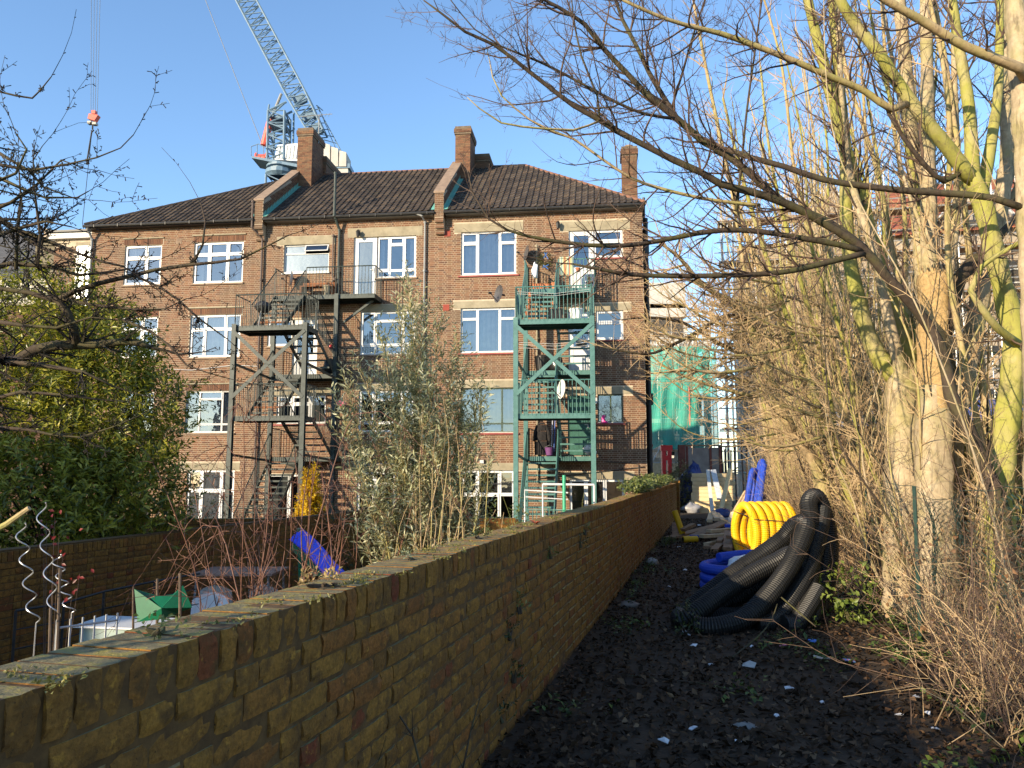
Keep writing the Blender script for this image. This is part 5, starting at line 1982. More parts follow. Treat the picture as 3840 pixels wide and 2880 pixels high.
# keep the heap on the ground and lean it on the hedge
for k, lp in enumerate(loops):
    pts = [B4(*p) for p in lp]
    pts = [Vector((p.x, p.y, max(p.z, .088))) for p in pts]
    mb = MB()
    corrugated(mb, pts, .091, 16, .026, .005)
    mb.build('pipe_loop', bpipe, BC, smooth=False)
bluem = plain('blue_pipe', (.012, .05, .40), (.05, .095, .38), 5, .5, .2, spec=.35, lo=.45, hi=.85)
yelm = plain('yellow_pipe', (.72, .43, .008), (.66, .39, .012), 5, .45, .05, spec=.35)
UC = thing('blue_pipe_coil', 'coil of blue corrugated duct lying flat beside the black pipe', 'drainage pipe', alley(1.62, 11.0, 0))
for k in range(3):
    mb = MB()
    pts = []
    rad = .54 + (.03, -.02, .04, -.05)[k]
    for i in range(25):
        a = 2 * math.pi * i / 24
        pts.append(Vector((rad * math.cos(a) + (.02, -.03, .03, .0)[k], rad * math.sin(a), .07 + k * .125 + .02 * math.sin(a + k))))
    corrugated(mb, pts, .066, 12, .02, .003)
    mb.build('pipe_loop', bluem, UC)
mb = MB(); corrugated(mb, [Vector((-.35, .1, .42)), Vector((0, .25, .44)), Vector((.35, .25, .45)), Vector((.65, .1, .42))], .064, 12, .02, .003); mb.build('pipe_end', bluem, UC)
lump('plastic_sheet', 'crumpled clear white plastic sheet lying in the blue coil', 'plastic sheet', alley(1.65, 10.95, .22), (.27, .22, .14), plain('white_film', (.6, .6, .6), (.75, .75, .75), 8, .3), 41, 14)
YC = thing('yellow_pipe_coil', 'strapped coil of yellow corrugated duct standing upright behind the blue coil', 'drainage pipe', alley(2.05, 14.4, 0), -AL + R(20))
for k in range(6):
    pts = []
    for i in range(29):
        a = 2 * math.pi * i / 28
        pts.append(Vector((-.34 + k * .137 + .01 * math.sin(3 * a + k), .45 * math.sin(a) * (1.05 if k % 2 else 1), .52 - .455 * math.cos(a))))
    mb = MB(); corrugated(mb, pts, .066, 12, .03, .0045); mb.build('pipe_loop', yelm, YC)
for zz, tilt in ((.74, -.04), (.2, .05)):
    mb = MB()
    mb.tube([(-.44, .2, zz + .12), (-.42, -.2, zz + .08), (-.36, -.46, zz + .02), (0, -.5, zz), (.38, -.49, zz + tilt), (.45, -.2, zz + .02), (.43, .3, zz)], .008, 5)
    mb.build('strap', M['black'], YC)
LC = thing('blue_pipe_coil', 'tall bundle of bent blue duct standing upright behind the yellow coil', 'drainage pipe', alley(2.05, 16.5, 0))
lo_ = Vector(LC.location)
def L4(x, y, Y): return at(2300 + x * .6028, 1500 + y * .6028, Y) - lo_
for lp in ([(815, 800, 16.2), (830, 660, 16.3), (850, 520, 16.4), (865, 445, 16.5), (885, 450, 16.6), (880, 520, 16.7), (860, 660, 16.7), (845, 800, 16.7)],
           [(860, 800, 16.3), (885, 620, 16.4), (910, 480, 16.5), (930, 390, 16.6), (915, 400, 16.75), (900, 480, 16.85), (880, 640, 16.9)],
           [(880, 800, 16.0), (905, 660, 16.1), (925, 500, 16.2), (938, 400, 16.3)], [(880, 760, 16.1), (915, 610, 16.2), (935, 600, 16.5)]):
    mb = MB(); pts = [L4(*p) for p in lp]; corrugated(mb, pts, .062, 10, .03, .002); mb.build('pipe_loop', bluem, LC)
for i, (a, b, lb) in enumerate((((.5, 19.0, .1), (.32, 19.15, .62), 'short yellow pipe offcut leaning on the wall by the timber'), ((.55, 17.8, .075), (.85, 17.95, .08), 'short yellow pipe offcut lying open end forward below the planks'))):
    T = thing('pipe_offcut', lb, 'pipe', alley(*a))
    p, q = Vector((0, 0, 0)), alley(*b) - alley(*a)
    d = (q - p).normalized()
    mb = MB(); corrugated(mb, [p, p.lerp(q, .5), q], .07, 14, .03, .003); mb.lathe(p - d * .003, [(.07, 0), (.055, 0), (.055, .15), (0, .16)], 14, d)
    mb.build('tube', [yelm], T)
    mb = MB(); mb.lathe(p - d * .006, [(.052, 0), (0, .001)], 14, d); mb.build('bore', M['black'], T)

# ---------------------------------------------------------------- timber, insulation, sheets
planks = [((.25, 18.3, .07), (1.3, 22.4, .10), .22, 'wood_old'), ((.55, 18.4, .05), (1.35, 21.0, .06), .2, 'wood_old'), ((.8, 18.2, .12), (1.55, 21.2, .30), .21, 'wood_old'),
          ((1.05, 16.9, .06), (1.7, 18.9, .07), .1, 'wood_new'), ((1.3, 16.6, .14), (1.45, 18.5, .2), .1, 'wood_old'), ((.95, 17.2, .2), (1.9, 17.9, .22), .15, 'wood_new'), ((1.1, 17.6, .28), (1.75, 18.1, .3), .14, 'wood_new'),
          ((1.45, 15.6, .1), (1.5, 17.2, .3), .14, 'wood_old'), ((1.65, 15.7, .12), (1.75, 17.0, .45), .13, 'wood_old'), ((1.5, 15.9, .3), (1.85, 17.4, .5), .12, 'wood_old'), ((1.2, 15.7, .06), (1.35, 16.8, .1), .12, 'wood_old'),
          ((1.12, 18.4, .45), (1.16, 19.5, .55), .1, 'wood_new'), ((1.28, 18.5, .48), (1.2, 19.6, .58), .1, 'wood_new'), ((1.42, 18.5, .45), (1.28, 19.5, .55), .1, 'wood_new'), ((.35, 18.6, .03), (.3, 19.6, .3), .12, 'wood_old'), ((.5, 18.9, .2), (.75, 19.1, .32), .14, 'wood_old'),
          ((1.0, 16.4, .05), (1.7, 16.2, .05), .1, 'wood_old'), ((1.5, 17.6, .4), (1.95, 18.3, .45), .12, 'wood_new')]
PL = ['longest weathered plank reaching the wall, lowest of the timber heap', 'second weathered plank beside the longest one', 'broad plank with blue painted end on top of the timber heap', 'pale batten at the front edge of the timber heap', 'dark batten beside the yellow coil under the pale offcuts', 'pale board lying crosswise in the timber heap', 'pale board lying crosswise higher in the heap',
      'brown beam pointing at the camera with a square cut end', 'brown beam propped against the yellow coil', 'short brown beam on top of the two propped beams', 'short brown beam lying lowest in front of the heap', 'leftmost of three pale battens stacked on the heap', 'middle of three pale battens stacked on the heap', 'rightmost of three pale battens stacked on the heap', 'short board leaning on the garden wall by the yellow pipe', 'short block of wood beside the leaning yellow pipe', 'low crosswise batten in front of the heap', 'pale board beside the blue upright pipes']
for (a, b, w_, m), lb in zip(planks, PL):
    T0 = alley(*a)
    mb = MB()
    q = alley(*b) - T0
    th = .04 if w_ > .16 else .065
    w_ *= 1.2; mb.bar((0, 0, 0), q, w_, th)
    o = mb.build('timber_plank', M[m]); o.location = T0; tag(o, lb, 'plank', 'timber thrown in a heap in the alley')
    if 'blue' in lb:
        t = MB(); d = q.normalized(); t.bar(-d * .006, d * .05, w_ + .004, th + .004); t.build('painted_end', bluem, o)
foam = plain('insulation_foam', (.52, .40, .22), (.60, .47, .28), 2, .8, .1)
foil = plain('grey_facing', (.40, .43, .48), (.5, .53, .58), 3, .5)
ST = thing('insulation_stack', 'tall stack of cream foam insulation boards on the alley floor', 'insulation boards', alley(1.12, 31.6, 0), -AL)
hh = 0
for i in range(11):
    th = .11 if i < 4 else .15
    mb = MB(); ox = rw.uniform(-.03, .03) + (.12 if i > 3 else 0)
    mb.box(-.80 + ox, .78 + ox, -1.0 + (.25 if i > 3 else 0), 1.0, hh + .004, hh + th - .006); hh += th
    mb.build('insulation_board', foam, ST)
for i, (x0, x1, zt_, w_, m, lb) in enumerate(((1.05, 1.18, 1.62, .13, 'oldwhite', 'white plastic trim leaning on the front of the insulation stack'), (1.25, 1.46, 1.62, .2, None, 'grey faced board leaning beside the white trim'), (1.42, 1.82, 1.66, .16, 'foam', 'cream board strip leaning at the right of the insulation stack'))):
    p = alley(x1 if i == 2 else x1, 30.0 if i != 1 else 30.2, .02 + (.5 if i == 1 else 0)); q = alley(x0 if i != 2 else 1.98, 30.55, zt_)
    if i == 2: p, q = alley(1.45, 29.9, .02), alley(1.88, 30.5, 1.66)
    mb = MB(); mb.bar((0, 0, 0), q - p, w_, .05, (0, -1, 0)); o = mb.build('leaning_board', foil if m is None else (foam if m == 'foam' else M[m])); o.location = p; tag(o, lb, 'board')
lump('plastic_wrap', 'crumpled white plastic wrapping at the foot of the insulation stack', 'plastic sheet', alley(.42, 30.3, 0), (.35, .3, .2), plain('grey_film', (.2, .2, .22), (.34, .34, .36), 6, .35), 51, 14)
lump('tarpaulin', 'navy blue tarpaulin draped left of the insulation stack', 'tarpaulin', alley(.45, 32.6, 0), (.6, .5, .95), tarp, 52, 14)
lump('tarpaulin', 'scrap of navy tarpaulin on the floor before the insulation stack', 'tarpaulin', alley(1.55, 27.8, 0), (.4, .3, .16), tarp, 53, 12)
mb = MB()
mb.hexa([(-.5, 0, 0), (.5, 0, 0), (.5, .03, 0), (-.5, .03, 0), (-.25, .5, .62), (.55, .5, .68), (.55, .53, .68), (-.25, .53, .62)])
o = mb.build('plasterboard_sheet', plain('plasterboard', (.46, .36, .25), (.58, .48, .36), 5, .8)); o.location = alley(1.85, 18.6, 0); o.rotation_euler = (0, 0, -AL); tag(o, 'torn cream sheet leaning behind the timber heap', 'sheet')
mb = MB(); mb.bar(alley(1.05, 23, .2), alley(1.6, 21.2, .35), .08, .05); o = mb.build('white_trim', M['oldwhite']); tag(o, 'short white plastic strip lying across the timber heap', 'plastic strip')
for i in range(4):
    mb = MB(); a = alley(1.5 + i * .05, 22, .1); b = alley(2.1 + i * .07, 23.2, 1.0 + i * .05); mb.bar((0, 0, 0), b - a, .05, .05); o = mb.build('timber_batten', M['wood_old'] if i % 2 else M['wood_new']); o.location = a
    tag(o, ['leftmost thin batten', 'second thin batten from the left', 'third thin batten from the left', 'rightmost thin batten'][i] + ' leaning up behind the blue pipes', 'batten', 'battens leaning behind the blue pipes')

# ---------------------------------------------------------------- hurdles, table and other garden things
def gp(x, y, Y):
    return at(x, y, Y)


gz = -.86
T = thing('cold_frame', 'white lidded plastic cold frame behind the mossy wall top', 'cold frame', (-3.35, 7.0, gz), R(-10))
mb = MB(); mb.box(-.40, .40, -.16, .16, 0, 1.06); mb.build('body', plain('clear_plastic', (.25, .32, .3), (.35, .42, .4), 3, .3), T)
mb = MB(); mb.hexa([(-.44, -.2, 1.064), (.44, -.2, 1.064), (.44, .2, 1.08), (-.44, .2, 1.08), (-.44, -.2, 1.08), (.44, -.2, 1.08), (.44, .2, 1.096), (-.44, .2, 1.096)]); mb.build('lid', M['upvc'], T)
T = thing('wire_trellis', 'white wire trellis edge standing in front of the cold frame', 'trellis', (0, 0, 0))
mb = MB(); a, b = gp(215, 2355, 5.3), gp(440, 2325, 5.8)
mb.tube([a, b], .008, 5)
for i in range(6):
    p = a.lerp(b, i / 5); mb.tube([p + Vector((0, 0, .05)), (p.x, p.y, gz)], .007, 4)
mb.build('wire', M['oldwhite'], T)
# metal hurdle fence
T = thing('garden_hurdle', 'low rusty metal hurdle fence running through the dark garden', 'hurdle fence', (0, 0, 0))
pts = [gp(60, 2290, 7.2), gp(240, 2262, 7.6), gp(390, 2218, 8.0), gp(580, 2180, 8.5), gp(750, 2150, 9.0)]
mb = MB()
for i in range(len(pts) - 1):
    a, b = pts[i], pts[i + 1]
    for dz in (0, -.17, -.34, -.5):
        mb.tube([a + Vector((0, 0, dz)), b + Vector((0, 0, dz))], .012 if dz == 0 else .006, 5)
    mb.tube([a, (a.x, a.y, gz)], .013, 5)
mb.build('rail', M['black'], T)
T = thing('garden_table', 'round edged brown garden table seen through the brambles', 'table', gp(905, 2138, 10.9) * 1)
T.location.z = gz
h = gp(905, 2138, 10.9).z - gz
mb = MB(); mb.box(-.55, .55, -.4, .4, h - .03, h); mb.build('tabletop', plain('table_brown', (.20, .12, .09), (.28, .17, .13), 5, .5), T)
for x in (-.48, .48):
    for y in (-.33, .33):
        mb = MB(); mb.tube([(x, y, h - .03), (x * 1.1, y * 1.15, 0)], .016, 6); mb.build('leg', M['greypipe'], T)
cp = plain('chair_white', (.62, .58, .55), (.72, .69, .66), 3, .5)
for i, (x, y, Y, lb) in enumerate(((790, 2185, 9.8, 'white plastic garden chair tipped in front of the brown table'), (830, 2112, 11.2, 'white plastic chair at the far left side of the brown table'), (1035, 2105, 11.3, 'white plastic chair at the far right side of the brown table'))):
    p = gp(x, y, Y)
    T = thing('garden_chair', lb, 'chair', (p.x, p.y, gz), R((20, 190, 170)[i]))
    h = p.z - gz
    s = min(1.0, h / .62)
    mb = MB()
    for k in range(8):
        a0, a1 = -.24 + .06 * k, -.24 + .06 * (k + 1)
        cv = lambda a: .24 + .06 * (1 - (a / .24) ** 2)
        mb.hexa([(a0 * s, cv(a0) * s, .42 * s), (a1 * s, cv(a1) * s, .42 * s), (a1 * s, (cv(a1) + .02) * s, .42 * s), (a0 * s, (cv(a0) + .02) * s, .42 * s),
                 (a0 * .9 * s, (cv(a0) + .1) * s, (.86 - .35 * a0 * a0 * 4) * s), (a1 * .9 * s, (cv(a1) + .1) * s, (.86 - .35 * a1 * a1 * 4) * s), (a1 * .9 * s, (cv(a1) + .12) * s, (.86 - .35 * a1 * a1 * 4) * s), (a0 * .9 * s, (cv(a0) + .12) * s, (.86 - .35 * a0 * a0 * 4) * s)])
    mb.build('backrest', cp, T)
    mb = MB(); mb.box(-.25 * s, .25 * s, -.24 * s, .24 * s, .40 * s, .43 * s); mb.build('seat', cp, T)
    for sx in (-1, 1):
        for sy in (-1, 1):
            mb = MB(); mb.tube([(sx * .2 * s, sy * .2 * s, .41 * s), (sx * .25 * s, sy * .25 * s, 0)], .018, 6); mb.build('leg', M['greypipe'], T)
T = thing('slide', 'blue plastic garden slide behind the wall beside the olive', 'slide', (0, 0, 0))
a, b = gp(1105, 2002, 10.5), gp(1330, 2215, 9.6)
wd = (b - a).normalized().cross(Vector((0, 1, -.25))).normalized() * .105
mb = MB()
prev = None
for k in range(11):
    f = k / 10
    p = a.lerp(b, f) + Vector((0, 0, .03 * math.sin(f * 6.3)))
    up_ = Vector((0, -.05, .02)); ring = [p - wd + up_, p - wd, p + wd, p + wd + up_]
    if prev:
        for i in range(3):
            mb.poly([prev[i], prev[i + 1], ring[i + 1], ring[i]])
    prev = ring
mb.build('chute', plain('slide_blue', (.03, .05, .62), (.04, .07, .7), 3, .35), T)
mb = MB(); mb.tube([a + wd * .9, (a.x + .1, a.y + .3, gz)], .04, 7); mb.bar(a.lerp(b, .02) - Vector((0, -.1, .14)), a.lerp(b, .6) - Vector((0, -.1, .14)), .2, .1); mb.build('support', plain('slide_green', (.01, .12, .06), (.015, .16, .08), 3, .4), T)
mb = MB()
c = gp(620, 2245, 5.0)
gs = [(-.2, 0, .06), (-.16, -.02, -.14), (.0, -.03, -.12), (.06, .05, -.1), (.16, .03, -.06), (.1, .02, .08), (.03, .04, .02), (-.1, .0, .01)]
top = [Vector(p) + c for p in gs]
for i in range(7):
    mb.poly([top[i], top[i + 1], c + Vector((.02, .1, -.03))])
for i in range(7):
    mb.poly([top[i + 1], top[i], c + Vector((0, -.05, -.05))])
o = mb.build('plastic_sheet', plain('green_plastic', (.004, .085, .04), (.008, .13, .06), 6, .4)); tag(o, 'torn green plastic sheet caught on twigs behind the wall top', 'plastic sheet')
# spiral plant stakes
cane_m = plain('old_cane', (.07, .05, .035), (.14, .10, .07), 9, .8)
for i, (x, y0, y1, Y, lb, ln) in enumerate(((105, 1962, 2340, 5.2, 'left spiral metal plant stake in front of the garden wall', 1), (182, 1885, 2330, 5.4, 'tallest spiral metal plant stake beside the red leaves', 1), (240, 2080, 2300, 5.6, 'short spiral metal plant stake right of the tallest one', 1))):
    p0, p1 = gp(x - 30, y0, Y), gp(x + 25, y1, Y)
    p1 = Vector((p1.x, p1.y, p1.z))
    n = 120
    mb = MB(); pts = []
    for k in range(n + 1):
        f = k / n
        q = p0.lerp(p1, f); a = f * 2 * math.pi * 4.3
        pts.append(q + Vector((.034 * math.cos(a), .034 * math.sin(a), 0)))
    pts.append(Vector((p1.x, p1.y, gz)))
    mb.tube(pts, .0042, 6)
    o = mb.build('spiral_stake', plain('galvanised_%d' % i, (.45, .45, .46), (.6, .6, .6), 9, .35, metal=.7)); tag(o, lb, 'plant stake', 'spiral stakes in the garden')
for i, (x, y, Y, h, lb) in enumerate(((225, 2130, 5.3, 1.2, 'tall grey wooden cane between the spiral stakes'), (190, 2280, 4.6, .9, 'brown cane behind the mossy wall top'), (500, 2200, 6.5, .8, 'thin upright cane beside the hurdle fence'), (590, 2170, 5.2, .9, 'thorny brown rose cane right of the cold frame'), (675, 2150, 4.8, .8, 'knobbly brown rose cane near the green plastic'))):
    p = gp(x, y, Y)
    mb = MB(); mb.tube([p, p + Vector((.02, 0, -h * .5)), (p.x, p.y, gz)], [.008, .01, .012], 6); o = mb.build('garden_cane', cane_m); tag(o, lb, 'cane')
T = thing('clothes_airer', 'white barred clothes frame with green pole beyond the wall top', 'clothes frame', (0, 0, 0))
mb = MB()
a, b = gp(2035, 1816, 14.5), gp(2228, 1818, 14.5)
mb.tube([a, b], .022, 7); mb.tube([b, (b.x, b.y, gz)], .02, 6); mb.tube([a, (a.x, a.y, gz)], .015, 6)
c, d = gp(1968, 1838, 14.0), gp(2130, 1848, 14.0)
mb.tube([c + Vector((0, 0, -.6)), c, d], .016, 6); mb.tube([c + Vector((0, 0, -.12)), d + Vector((0, 0, -.12))], .01, 5)
mb.build('bar', M['upvc'], T)
mb = MB(); p = gp(2115, 1782, 13.8); mb.tube([p, (p.x, p.y, gz)], .03, 8); mb.build('pole', plain('bright_green', (.02, .30, .17), (.03, .36, .2), 3, .4), T)
T = thing('patio_railing', 'low black railing in front of the patio doors', 'railing', (0, 0, 0))
mb = MB()
a, b = fac(6.9, 3.2, .1), fac(4.6, 3.2, .1)
for dz in (0, -.7):
    mb.tube([a + Vector((0, 0, dz)), b + Vector((0, 0, dz))], .016, 5)
for i in range(16):
    p = a.lerp(b, i / 15); mb.tube([p, p - Vector((0, 0, .8))], .009, 4)
mb.tube([a, (a.x, a.y, gz)], .02, 5); mb.tube([b, (b.x, b.y, gz)], .02, 5)
mb.build('rail', M['black'], T)
# closeboard fence pieces in the back garden
T = thing('garden_fence', 'low dark closeboard fence panel before the ground floor window', 'fence', fac(17.5, 4.0, gz), -TH)
for i in range(22):
    mb = MB(); x = i * .12; top = 1.0 + .5 * (i / 22) - .4 * max(0, (i - 14) / 8); mb.box(x, x + .11, 0, .02, 0, top); mb.build('board', M['wood_old'] if i % 3 else M['interior'], T)
mb = MB(); mb.box(0, 2.6, .022, .06, .4, .48); mb.build('rail', M['wood_old'], T)

# ---------------------------------------------------------------- rubbish on the ground
paper = plain('paper_litter', (.55, .56, .58), (.72, .73, .75), 9, .7)


def scrap(name, label, cat, lx, ly, s, m, seed, group=None, z=0.012):
    rr = random.Random(seed)
    mb = MB()
    n = 6
    P = []
    for i in range(n):
        a = 2 * math.pi * i / n + rr.uniform(-.3, .3)
        P.append(Vector((s * math.cos(a) * rr.uniform(.5, 1.1), s * .7 * math.sin(a) * rr.uniform(.5, 1.1), rr.uniform(0, s * .5))))
    c = Vector((0, 0, s * rr.uniform(.25, .6)))
    for i in range(n):
        mb.poly([P[i], P[(i + 1) % n], c])
        mb.poly([P[(i + 1) % n] - Vector((0, 0, .004)), P[i] - Vector((0, 0, .004)), c - Vector((0, 0, .006))])
    o = mb.build(name, m)
    p = alley(lx, ly)
    o.location = (p.x, p.y, ground_h(p.x, p.y) + z + (0.06 * max(0, lx - 2.6)))
    o.rotation_euler = (0, 0, rr.uniform(0, 6))
    tag(o, label, cat, group)


for i, (lx, ly, s) in enumerate(((1.69, 6.28, .055), (1.87, 5.99, .03), (2.51, 6.28, .05), (2.44, 5.55, .05), (1.05, 5.2, .035), (.9, 8.0, .045), (1.0, 7.5, .04), (.95, 7.9, .03), (.8, 9.4, .04), (.6, 11.0, .04), (1.5, 7.55, .03), (.75, 13, .06), (.5, 16.5, .07), (.6, 22, .12), (.8, 23.5, .1), (1.15, 6.9, .03), (1.3, 5.0, .03), (.9, 4.9, .05), (.7, 17.5, .06), (1.55, 5.6, .028), (2.3, 5.8, .04), (2.48, 5.9, .035))):
    scrap('litter_scrap', 'small scrap of white paper or plastic on the dark alley soil', 'litter', lx, ly, s, paper, 100 + i, 'white litter scattered on the alley floor')
scrap('plastic_scrap', 'bright blue plastic scrap right of the black pipe foot', 'litter', 2.03, 7.81, .06, bluep, 130)
scrap('plastic_scrap', 'pink plastic scrap in front of the black pipe', 'litter', 1.76, 7.6, .05, plain('pink_litter', (.5, .12, .22), (.65, .25, .35), 9, .5), 131)
scrap('plastic_wrapper', 'blue and red wrapper beside the hedge foot', 'litter', 2.22, 7.13, .07, plain('wrapper', (.5, .1, .1), (.1, .25, .5), 15, .4, lo=.48, hi=.52), 132)
scrap('cardboard_scrap', 'crumpled pale paper lump below the hedge', 'litter', 2.02, 7.16, .1, plain('pale_card', (.36, .32, .27), (.46, .42, .36), 12, .9), 133)
scrap('paper_scrap', 'creased grey paper sheet on the soil before the black pipe', 'litter', 1.45, 6.9, .09, plain('grey_paper', (.34, .33, .31), (.44, .43, .41), 12, .9), 134)
lump('plastic_bag', 'crumpled white bag lying against the wall foot', 'bag', alley(.2, 13.6, .0), (.11, .08, .06), plain('dirty_bag', (.22, .22, .22), (.42, .42, .41), 12, .6), 61)
lump('rubble_lump', 'pale lump of plastic rubble at the wall foot', 'rubble', alley(.24, 9.35, .0), (.11, .07, .05), plain('dusty_plastic', (.10, .085, .075), (.2, .165, .145), 9, .7), 62)
lump('rubble_lump', 'grey rubble lump on the soil near the frame bottom', 'rubble', alley(1.35, 5.35, -.02), (.09, .06, .035), plain('grey_rubble', (.13, .12, .11), (.22, .21, .19), 12, .9), 63)
# ---------------------------------------------------------------- bark and leaf materials
def bark(name, c1, c2, alg, amt, rough=.85):
    m, nt, N, L, bs = newmat(name)
    f = noise(nt, 14, 6, .7)
    c = ramp(nt, f, [(.3, c1), (.7, c2)])
    g = noise(nt, 2.2, 5, .65)
    c = mixc(nt, ramp(nt, g, [(.5 - amt * .35, (0, 0, 0)), (.72 - amt * .3, (1, 1, 1))]), c, alg)
    # lenticel bands
    ge = N.new('ShaderNodeNewGeometry'); mp = N.new('ShaderNodeMapping'); mp.inputs['Scale'].default_value = (16, 16, 3.2)
    L.new(ge.outputs['Position'], mp.inputs['Vector'])
    b = noise(nt, 1.0, 4, .7, mp.outputs['Vector'])
    c = mixc(nt, ramp(nt, b, [(.54, (0, 0, 0)), (.68, (.75, .75, .75))]), c, tuple(x * .38 for x in c1))
    pt = noise(nt, 4.5, 5, .7)
    c = mixc(nt, ramp(nt, pt, [(.55, (0, 0, 0)), (.72, (.7, .7, .7))]), c, tuple(x * .6 for x in c1))
    L.new(c, bs.inputs['Base Color'])
    bs.inputs['Roughness'].default_value = rough
    bs.inputs['Specular IOR Level'].default_value = .25
    bump(nt, bs, b, .5, .01)
    return m


bk_green = bark('green_bark', (.25, .21, .105), (.40, .34, .18), (.27, .26, .06), .55)
bk_grey = bark('grey_bark', (.28, .22, .14), (.46, .37, .245), (.26, .23, .09), .12)
bk_dark = bark('brown_bark', (.038, .027, .02), (.075, .055, .04), (.075, .072, .025), .12)
bk_tan = bark('tan_twig', (.30, .215, .12), (.46, .345, .20), (.30, .27, .09), .3)
bk_plum = bark('plum_bark', (.018, .014, .013), (.042, .033, .028), (.05, .05, .02), .0)
tw_red = plain('red_brown_twig', (.055, .032, .024), (.12, .078, .052), 9, .8)
tw_tan = plain('pale_twig', (.28, .19, .10), (.46, .335, .19), 6, .85)
raw_wood = pieces('torn_wood', [(0, (.40, .27, .12)), (1, (.52, .37, .19))], grain=30, gamt=.5)


def rdir(rr, d, a):
    """a direction at angle a from d"""
    p = Vector((rr.gauss(0, 1), rr.gauss(0, 1), rr.gauss(0, 1)))
    p = p - d * p.dot(d)
    if p.length < 1e-4:
        p = Vector((1, 0, 0))
    p.normalize()
    return (d * math.cos(a) + p * math.sin(a)).normalized()


def twig(mb, p, d, L, r, lev, rr, up=.10, wig=.16, kids=1.0, tip=.0014, spur=0):
    n = max(3, min(9, int(L / .09)))
    if lev == 0: n = 3
    st = L / n
    pts, rad, dirs = [p], [r], [d]
    q = p
    for i in range(n):
        d = Vector((d.x + rr.gauss(0, wig), d.y + rr.gauss(0, wig), d.z + rr.gauss(0, wig) + up)).normalized()
        q = q + d * st
        pts.append(q); dirs.append(d)
        rad.append(max(tip, r * (1 - .8 * (i + 1) / n)))
    mb.tube(pts, rad, 5 if r > .012 else (4 if r > .005 else 3), False)
    if spur:
        for i in range(1, n + 1):
            for _ in range(spur):
                s = rdir(rr, dirs[i], rr.uniform(.7, 1.4)); e = pts[i] - dirs[i] * st * rr.random()
                mb.tube([e, e + s * rr.uniform(.010, .028)], [.0028, .0034], 3, False)
    if lev > 0:
        gap = (.13 if lev == 1 else .19) / kids
        s = .18 * L
        axis = rdir(rr, d, math.pi / 2)
        while s < L * .97:
            i = min(int(s / st), n - 1)
            b = pts[i].lerp(pts[i + 1], s / st - i)
            dd = dirs[i + 1]
            axis = Quaternion(dd, math.pi / 2 + rr.uniform(-.4, .4)) @ axis
            axis = (axis - dd * axis.dot(dd)).normalized()
            for sg in (1, -1):
                if rr.random() < .78:
                    a = rr.uniform(.6, 1.05)
                    cd = (dd * math.cos(a) + axis * math.sin(a) * sg).normalized()
                    cl = (L - s * .75) * rr.uniform(.22, .55)
                    twig(mb, b, cd, max(.05, cl), max(tip * 1.3, rad[i] * .5), lev - 1, rr, up * 1.3, wig * 1.1, kids, tip, spur)
            s += gap * rr.uniform(.7, 1.4)


def limb(mbT, mbC, pts, rr, start=.25, gap=.3, L=(.5, 1.3), lev=1, mat=0, up=.10, kids=1.0, spur=0, prefer=None, n=9, wob_=.0):
    """a measured limb plus the side twigs that grow from it"""
    cp_, cr_ = curve(pts, .14)
    if wob_:
        cp_ = [p + Vector((rr.gauss(0, wob_), rr.gauss(0, wob_), rr.gauss(0, wob_))) * (1 if 0 < i < len(cp_) - 1 else 0) for i, p in enumerate(cp_)]
    cr_ = [r * rr.uniform(.95, 1.06) for r in cr_]
    mbT.mi = mat
    mbT.tube(cp_, cr_, n if max(cr_) > .02 else 6)
    tot = [0]
    for i in range(1, len(cp_)):
        tot.append(tot[-1] + (cp_[i] - cp_[i - 1]).length)
    s = tot[-1] * start
    k = 0
    while s < tot[-1] * .99:
        while k < len(tot) - 2 and tot[k + 1] < s: k += 1
        b = cp_[k]; d = (cp_[k + 1] - cp_[k]).normalized()
        r = cr_[k]
        for sg in (1, -1):
            if rr.random() < .7:
                cd = rdir(rr, d, rr.uniform(.55, 1.1))
                if prefer: cd = (cd + prefer * rr.uniform(0, 1)).normalized()
                l = rr.uniform(*L) * (1 - .45 * s / tot[-1])
                twig(mbC, b, cd, l, max(.0028, min(r * .5, .011)), lev, rr, up, .13, kids, spur=spur)
        s += gap * rr.uniform(.6, 1.5)
    e = cp_[-1]; d = (cp_[-1] - cp_[-2]).normalized()
    twig(mbC, e, d, rr.uniform(.3, .6), max(.0025, cr_[-1] * .8), lev, rr, up, .13, kids, spur=spur)


def PX(lst, yk=None):
    out = []
    for q in lst:
        x, y, Y, w = q
        out.append((at(x, y, Y), w * .5 * Y / FPX))
    return out


UPL = Vector((-.3, -.1, .6))
TREEG = 'coppiced trees along the chain link fence'
BARKS = [bk_green, bk_grey, bk_dark, bk_tan, raw_wood]


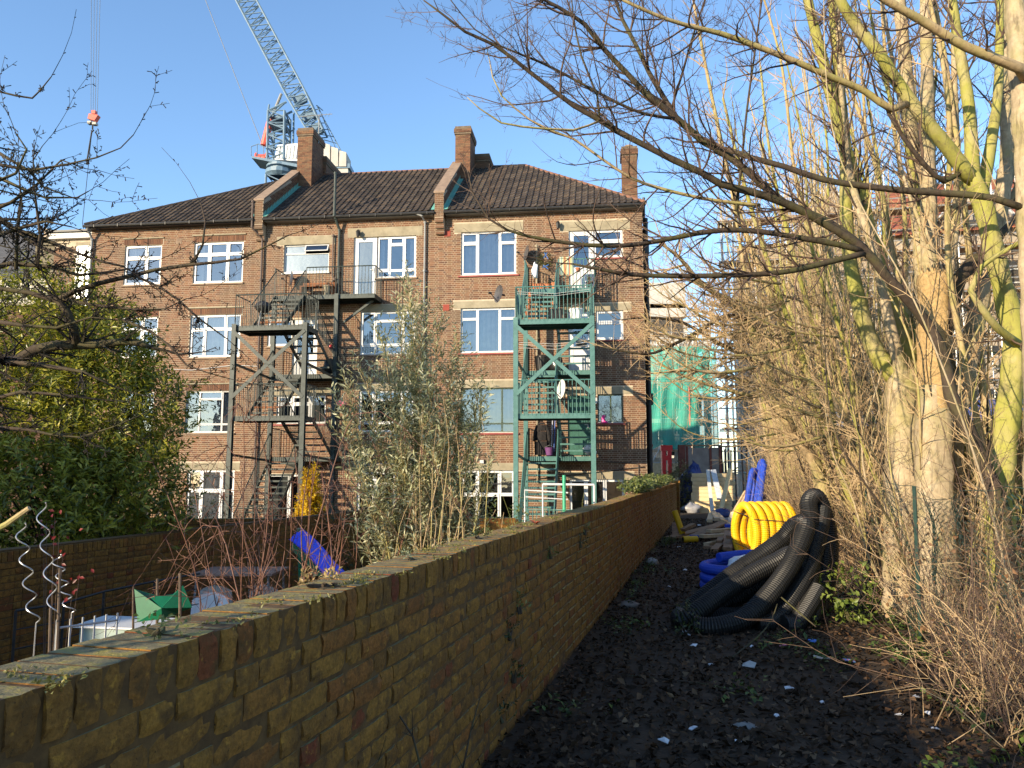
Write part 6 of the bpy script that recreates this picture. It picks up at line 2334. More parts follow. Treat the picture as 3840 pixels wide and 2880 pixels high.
def tree(label, trunks, limbs, seed, crown=tw_red, cat='tree', group=TREEG, name='coppiced_tree', kids=1.0, spur=0, extra=None):
    rr = random.Random(seed)
    base = trunks[0][0][0][0] if trunks else limbs[0][0][0][0]
    T = thing(name, label, cat, (base.x, base.y, 0), 0, group)
    off = Vector(T.location)
    mt, mc = MB(), MB()
    for pts, mat in trunks:
        cp_, cr_ = curve(pts, .12)
        cr_ = [r * (1 + .06 * math.sin(i * 1.7) + rr.uniform(-.04, .04)) for i, r in enumerate(cr_)]
        mt.mi = mat
        v0 = len(mt.v)
        mt.tube(cp_, cr_, 20)
        ph = rr.uniform(0, 6)
        for i_ in range(len(cp_)):
            for j_ in range(20):
                a_ = 2 * math.pi * j_ / 20
                k_ = 1 + .07 * math.sin(3 * a_ + ph + i_ * .06) + .05 * math.sin(5 * a_ - ph + i_ * .17) + .035 * math.sin(9 * a_ + i_ * .4) + rr.uniform(-.03, .03)
                q_ = Vector(mt.v[v0 + i_ * 20 + j_]); mt.v[v0 + i_ * 20 + j_] = tuple(cp_[i_] + (q_ - cp_[i_]) * k_)
    for l in limbs:
        pts, mat = l[0], l[1]
        kw = l[2] if len(l) > 2 else {}
        limb(mt, mc, pts, rr, mat=mat, kids=kids, spur=spur, **kw)
    if extra: extra(mt, mc, rr)
    mt.v = [(a - off.x, b - off.y, c - off.z) for a, b, c in mt.v]
    mc.v = [(a - off.x, b - off.y, c - off.z) for a, b, c in mc.v]
    mt.build('trunk', BARKS, T, smooth=True)
    if mc.f: mc.build('crown', crown, T, smooth=False)
    return T


FINE = dict(start=.25, gap=.18, L=(.5, 1.4), lev=1)
UPP = dict(start=.42, gap=.17, L=(.6, 1.7), lev=2, up=.09)
LEFTY = dict(start=.15, gap=.13, L=(.5, 1.5), lev=2, up=.06)
LEFT2 = dict(start=.12, gap=.11, L=(.4, 1.3), lev=2, up=.06)

tree('twin green stemmed coppice sprouting from a thick fluted stump left of the broken trunk',
     [(PX([(3400, 2330, 8.6, 165), (3398, 2000, 8.6, 145), (3392, 1700, 8.6, 132), (3388, 1480, 8.6, 140), (3386, 1390, 8.6, 120)]), 1)],
     [(PX([(3390, 1440, 8.6, 90), (3331, 1385, 8.6, 76), (3265, 1282, 8.6, 64), (3219, 1130, 8.5, 56), (3185, 964, 8.5, 52), (3172, 765, 8.4, 48), (3170, 560, 8.4, 44), (3145, 300, 8.3, 38), (3120, 0, 8.2, 32), (3100, -300, 8.2, 20)]), 0, UPP),
      (PX([(3395, 1430, 8.7, 86), (3404, 1330, 8.7, 72), (3371, 1229, 8.7, 64), (3331, 1110, 8.6, 58), (3295, 960, 8.5, 54), (3250, 830, 8.5, 50), (3200, 650, 8.4, 48), (3137, 439, 8.3, 45), (3085, 220, 8.2, 42), (3030, 0, 8.1, 36), (2990, -250, 8, 24)]), 0, UPP),
      (PX([(3392, 1440, 8.5, 60), (3340, 1230, 8.4, 40), (3278, 937, 8.3, 34), (3225, 798, 8.3, 30), (3190, 666, 8.3, 28), (3166, 500, 8.3, 26), (3150, 250, 8.2, 22), (3135, -100, 8.2, 14)]), 1, UPP)], 1)


def broken(mt, mc, rr):
    # torn splinters at the snapped top
    c = at(3508, 1015, 8.1)
    mt.mi = 4
    for i in range(26):
        a = rr.uniform(0, 6.28); r = rr.uniform(.05, .15)
        p = c + Vector((r * math.cos(a), r * math.sin(a), -.2))
        mt.rn = rr.random()
        mt.tube([p, p + Vector((0, 0, .15)), p + Vector((rr.uniform(-.02, .02), rr.uniform(-.02, .02), rr.uniform(.19, .30)))], [.03, .022, .004], 4)


tree('snapped off trunk with torn pale wood and two straight grey stems behind it',
     [(PX([(3512, 2345, 8.1, 165), (3505, 2000, 8.1, 140), (3500, 1650, 8.1, 122), (3500, 1450, 8.1, 110)]), 1), (PX([(3500, 1640, 8.1, 100), (3502, 1400, 8.1, 112), (3506, 1200, 8.1, 114), (3508, 1030, 8.1, 112), (3508, 1022, 8.1, 60)]), 4)],
     [(PX([(3500, 1800, 8.5, 80), (3488, 1300, 8.5, 66), (3485, 1000, 8.5, 62), (3480, 700, 8.5, 58), (3478, 450, 8.5, 55), (3475, 200, 8.5, 46), (3470, 0, 8.5, 42), (3470, -300, 8.5, 28)]), 1, UPP),
      (PX([(3490, 1500, 8.8, 64), (3450, 900, 8.9, 58), (3425, 600, 8.9, 55), (3405, 350, 8.9, 52), (3372, 0, 9, 46), (3350, -300, 9, 32)]), 1, UPP),
      (PX([(3510, 1300, 8.3, 50), (3570, 950, 8.5, 34), (3590, 700, 8.6, 30), (3580, 350, 8.6, 24), (3575, -100, 8.6, 16)]), 1, UPP),
      (PX([(3540, 1250, 8.0, 60), (3600, 1040, 8.0, 50), (3680, 960, 8.0, 44), (3780, 850, 8.1, 30)]), 2, FINE)], 2, extra=broken)
tree('slim green stem bowing left into long dark branches that cross the sky',
     [], [(PX([(3800, 2390, 7.3, 80), (3760, 2000, 7.3, 68), (3730, 1850, 7.3, 64), (3682, 1740, 7.3, 60), (3617, 1587, 7.3, 54), (3564, 1481, 7.3, 50), (3550, 1395, 7.3, 47), (3524, 1296, 7.3, 43), (3477, 1216, 7.3, 40), (3398, 1117, 7.2, 38), (3318, 1030, 7.15, 36), (3235, 931, 7.1, 34),
                (3034, 804, 7.0, 31), (2870, 735, 6.9, 29), (2700, 689, 6.8, 27), (2628, 646, 6.75, 26), (2520, 597, 6.7, 25), (2314, 491, 6.6, 23), (2249, 450, 6.55, 22), (2151, 396, 6.5, 19), (1988, 271, 6.4, 16), (1853, 168, 6.3, 13), (1744, 119, 6.2, 11), (1646, 43, 6.1, 8), (1590, 2, 6.1, 5)]), 2, dict(start=.38, gap=.13, L=(.5, 1.5), lev=2, up=.06)),
          (PX([(3245, 935, 7.1, 32), (3100, 830, 7.1, 30), (2940, 760, 7.05, 29), (2800, 640, 7.0, 28), (2700, 564, 7, 28), (2639, 532, 7, 28), (2531, 439, 6.9, 27), (2417, 347, 6.8, 24), (2357, 282, 6.8, 22), (2260, 179, 6.7, 20), (2194, 92, 6.6, 17), (2043, 0, 6.5, 12), (1900, -60, 6.4, 8)]), 2, LEFTY),
          (PX([(2535, 440, 6.9, 22), (2504, 390, 6.95, 20), (2433, 271, 7, 18), (2390, 179, 7, 16), (2335, 76, 7, 14), (2308, 0, 7, 12), (2290, -80, 7, 9)]), 2, LEFT2),
          (PX([(2531, 445, 6.85, 13), (2422, 428, 6.7, 12), (2314, 385, 6.6, 11), (2124, 282, 6.5, 10), (2015, 228, 6.4, 9), (1880, 174, 6.3, 7), (1780, 110, 6.2, 5), (1690, 0, 6.2, 4)]), 2, LEFT2),
          (PX([(2249, 453, 6.55, 10), (2151, 488, 6.4, 9), (2043, 483, 6.3, 8), (1880, 461, 6.2, 7), (1798, 407, 6.15, 5), (1752, 365, 6.1, 3)]), 3, dict(start=.2, gap=.22, L=(.08, .25), lev=0, up=.02)),
          (PX([(2850, 770, 7, 14), (2640, 745, 6.9, 13), (2422, 690, 6.8, 12), (2314, 635, 6.7, 11), (2151, 521, 6.6, 9), (2064, 488, 6.5, 8), (1988, 450, 6.5, 7), (1880, 358, 6.4, 6), (1847, 288, 6.4, 5), (1826, 179, 6.4, 3)]), 3, LEFT2),
          (PX([(2249, 450, 6.5, 10), (2240, 360, 6.5, 9), (2180, 210, 6.5, 8), (2150, 60, 6.5, 6), (2140, -40, 6.5, 5)]), 2, LEFT2),
          (PX([(2020, 290, 6.4, 9), (2080, 350, 6.5, 8), (2180, 400, 6.6, 7), (2300, 400, 6.6, 7), (2390, 350, 6.7, 6)]), 2, LEFT2),
          (PX([(3240, 950, 7.1, 24), (3100, 985, 7.0, 22), (2945, 1019, 6.9, 21), (2746, 1032, 6.8, 20), (2448, 1034, 6.7, 18), (2298, 1019, 6.6, 14), (2149, 990, 6.5, 8)]), 2, dict(start=.12, gap=.12, L=(.4, 1.2), lev=1, up=.03)),
          (PX([(3240, 940, 7.1, 24), (3050, 900, 7, 22), (2740, 862, 6.9, 20), (2450, 907, 6.8, 18), (2337, 921, 6.7, 17), (2193, 919, 6.6, 16), (2084, 905, 6.55, 14), (1976, 885, 6.5, 12), (1903, 863, 6.45, 10), (1831, 820, 6.4, 8), (1771, 721, 6.4, 6), (1755, 645, 6.4, 4)]), 2, dict(start=.15, gap=.12, L=(.35, 1.1), lev=1, up=.04)),
          (PX([(2760, 790, 6.95, 12), (2780, 620, 7, 10), (2800, 420, 7, 9), (2830, 200, 7, 8), (2860, -20, 7, 6)]), 2, LEFT2),
          (PX([(2520, 400, 6.9, 11), (2560, 270, 6.9, 10), (2600, 130, 6.9, 9), (2650, -20, 6.9, 7)]), 2, LEFT2)], 3, kids=1.1)
tree('thick leaning green trunk that forks in two at the right of the picture',
     [(PX([(3775, 2370, 7.6, 120), (3752, 1900, 7.6, 92), (3775, 1600, 7.6, 84), (3800, 1400, 7.5, 80), (3806, 1248, 7.5, 77), (3785, 1164, 7.5, 74), (3732, 952, 7.4, 70), (3685, 755, 7.4, 66), (3640, 660, 7.4, 66)]), 0)],
     [(PX([(3650, 680, 7.4, 62), (3560, 560, 7.3, 56), (3470, 450, 7.2, 52), (3380, 330, 7.2, 48), (3290, 190, 7.1, 44), (3215, 100, 7.1, 42), (3150, 0, 7, 38), (3060, -200, 7, 26)]), 0, UPP),
      (PX([(3650, 690, 7.4, 56), (3632, 400, 7.4, 44), (3600, 200, 7.4, 40), (3570, 0, 7.4, 36), (3540, -250, 7.4, 24)]), 0, UPP),
      (PX([(3680, 740, 7.5, 50), (3722, 500, 7.6, 40), (3745, 300, 7.7, 35), (3750, -100, 7.8, 24)]), 0, UPP),
      (PX([(3840, 781, 6.8, 28), (3723, 742, 6.85, 27), (3576, 727, 6.9, 26), (3430, 718, 6.9, 25), (3283, 703, 6.9, 25), (3088, 674, 6.9, 24), (2942, 625, 6.9, 22), (2815, 591, 6.9, 21), (2720, 558, 6.9, 18)]), 2, dict(start=.3, gap=.35, L=(.4, 1.0), lev=1)),
      (PX([(3400, 390, 7.2, 30), (3342, 410, 7.15, 28), (3244, 342, 7.1, 26), (3127, 293, 7.0, 25), (2990, 234, 6.9, 24), (2844, 176, 6.8, 22), (2700, 125, 6.7, 20), (2585, 98, 6.6, 17), (2493, 70, 6.5, 15), (2335, 0, 6.4, 11), (2250, -50, 6.4, 7)]), 3, LEFTY),
      (PX([(3820, 1290, 7.4, 34), (3740, 1230, 7.2, 30), (3670, 1140, 7.1, 26), (3640, 1090, 7.1, 22), (3680, 1000, 7.0, 20), (3840, 900, 6.9, 18)]), 0, FINE),
      (PX([(3620, 620, 7.4, 22), (3540, 680, 7.3, 20), (3420, 560, 7.2, 17), (3330, 420, 7.2, 14)]), 2, FINE)], 4)
tree('pale straight leaning trunk at far right behind the forked green one',
     [(PX([(3540, 2300, 8.4, 110), (3560, 1800, 8.4, 84), (3577, 1587, 8.4, 76), (3610, 1461, 8.4, 71), (3663, 1196, 8.4, 66), (3703, 977, 8.4, 60), (3749, 798, 8.4, 56), (3776, 633, 8.4, 54)]), 1)],
     [(PX([(3774, 660, 8.4, 54), (3776, 500, 8.4, 48), (3770, 250, 8.4, 42), (3765, 0, 8.4, 38), (3760, -250, 8.4, 24)]), 1, UPP), (PX([(3774, 650, 8.4, 44), (3840, 520, 8.4, 38), (3920, 380, 8.4, 30)]), 1, UPP),
      (PX([(3660, 1200, 8.4, 40), (3700, 900, 8.6, 30), (3830, 650, 8.7, 24), (3860, 200, 8.7, 16)]), 1, UPP)], 5)
tree('stout pale trunk at the right picture edge with one long limb crossing to the left',
     [(PX([(3930, 2420, 6.8, 130), (3900, 1500, 6.8, 100), (3870, 900, 6.8, 90), (3848, 500, 6.8, 84), (3828, 250, 6.8, 78), (3805, 0, 6.8, 72), (3790, -250, 6.8, 50)]), 1)],
     [(PX([(3845, 290, 6.7, 44), (3820, 254, 6.6, 40), (3625, 176, 6.5, 36), (3459, 78, 6.4, 33), (3322, 0, 6.3, 30), (3150, -110, 6.2, 20)]), 3, FINE)], 6)
rr = random.Random(88)
ARCS = []
for i in range(34):
    x = rr.uniform(2780, 3180); y = rr.uniform(1050, 1640); Y = rr.uniform(8.4, 11.5)
    L = rr.uniform(260, 560) * (1 if x < 3000 else .8)
    dy = rr.uniform(-.55, .12)
    w = rr.uniform(7, 14)
    ARCS.append((PX([(x, y, Y, w), (x - L * .4, y + L * dy * .5 + L * .10, Y - .25, w * .75), (x - L * .75, y + L * dy * .8 + L * .06, Y - .45, w * .5), (x - L, y + L * dy - L * .14, Y - .6, w * .25)]), 3, dict(start=.1, gap=.09, L=(.2, .85), lev=1, up=.05)))
tree('pale leaning stem that arcs out of the hedge toward the apartment block',
     [], ARCS + [(PX([(3120, 2050, 10.5, 60), (3080, 1800, 10.4, 48), (3034, 1700, 10.3, 44), (2945, 1571, 10.2, 40), (2905, 1470, 10.1, 36), (2870, 1372, 10, 34), (2796, 1188, 9.9, 28), (2696, 1109, 9.7, 22), (2622, 1054, 9.5, 18), (2547, 965, 9.3, 14), (2472, 910, 9.1, 9)]), 3, dict(start=.2, gap=.11, L=(.6, 1.7), lev=1, up=.05)),
          (PX([(2800, 1195, 9.9, 20), (2720, 1185, 9.6, 17), (2640, 1230, 9.4, 15), (2520, 1295, 9.2, 12), (2420, 1328, 9, 9), (2260, 1300, 8.9, 5)]), 2, LEFT2),
          (PX([(2870, 1372, 10, 18), (2700, 1290, 9.7, 15), (2560, 1210, 9.5, 12), (2430, 1190, 9.3, 9), (2330, 1200, 9.1, 5)]), 2, LEFT2),
          (PX([(2900, 1460, 10, 16), (2760, 1420, 9.8, 13), (2620, 1390, 9.6, 10), (2450, 1400, 9.4, 6)]), 3, LEFT2),
          (PX([(2960, 1600, 10.2, 18), (2850, 1300, 10.2, 16), (2790, 1000, 10.2, 13), (2740, 700, 10.2, 9)]), 3, LEFT2)], 7, crown=tw_tan)

# the row of stools going down the hedge (see also ARCS above)
rr = random.Random(17)
ORD = ['first', 'second', 'third', 'fourth', 'fifth', 'sixth', 'seventh', 'eighth', 'ninth', 'tenth', 'eleventh', 'twelfth']
for k in range(12):
    ly = 9.6 + k * 1.55 + rr.uniform(-.4, .4)
    lx = 3.55 + rr.uniform(-.25, .55) + (.3 if k % 3 == 0 else 0)
    b = alley(lx, ly, .05)
    trunks = [([(b + Vector((0, 0, -.05)), .17), (b + Vector((0, 0, .35)), .15), (b + Vector((.02, 0, .6)), .13)], 1)]
    limbs = []
    for s in range(rr.randint(8, 12)):
        a = rr.uniform(0, 6.28)
        lean = Vector((math.cos(a), math.sin(a), 0)) * rr.uniform(.03, .24) + Vector((-.06, 0, 0))
        H = rr.uniform(5.0, 9.6) * (1 if k < 7 else .9)
        p = b + Vector((math.cos(a) * .1, math.sin(a) * .1, .35))
        r0 = rr.uniform(.026, .062)
        pts = [(p, r0)]
        for i in range(1, 6):
            f = i / 5
            q = p + Vector((0, 0, H * f)) + lean * H * (f ** .8) + Vector((rr.gauss(0, .07), rr.gauss(0, .07), 0))
            pts.append((q, r0 * (1 - .72 * f)))
        limbs.append((pts, rr.choice((0, 0, 1, 3, 3)), dict(start=.12, gap=.26, L=(.4, 1.35), lev=1, up=.09)))
    for s in range(4):       # low side stems over the alley
        a = rr.uniform(2.4, 4.2)
        p = b + Vector((0, 0, .5))
        L = rr.uniform(1.0, 2.4)
        pts = [(p, .014), (p + Vector((math.cos(a) * L * .35, math.sin(a) * L * .35, L * .5)), .010), (p + Vector((math.cos(a) * L * .6, math.sin(a) * L * .6, L * 1.1)), .005)]
        limbs.append((pts, 3, dict(start=.2, gap=.2, L=(.3, .7), lev=1, up=.06)))
    tree('many stemmed pale coppice, %s from the near end of the thin hedge row' % ORD[k], trunks, limbs, 50 + k, crown=tw_tan, kids=.7)

# slender young stems that screen the stout trunks
rr = random.Random(23)
WORD = ['nearest the chain link fence end', 'in front of the fluted stump', 'between the stump and the snapped trunk', 'beside the black pipe top', 'behind the black pipe', 'just past the black pipe', 'opposite the blue coil', 'opposite the yellow coil', 'behind the yellow coil', 'behind the tall blue pipes', 'opposite the timber heap', 'opposite the insulation stack', 'in the gap before the shed', 'farthest along the fence']
SPOT = [(3.75, 7.6), (3.35, 9.0), (3.75, 8.9), (3.3, 9.7), (3.45, 10.4), (3.9, 10.0), (3.3, 11.2), (3.6, 12.2), (3.3, 13.4), (3.5, 15.0), (3.4, 17.2), (3.3, 20.0), (4.2, 11.6), (3.4, 23.0)]
for k, (lx, ly) in enumerate(SPOT):
    b = alley(lx, ly, .02)
    limbs = []
    for s in range(rr.randint(9, 15) if ly > 9.2 else 3):
        a = rr.uniform(0, 6.28)
        lean = Vector((math.cos(a), math.sin(a), 0)) * rr.uniform(.02, .30) + Vector((-.05, 0, 0))
        H = rr.uniform(1.8, 5.6)
        p = b + Vector((math.cos(a) * .22, math.sin(a) * .22, 0))
        r0 = rr.uniform(.007, .021)
        pts = [(p, r0)]
        for i in range(1, 5):
            f = i / 4
            pts.append((p + Vector((0, 0, H * f)) + lean * H * (f ** .8) + Vector((rr.gauss(0, .13), rr.gauss(0, .13), 0)), r0 * (1 - .72 * f)))
        limbs.append((pts, rr.choice((3, 1, 2, 0)), dict(start=.1, gap=.22, L=(.25, .9), lev=1, up=.07)))
    tree('clump of slender tan saplings %s' % WORD[k], [], limbs, 300 + k, crown=tw_tan, name='sapling_clump', kids=.8, group='sapling clumps along the fence')
# curled brown leaves caught in the brush
rs = np.random.RandomState(3); n = 1500
ly = 5.3 + 15 * rs.rand(n) ** 1.3; lx = 3.1 + rs.randn(n) * .28
W_ = np.array(AO) + lx[:, None] * np.array(AX) + ly[:, None] * np.array(AY); W_[:, 2] = rs.uniform(.05, 1.1, n) ** 1.3
leafmesh('caught_leaves', W_, rs.randn(n, 3), rs.randn(n, 3), rs.uniform(.02, .06, n), rs.uniform(.015, .04, n), leafmat('caught_leaf', [(0, (.10, .05, .025)), (.6, (.24, .13, .06)), (1, (.38, .25, .13))], .3), None, .3, rs.rand(n), kind='stuff')

# ---------------------------------------------------------------- plum tree, its trunk just outside the frame
PLUM = dict(start=.06, gap=.075, L=(.12, .5), lev=1, up=.05)
PLUMS = dict(start=.05, gap=.075, L=(.08, .36), lev=1, up=.05)
q = lambda *l: PX([(a, b, c, d * 1.5) for a, b, c, d in l])
tree('dark plum tree whose spurred bare branches reach in from the left edge',
     [(q((-420, 2400, 5.2, 190), (-380, 1900, 5.2, 170), (-330, 1500, 5.1, 150), (-240, 1380, 5.0, 90)), 2)],
     [(q((-260, 1400, 5, 70), (-120, 1360, 5, 44), (0, 1346, 5, 30), (54, 1357, 5, 27), (127, 1313, 5, 26), (217, 1295, 5, 25), (307, 1295, 5, 24), (380, 1292, 5, 21), (463, 1281, 5, 17), (524, 1288, 5, 15), (564, 1302, 5, 11)), 2, PLUM),
      (q((289, 1303, 5, 22), (278, 1234, 4.95, 19), (253, 1169, 4.9, 18), (217, 1125, 4.9, 19), (181, 1118, 4.9, 14), (108, 1097, 4.9, 12), (0, 1082, 4.9, 11), (-80, 1075, 4.9, 10)), 2, PLUM),
      (q((220, 1122, 4.9, 15), (289, 1089, 4.9, 13), (380, 1060, 4.9, 12), (488, 1035, 4.9, 11), (579, 1013, 4.9, 10), (709, 993, 4.9, 9), (904, 971, 4.9, 6), (1013, 917, 4.9, 4), (1085, 881, 4.9, 2.5)), 2, dict(start=.1, gap=.16, L=(.1, .35), lev=1, up=.04)),
      (q((723, 991, 4.9, 7), (760, 917, 4.9, 6), (770, 830, 4.9, 4), (752, 758, 4.9, 2.5)), 2, dict(start=.2, gap=.12, L=(.03, .12), lev=0)),
      (q((-60, 780, 4.7, 18), (0, 822, 4.7, 16), (54, 861, 4.7, 14), (145, 890, 4.7, 12), (217, 919, 4.7, 10), (307, 955, 4.7, 8), (380, 981, 4.7, 7), (463, 999, 4.7, 5)), 2, PLUM),
      (q((54, 861, 4.7, 10), (108, 901, 4.65, 9), (181, 941, 4.6, 8), (253, 974, 4.6, 6), (330, 1010, 4.6, 4)), 2, PLUMS),
      (q((-60, 1010, 4.8, 16), (0, 999, 4.8, 13), (36, 988, 4.8, 12), (127, 995, 4.8, 11), (199, 1002, 4.8, 10), (289, 1031, 4.8, 8), (380, 1024, 4.8, 6), (490, 1008, 4.8, 4)), 2, PLUM),
      (q((231, 1118, 4.9, 10), (307, 1136, 4.9, 9), (398, 1151, 4.9, 8), (506, 1161, 4.9, 6), (620, 1158, 4.9, 4), (700, 1120, 4.9, 2.5)), 2, PLUMS),
      (q((500, 1032, 4.9, 8), (597, 1075, 4.85, 7), (669, 1125, 4.8, 6), (740, 1190, 4.8, 5), (850, 1270, 4.8, 3)), 2, PLUMS),
      (q((463, 1200, 5.0, 8), (560, 1240, 4.9, 7), (640, 1300, 4.9, 6), (700, 1370, 4.9, 4), (860, 1420, 4.9, 2.5)), 2, PLUMS),
      (q((-60, 1380, 5, 20), (0, 1353, 5, 15), (108, 1364, 4.9, 12), (217, 1379, 4.9, 10), (307, 1393, 4.9, 8), (430, 1450, 4.9, 5)), 2, PLUM),
      (q((-40, 335, 4.4, 6), (0, 344, 4.4, 5.5), (60, 359, 4.4, 5), (121, 368, 4.4, 4.5), (150, 340, 4.4, 3.5), (192, 288, 4.4, 2.5)), 2, dict(start=.1, gap=.07, L=(.02, .04), lev=0)),
      (q((-60, 600, 4.5, 11), (0, 618, 4.5, 9), (121, 639, 4.5, 7), (259, 615, 4.5, 5), (362, 591, 4.5, 4), (452, 555, 4.5, 3), (500, 506, 4.5, 2.5)), 2, dict(start=.1, gap=.15, L=(.05, .25), lev=1)),
      (q((-60, 540, 4.5, 12), (40, 600, 4.5, 9), (110, 640, 4.5, 7), (160, 700, 4.5, 5), (270, 740, 4.5, 3)), 2, PLUM),
      (q((-60, 640, 4.5, 12), (90, 711, 4.5, 8), (169, 741, 4.5, 6), (289, 741, 4.5, 4), (332, 717, 4.5, 2.5)), 2, PLUM),
      (q((-60, 800, 4.6, 12), (40, 760, 4.6, 9), (140, 690, 4.6, 6), (230, 600, 4.6, 4), (320, 632, 4.6, 3)), 2, PLUM),
      (q((60, 1010, 4.7, 9), (63, 920, 4.7, 8), (70, 830, 4.7, 7), (78, 740, 4.7, 5), (70, 620, 4.7, 3)), 2, PLUM),
      (q((140, 1000, 4.6, 8), (150, 880, 4.6, 7), (140, 800, 4.6, 6), (128, 700, 4.6, 4), (125, 600, 4.6, 3), (160, 546, 4.6, 2)), 2, PLUM),
      (q((-50, 900, 4.6, 12), (60, 860, 4.6, 9), (170, 830, 4.6, 6), (270, 851, 4.6, 3)), 2, PLUM),
      (q((-50, 1500, 4.7, 12), (80, 1470, 4.7, 9), (230, 1480, 4.7, 7), (380, 1500, 4.7, 4)), 2, PLUM),
      (q((-50, 1200, 4.7, 13), (80, 1220, 4.7, 10), (210, 1230, 4.7, 8), (340, 1190, 4.7, 5), (440, 1200, 4.7, 3)), 2, PLUM),
      (q((-60, 700, 4.4, 10), (60, 650, 4.4, 7), (100, 560, 4.4, 5), (60, 500, 4.4, 3)), 2, PLUM),
      (q((-60, 1600, 4.7, 12), (100, 1610, 4.7, 8), (300, 1640, 4.7, 5), (520, 1560, 4.7, 3)), 2, PLUM)], 9, crown=bk_plum, group=None, name='plum_tree', spur=1)
# broken branch end in front of the wall
mb = MB(); a = at(-60, 2010, 3.6); b = at(110, 1905, 3.6); mb.tube([a, a.lerp(b, .5) + Vector((0, 0, -.01)), b], [.016, .014, .012], 8); o = mb.build('cut_branch', bk_tan); tag(o, 'pale cut branch end poking in at the left edge', 'branch')


# ---------------------------------------------------------------- evergreen masses
def shoots(rs, P, D, n_leaf, L0, spread, jitter=.25):
    """leaves set along shoots: arrays of centres, directions, normals"""
    n = len(P)
    P = np.repeat(P, n_leaf, 0); Dd = np.repeat(D, n_leaf, 0)
    t = np.tile(np.linspace(.1, 1, n_leaf), n)[:, None]
    C = P + Dd * L0 * t
    rnd = rs.randn(n * n_leaf, 3)
    rnd -= Dd * np.sum(rnd * Dd, 1)[:, None]
    rnd /= np.linalg.norm(rnd, axis=1)[:, None] + 1e-9
    LD = Dd * (1 - spread) + rnd * spread + rs.randn(n * n_leaf, 3) * jitter * .3
    NN = Dd + rs.randn(n * n_leaf, 3) * .25
    return C, LD, NN


rs = np.random.RandomState(5)
LB = thing('laurel_bush', 'big yellow green laurel bush spilling over the garden wall at left', 'bush', (-6.6, 11.9, gz))
lo3 = np.array([-6.6, 11.9, gz])
blobs = [((-7.2, 12.0, 2.0), (1.8, 1.7, 1.9), 2500), ((-7.6, 11.9, 3.3), (1.0, .9, 1.15), 800), ((-6.6, 12.2, 3.1), (.8, .8, 1.0), 600), ((-6.3, 11.7, 2.3), (1.0, 1.0, 1.2), 900), ((-5.75, 11.4, 1.1), (.9, .9, .8), 800), ((-6.6, 10.9, 1.0), (1.5, .9, .9), 900), ((-8.3, 11.2, 1.8), (1.2, 1.0, 2.0), 900), ((-6.8, 11.9, 4.1), (.35, .35, .55), 90), ((-7.5, 11.8, 4.3), (.3, .3, .45), 70), ((-6.2, 11.6, 3.4), (.3, .3, .5), 60)]
Ps, Ds = [], []
for c, r, n in blobs:
    v = rs.randn(n, 3); v /= np.linalg.norm(v, axis=1)[:, None]
    n = int(n * .62); v = v[:n]
    k = rs.uniform(.45, 1.12, (n, 1)) ** .6 * (1 + .2 * np.sin(v[:, :1] * 6 + c[0]) * np.cos(v[:, 2:] * 5 + c[2]))
    p = np.array(c) + v * np.array(r) * k
    d = v * .6 + np.array([0, 0, .8]) + rs.randn(n, 3) * .45
    Ps.append(p); Ds.append(d / np.linalg.norm(d, axis=1)[:, None])
P_ = np.concatenate(Ps); D_ = np.concatenate(Ds)
ok = P_[:, 2] > .3
P_, D_ = P_[ok], D_[ok]
C, LD, NN = shoots(rs, P_ - lo3, D_, 10, .34, .6)
laurel_leaf = leafmat('laurel_leaf', [(0, (.06, .08, .014)), (.35, (.17, .19, .022)), (.7, (.34, .33, .036)), (1, (.48, .43, .07))], .45, .34, .5)
leafmesh('foliage', C, LD, NN, rs.uniform(.07, .15, len(C)), rs.uniform(.026, .044, len(C)), laurel_leaf, LB, .12, rs.rand(len(C)))
mb = MB(); rr = random.Random(3)
for i in range(90):
    k = rs.randint(len(P_)); e = Vector(P_[k] - lo3); s = Vector((rr.uniform(-.5, .5), rr.uniform(-.4, .4), rr.uniform(.2, 1.2)))
    m_ = s.lerp(e, .5) + Vector((rr.gauss(0, .12), rr.gauss(0, .12), .15))
    mb.tube([s, m_, e, e + Vector(D_[k]) * .2], [.022, .014, .006, .003], 5)
for i in range(7):
    s = Vector((rr.uniform(-.5, .5), rr.uniform(-.4, .4), 0)); mb.tube([s, s * .9 + Vector((0, 0, 1.3))], [.05, .03], 7)
mb.build('branch', bk_dark, LB, smooth=True)

# silver leaved olive leaning over the wall
OT = thing('olive_tree', 'silver leaved olive shrub rising behind the garden wall in the centre', 'shrub', (0, 0, 0))
ob = at(1600, 2140, 6.9); ob.z = gz
OT.location = ob
tops = [(1535, 1095, 6.9), (1500, 1220, 6.7), (1440, 1290, 6.8), (1375, 1430, 6.6), (1310, 1480, 6.7), (1300, 1640, 6.5), (1590, 1230, 7.0), (1640, 1240, 6.9), (1700, 1330, 6.8), (1740, 1410, 6.7), (1795, 1480, 6.6), (1690, 1560, 6.5), (1800, 1560, 6.6), (1400, 1600, 6.4), (1480, 1420, 6.5), (1560, 1380, 6.5), (1620, 1480, 6.4), (1350, 1800, 6.4), (1500, 1650, 6.3), (1640, 1700, 6.3), (1750, 1700, 6.5), (1820, 1790, 6.5), (1420, 1880, 6.3), (1560, 1850, 6.3), (1350, 1950, 6.4), (1700, 1880, 6.4), (1290, 1560, 6.6), (1545, 1180, 6.85), (1690, 1420, 6.6), (1800, 1880, 6.9), (1480, 1980, 6.4), (1640, 1980, 6.5), (1580, 1300, 6.7), (1510, 1520, 6.4), (1660, 1620, 6.45), (1590, 1600, 6.3), (1450, 1500, 6.5), (1550, 1480, 6.6), (1720, 1560, 6.7), (1390, 1700, 6.5), (1600, 1760, 6.4), (1480, 1760, 6.4)]
rr = random.Random(12)
mb = MB(); P_, D_ = [], []
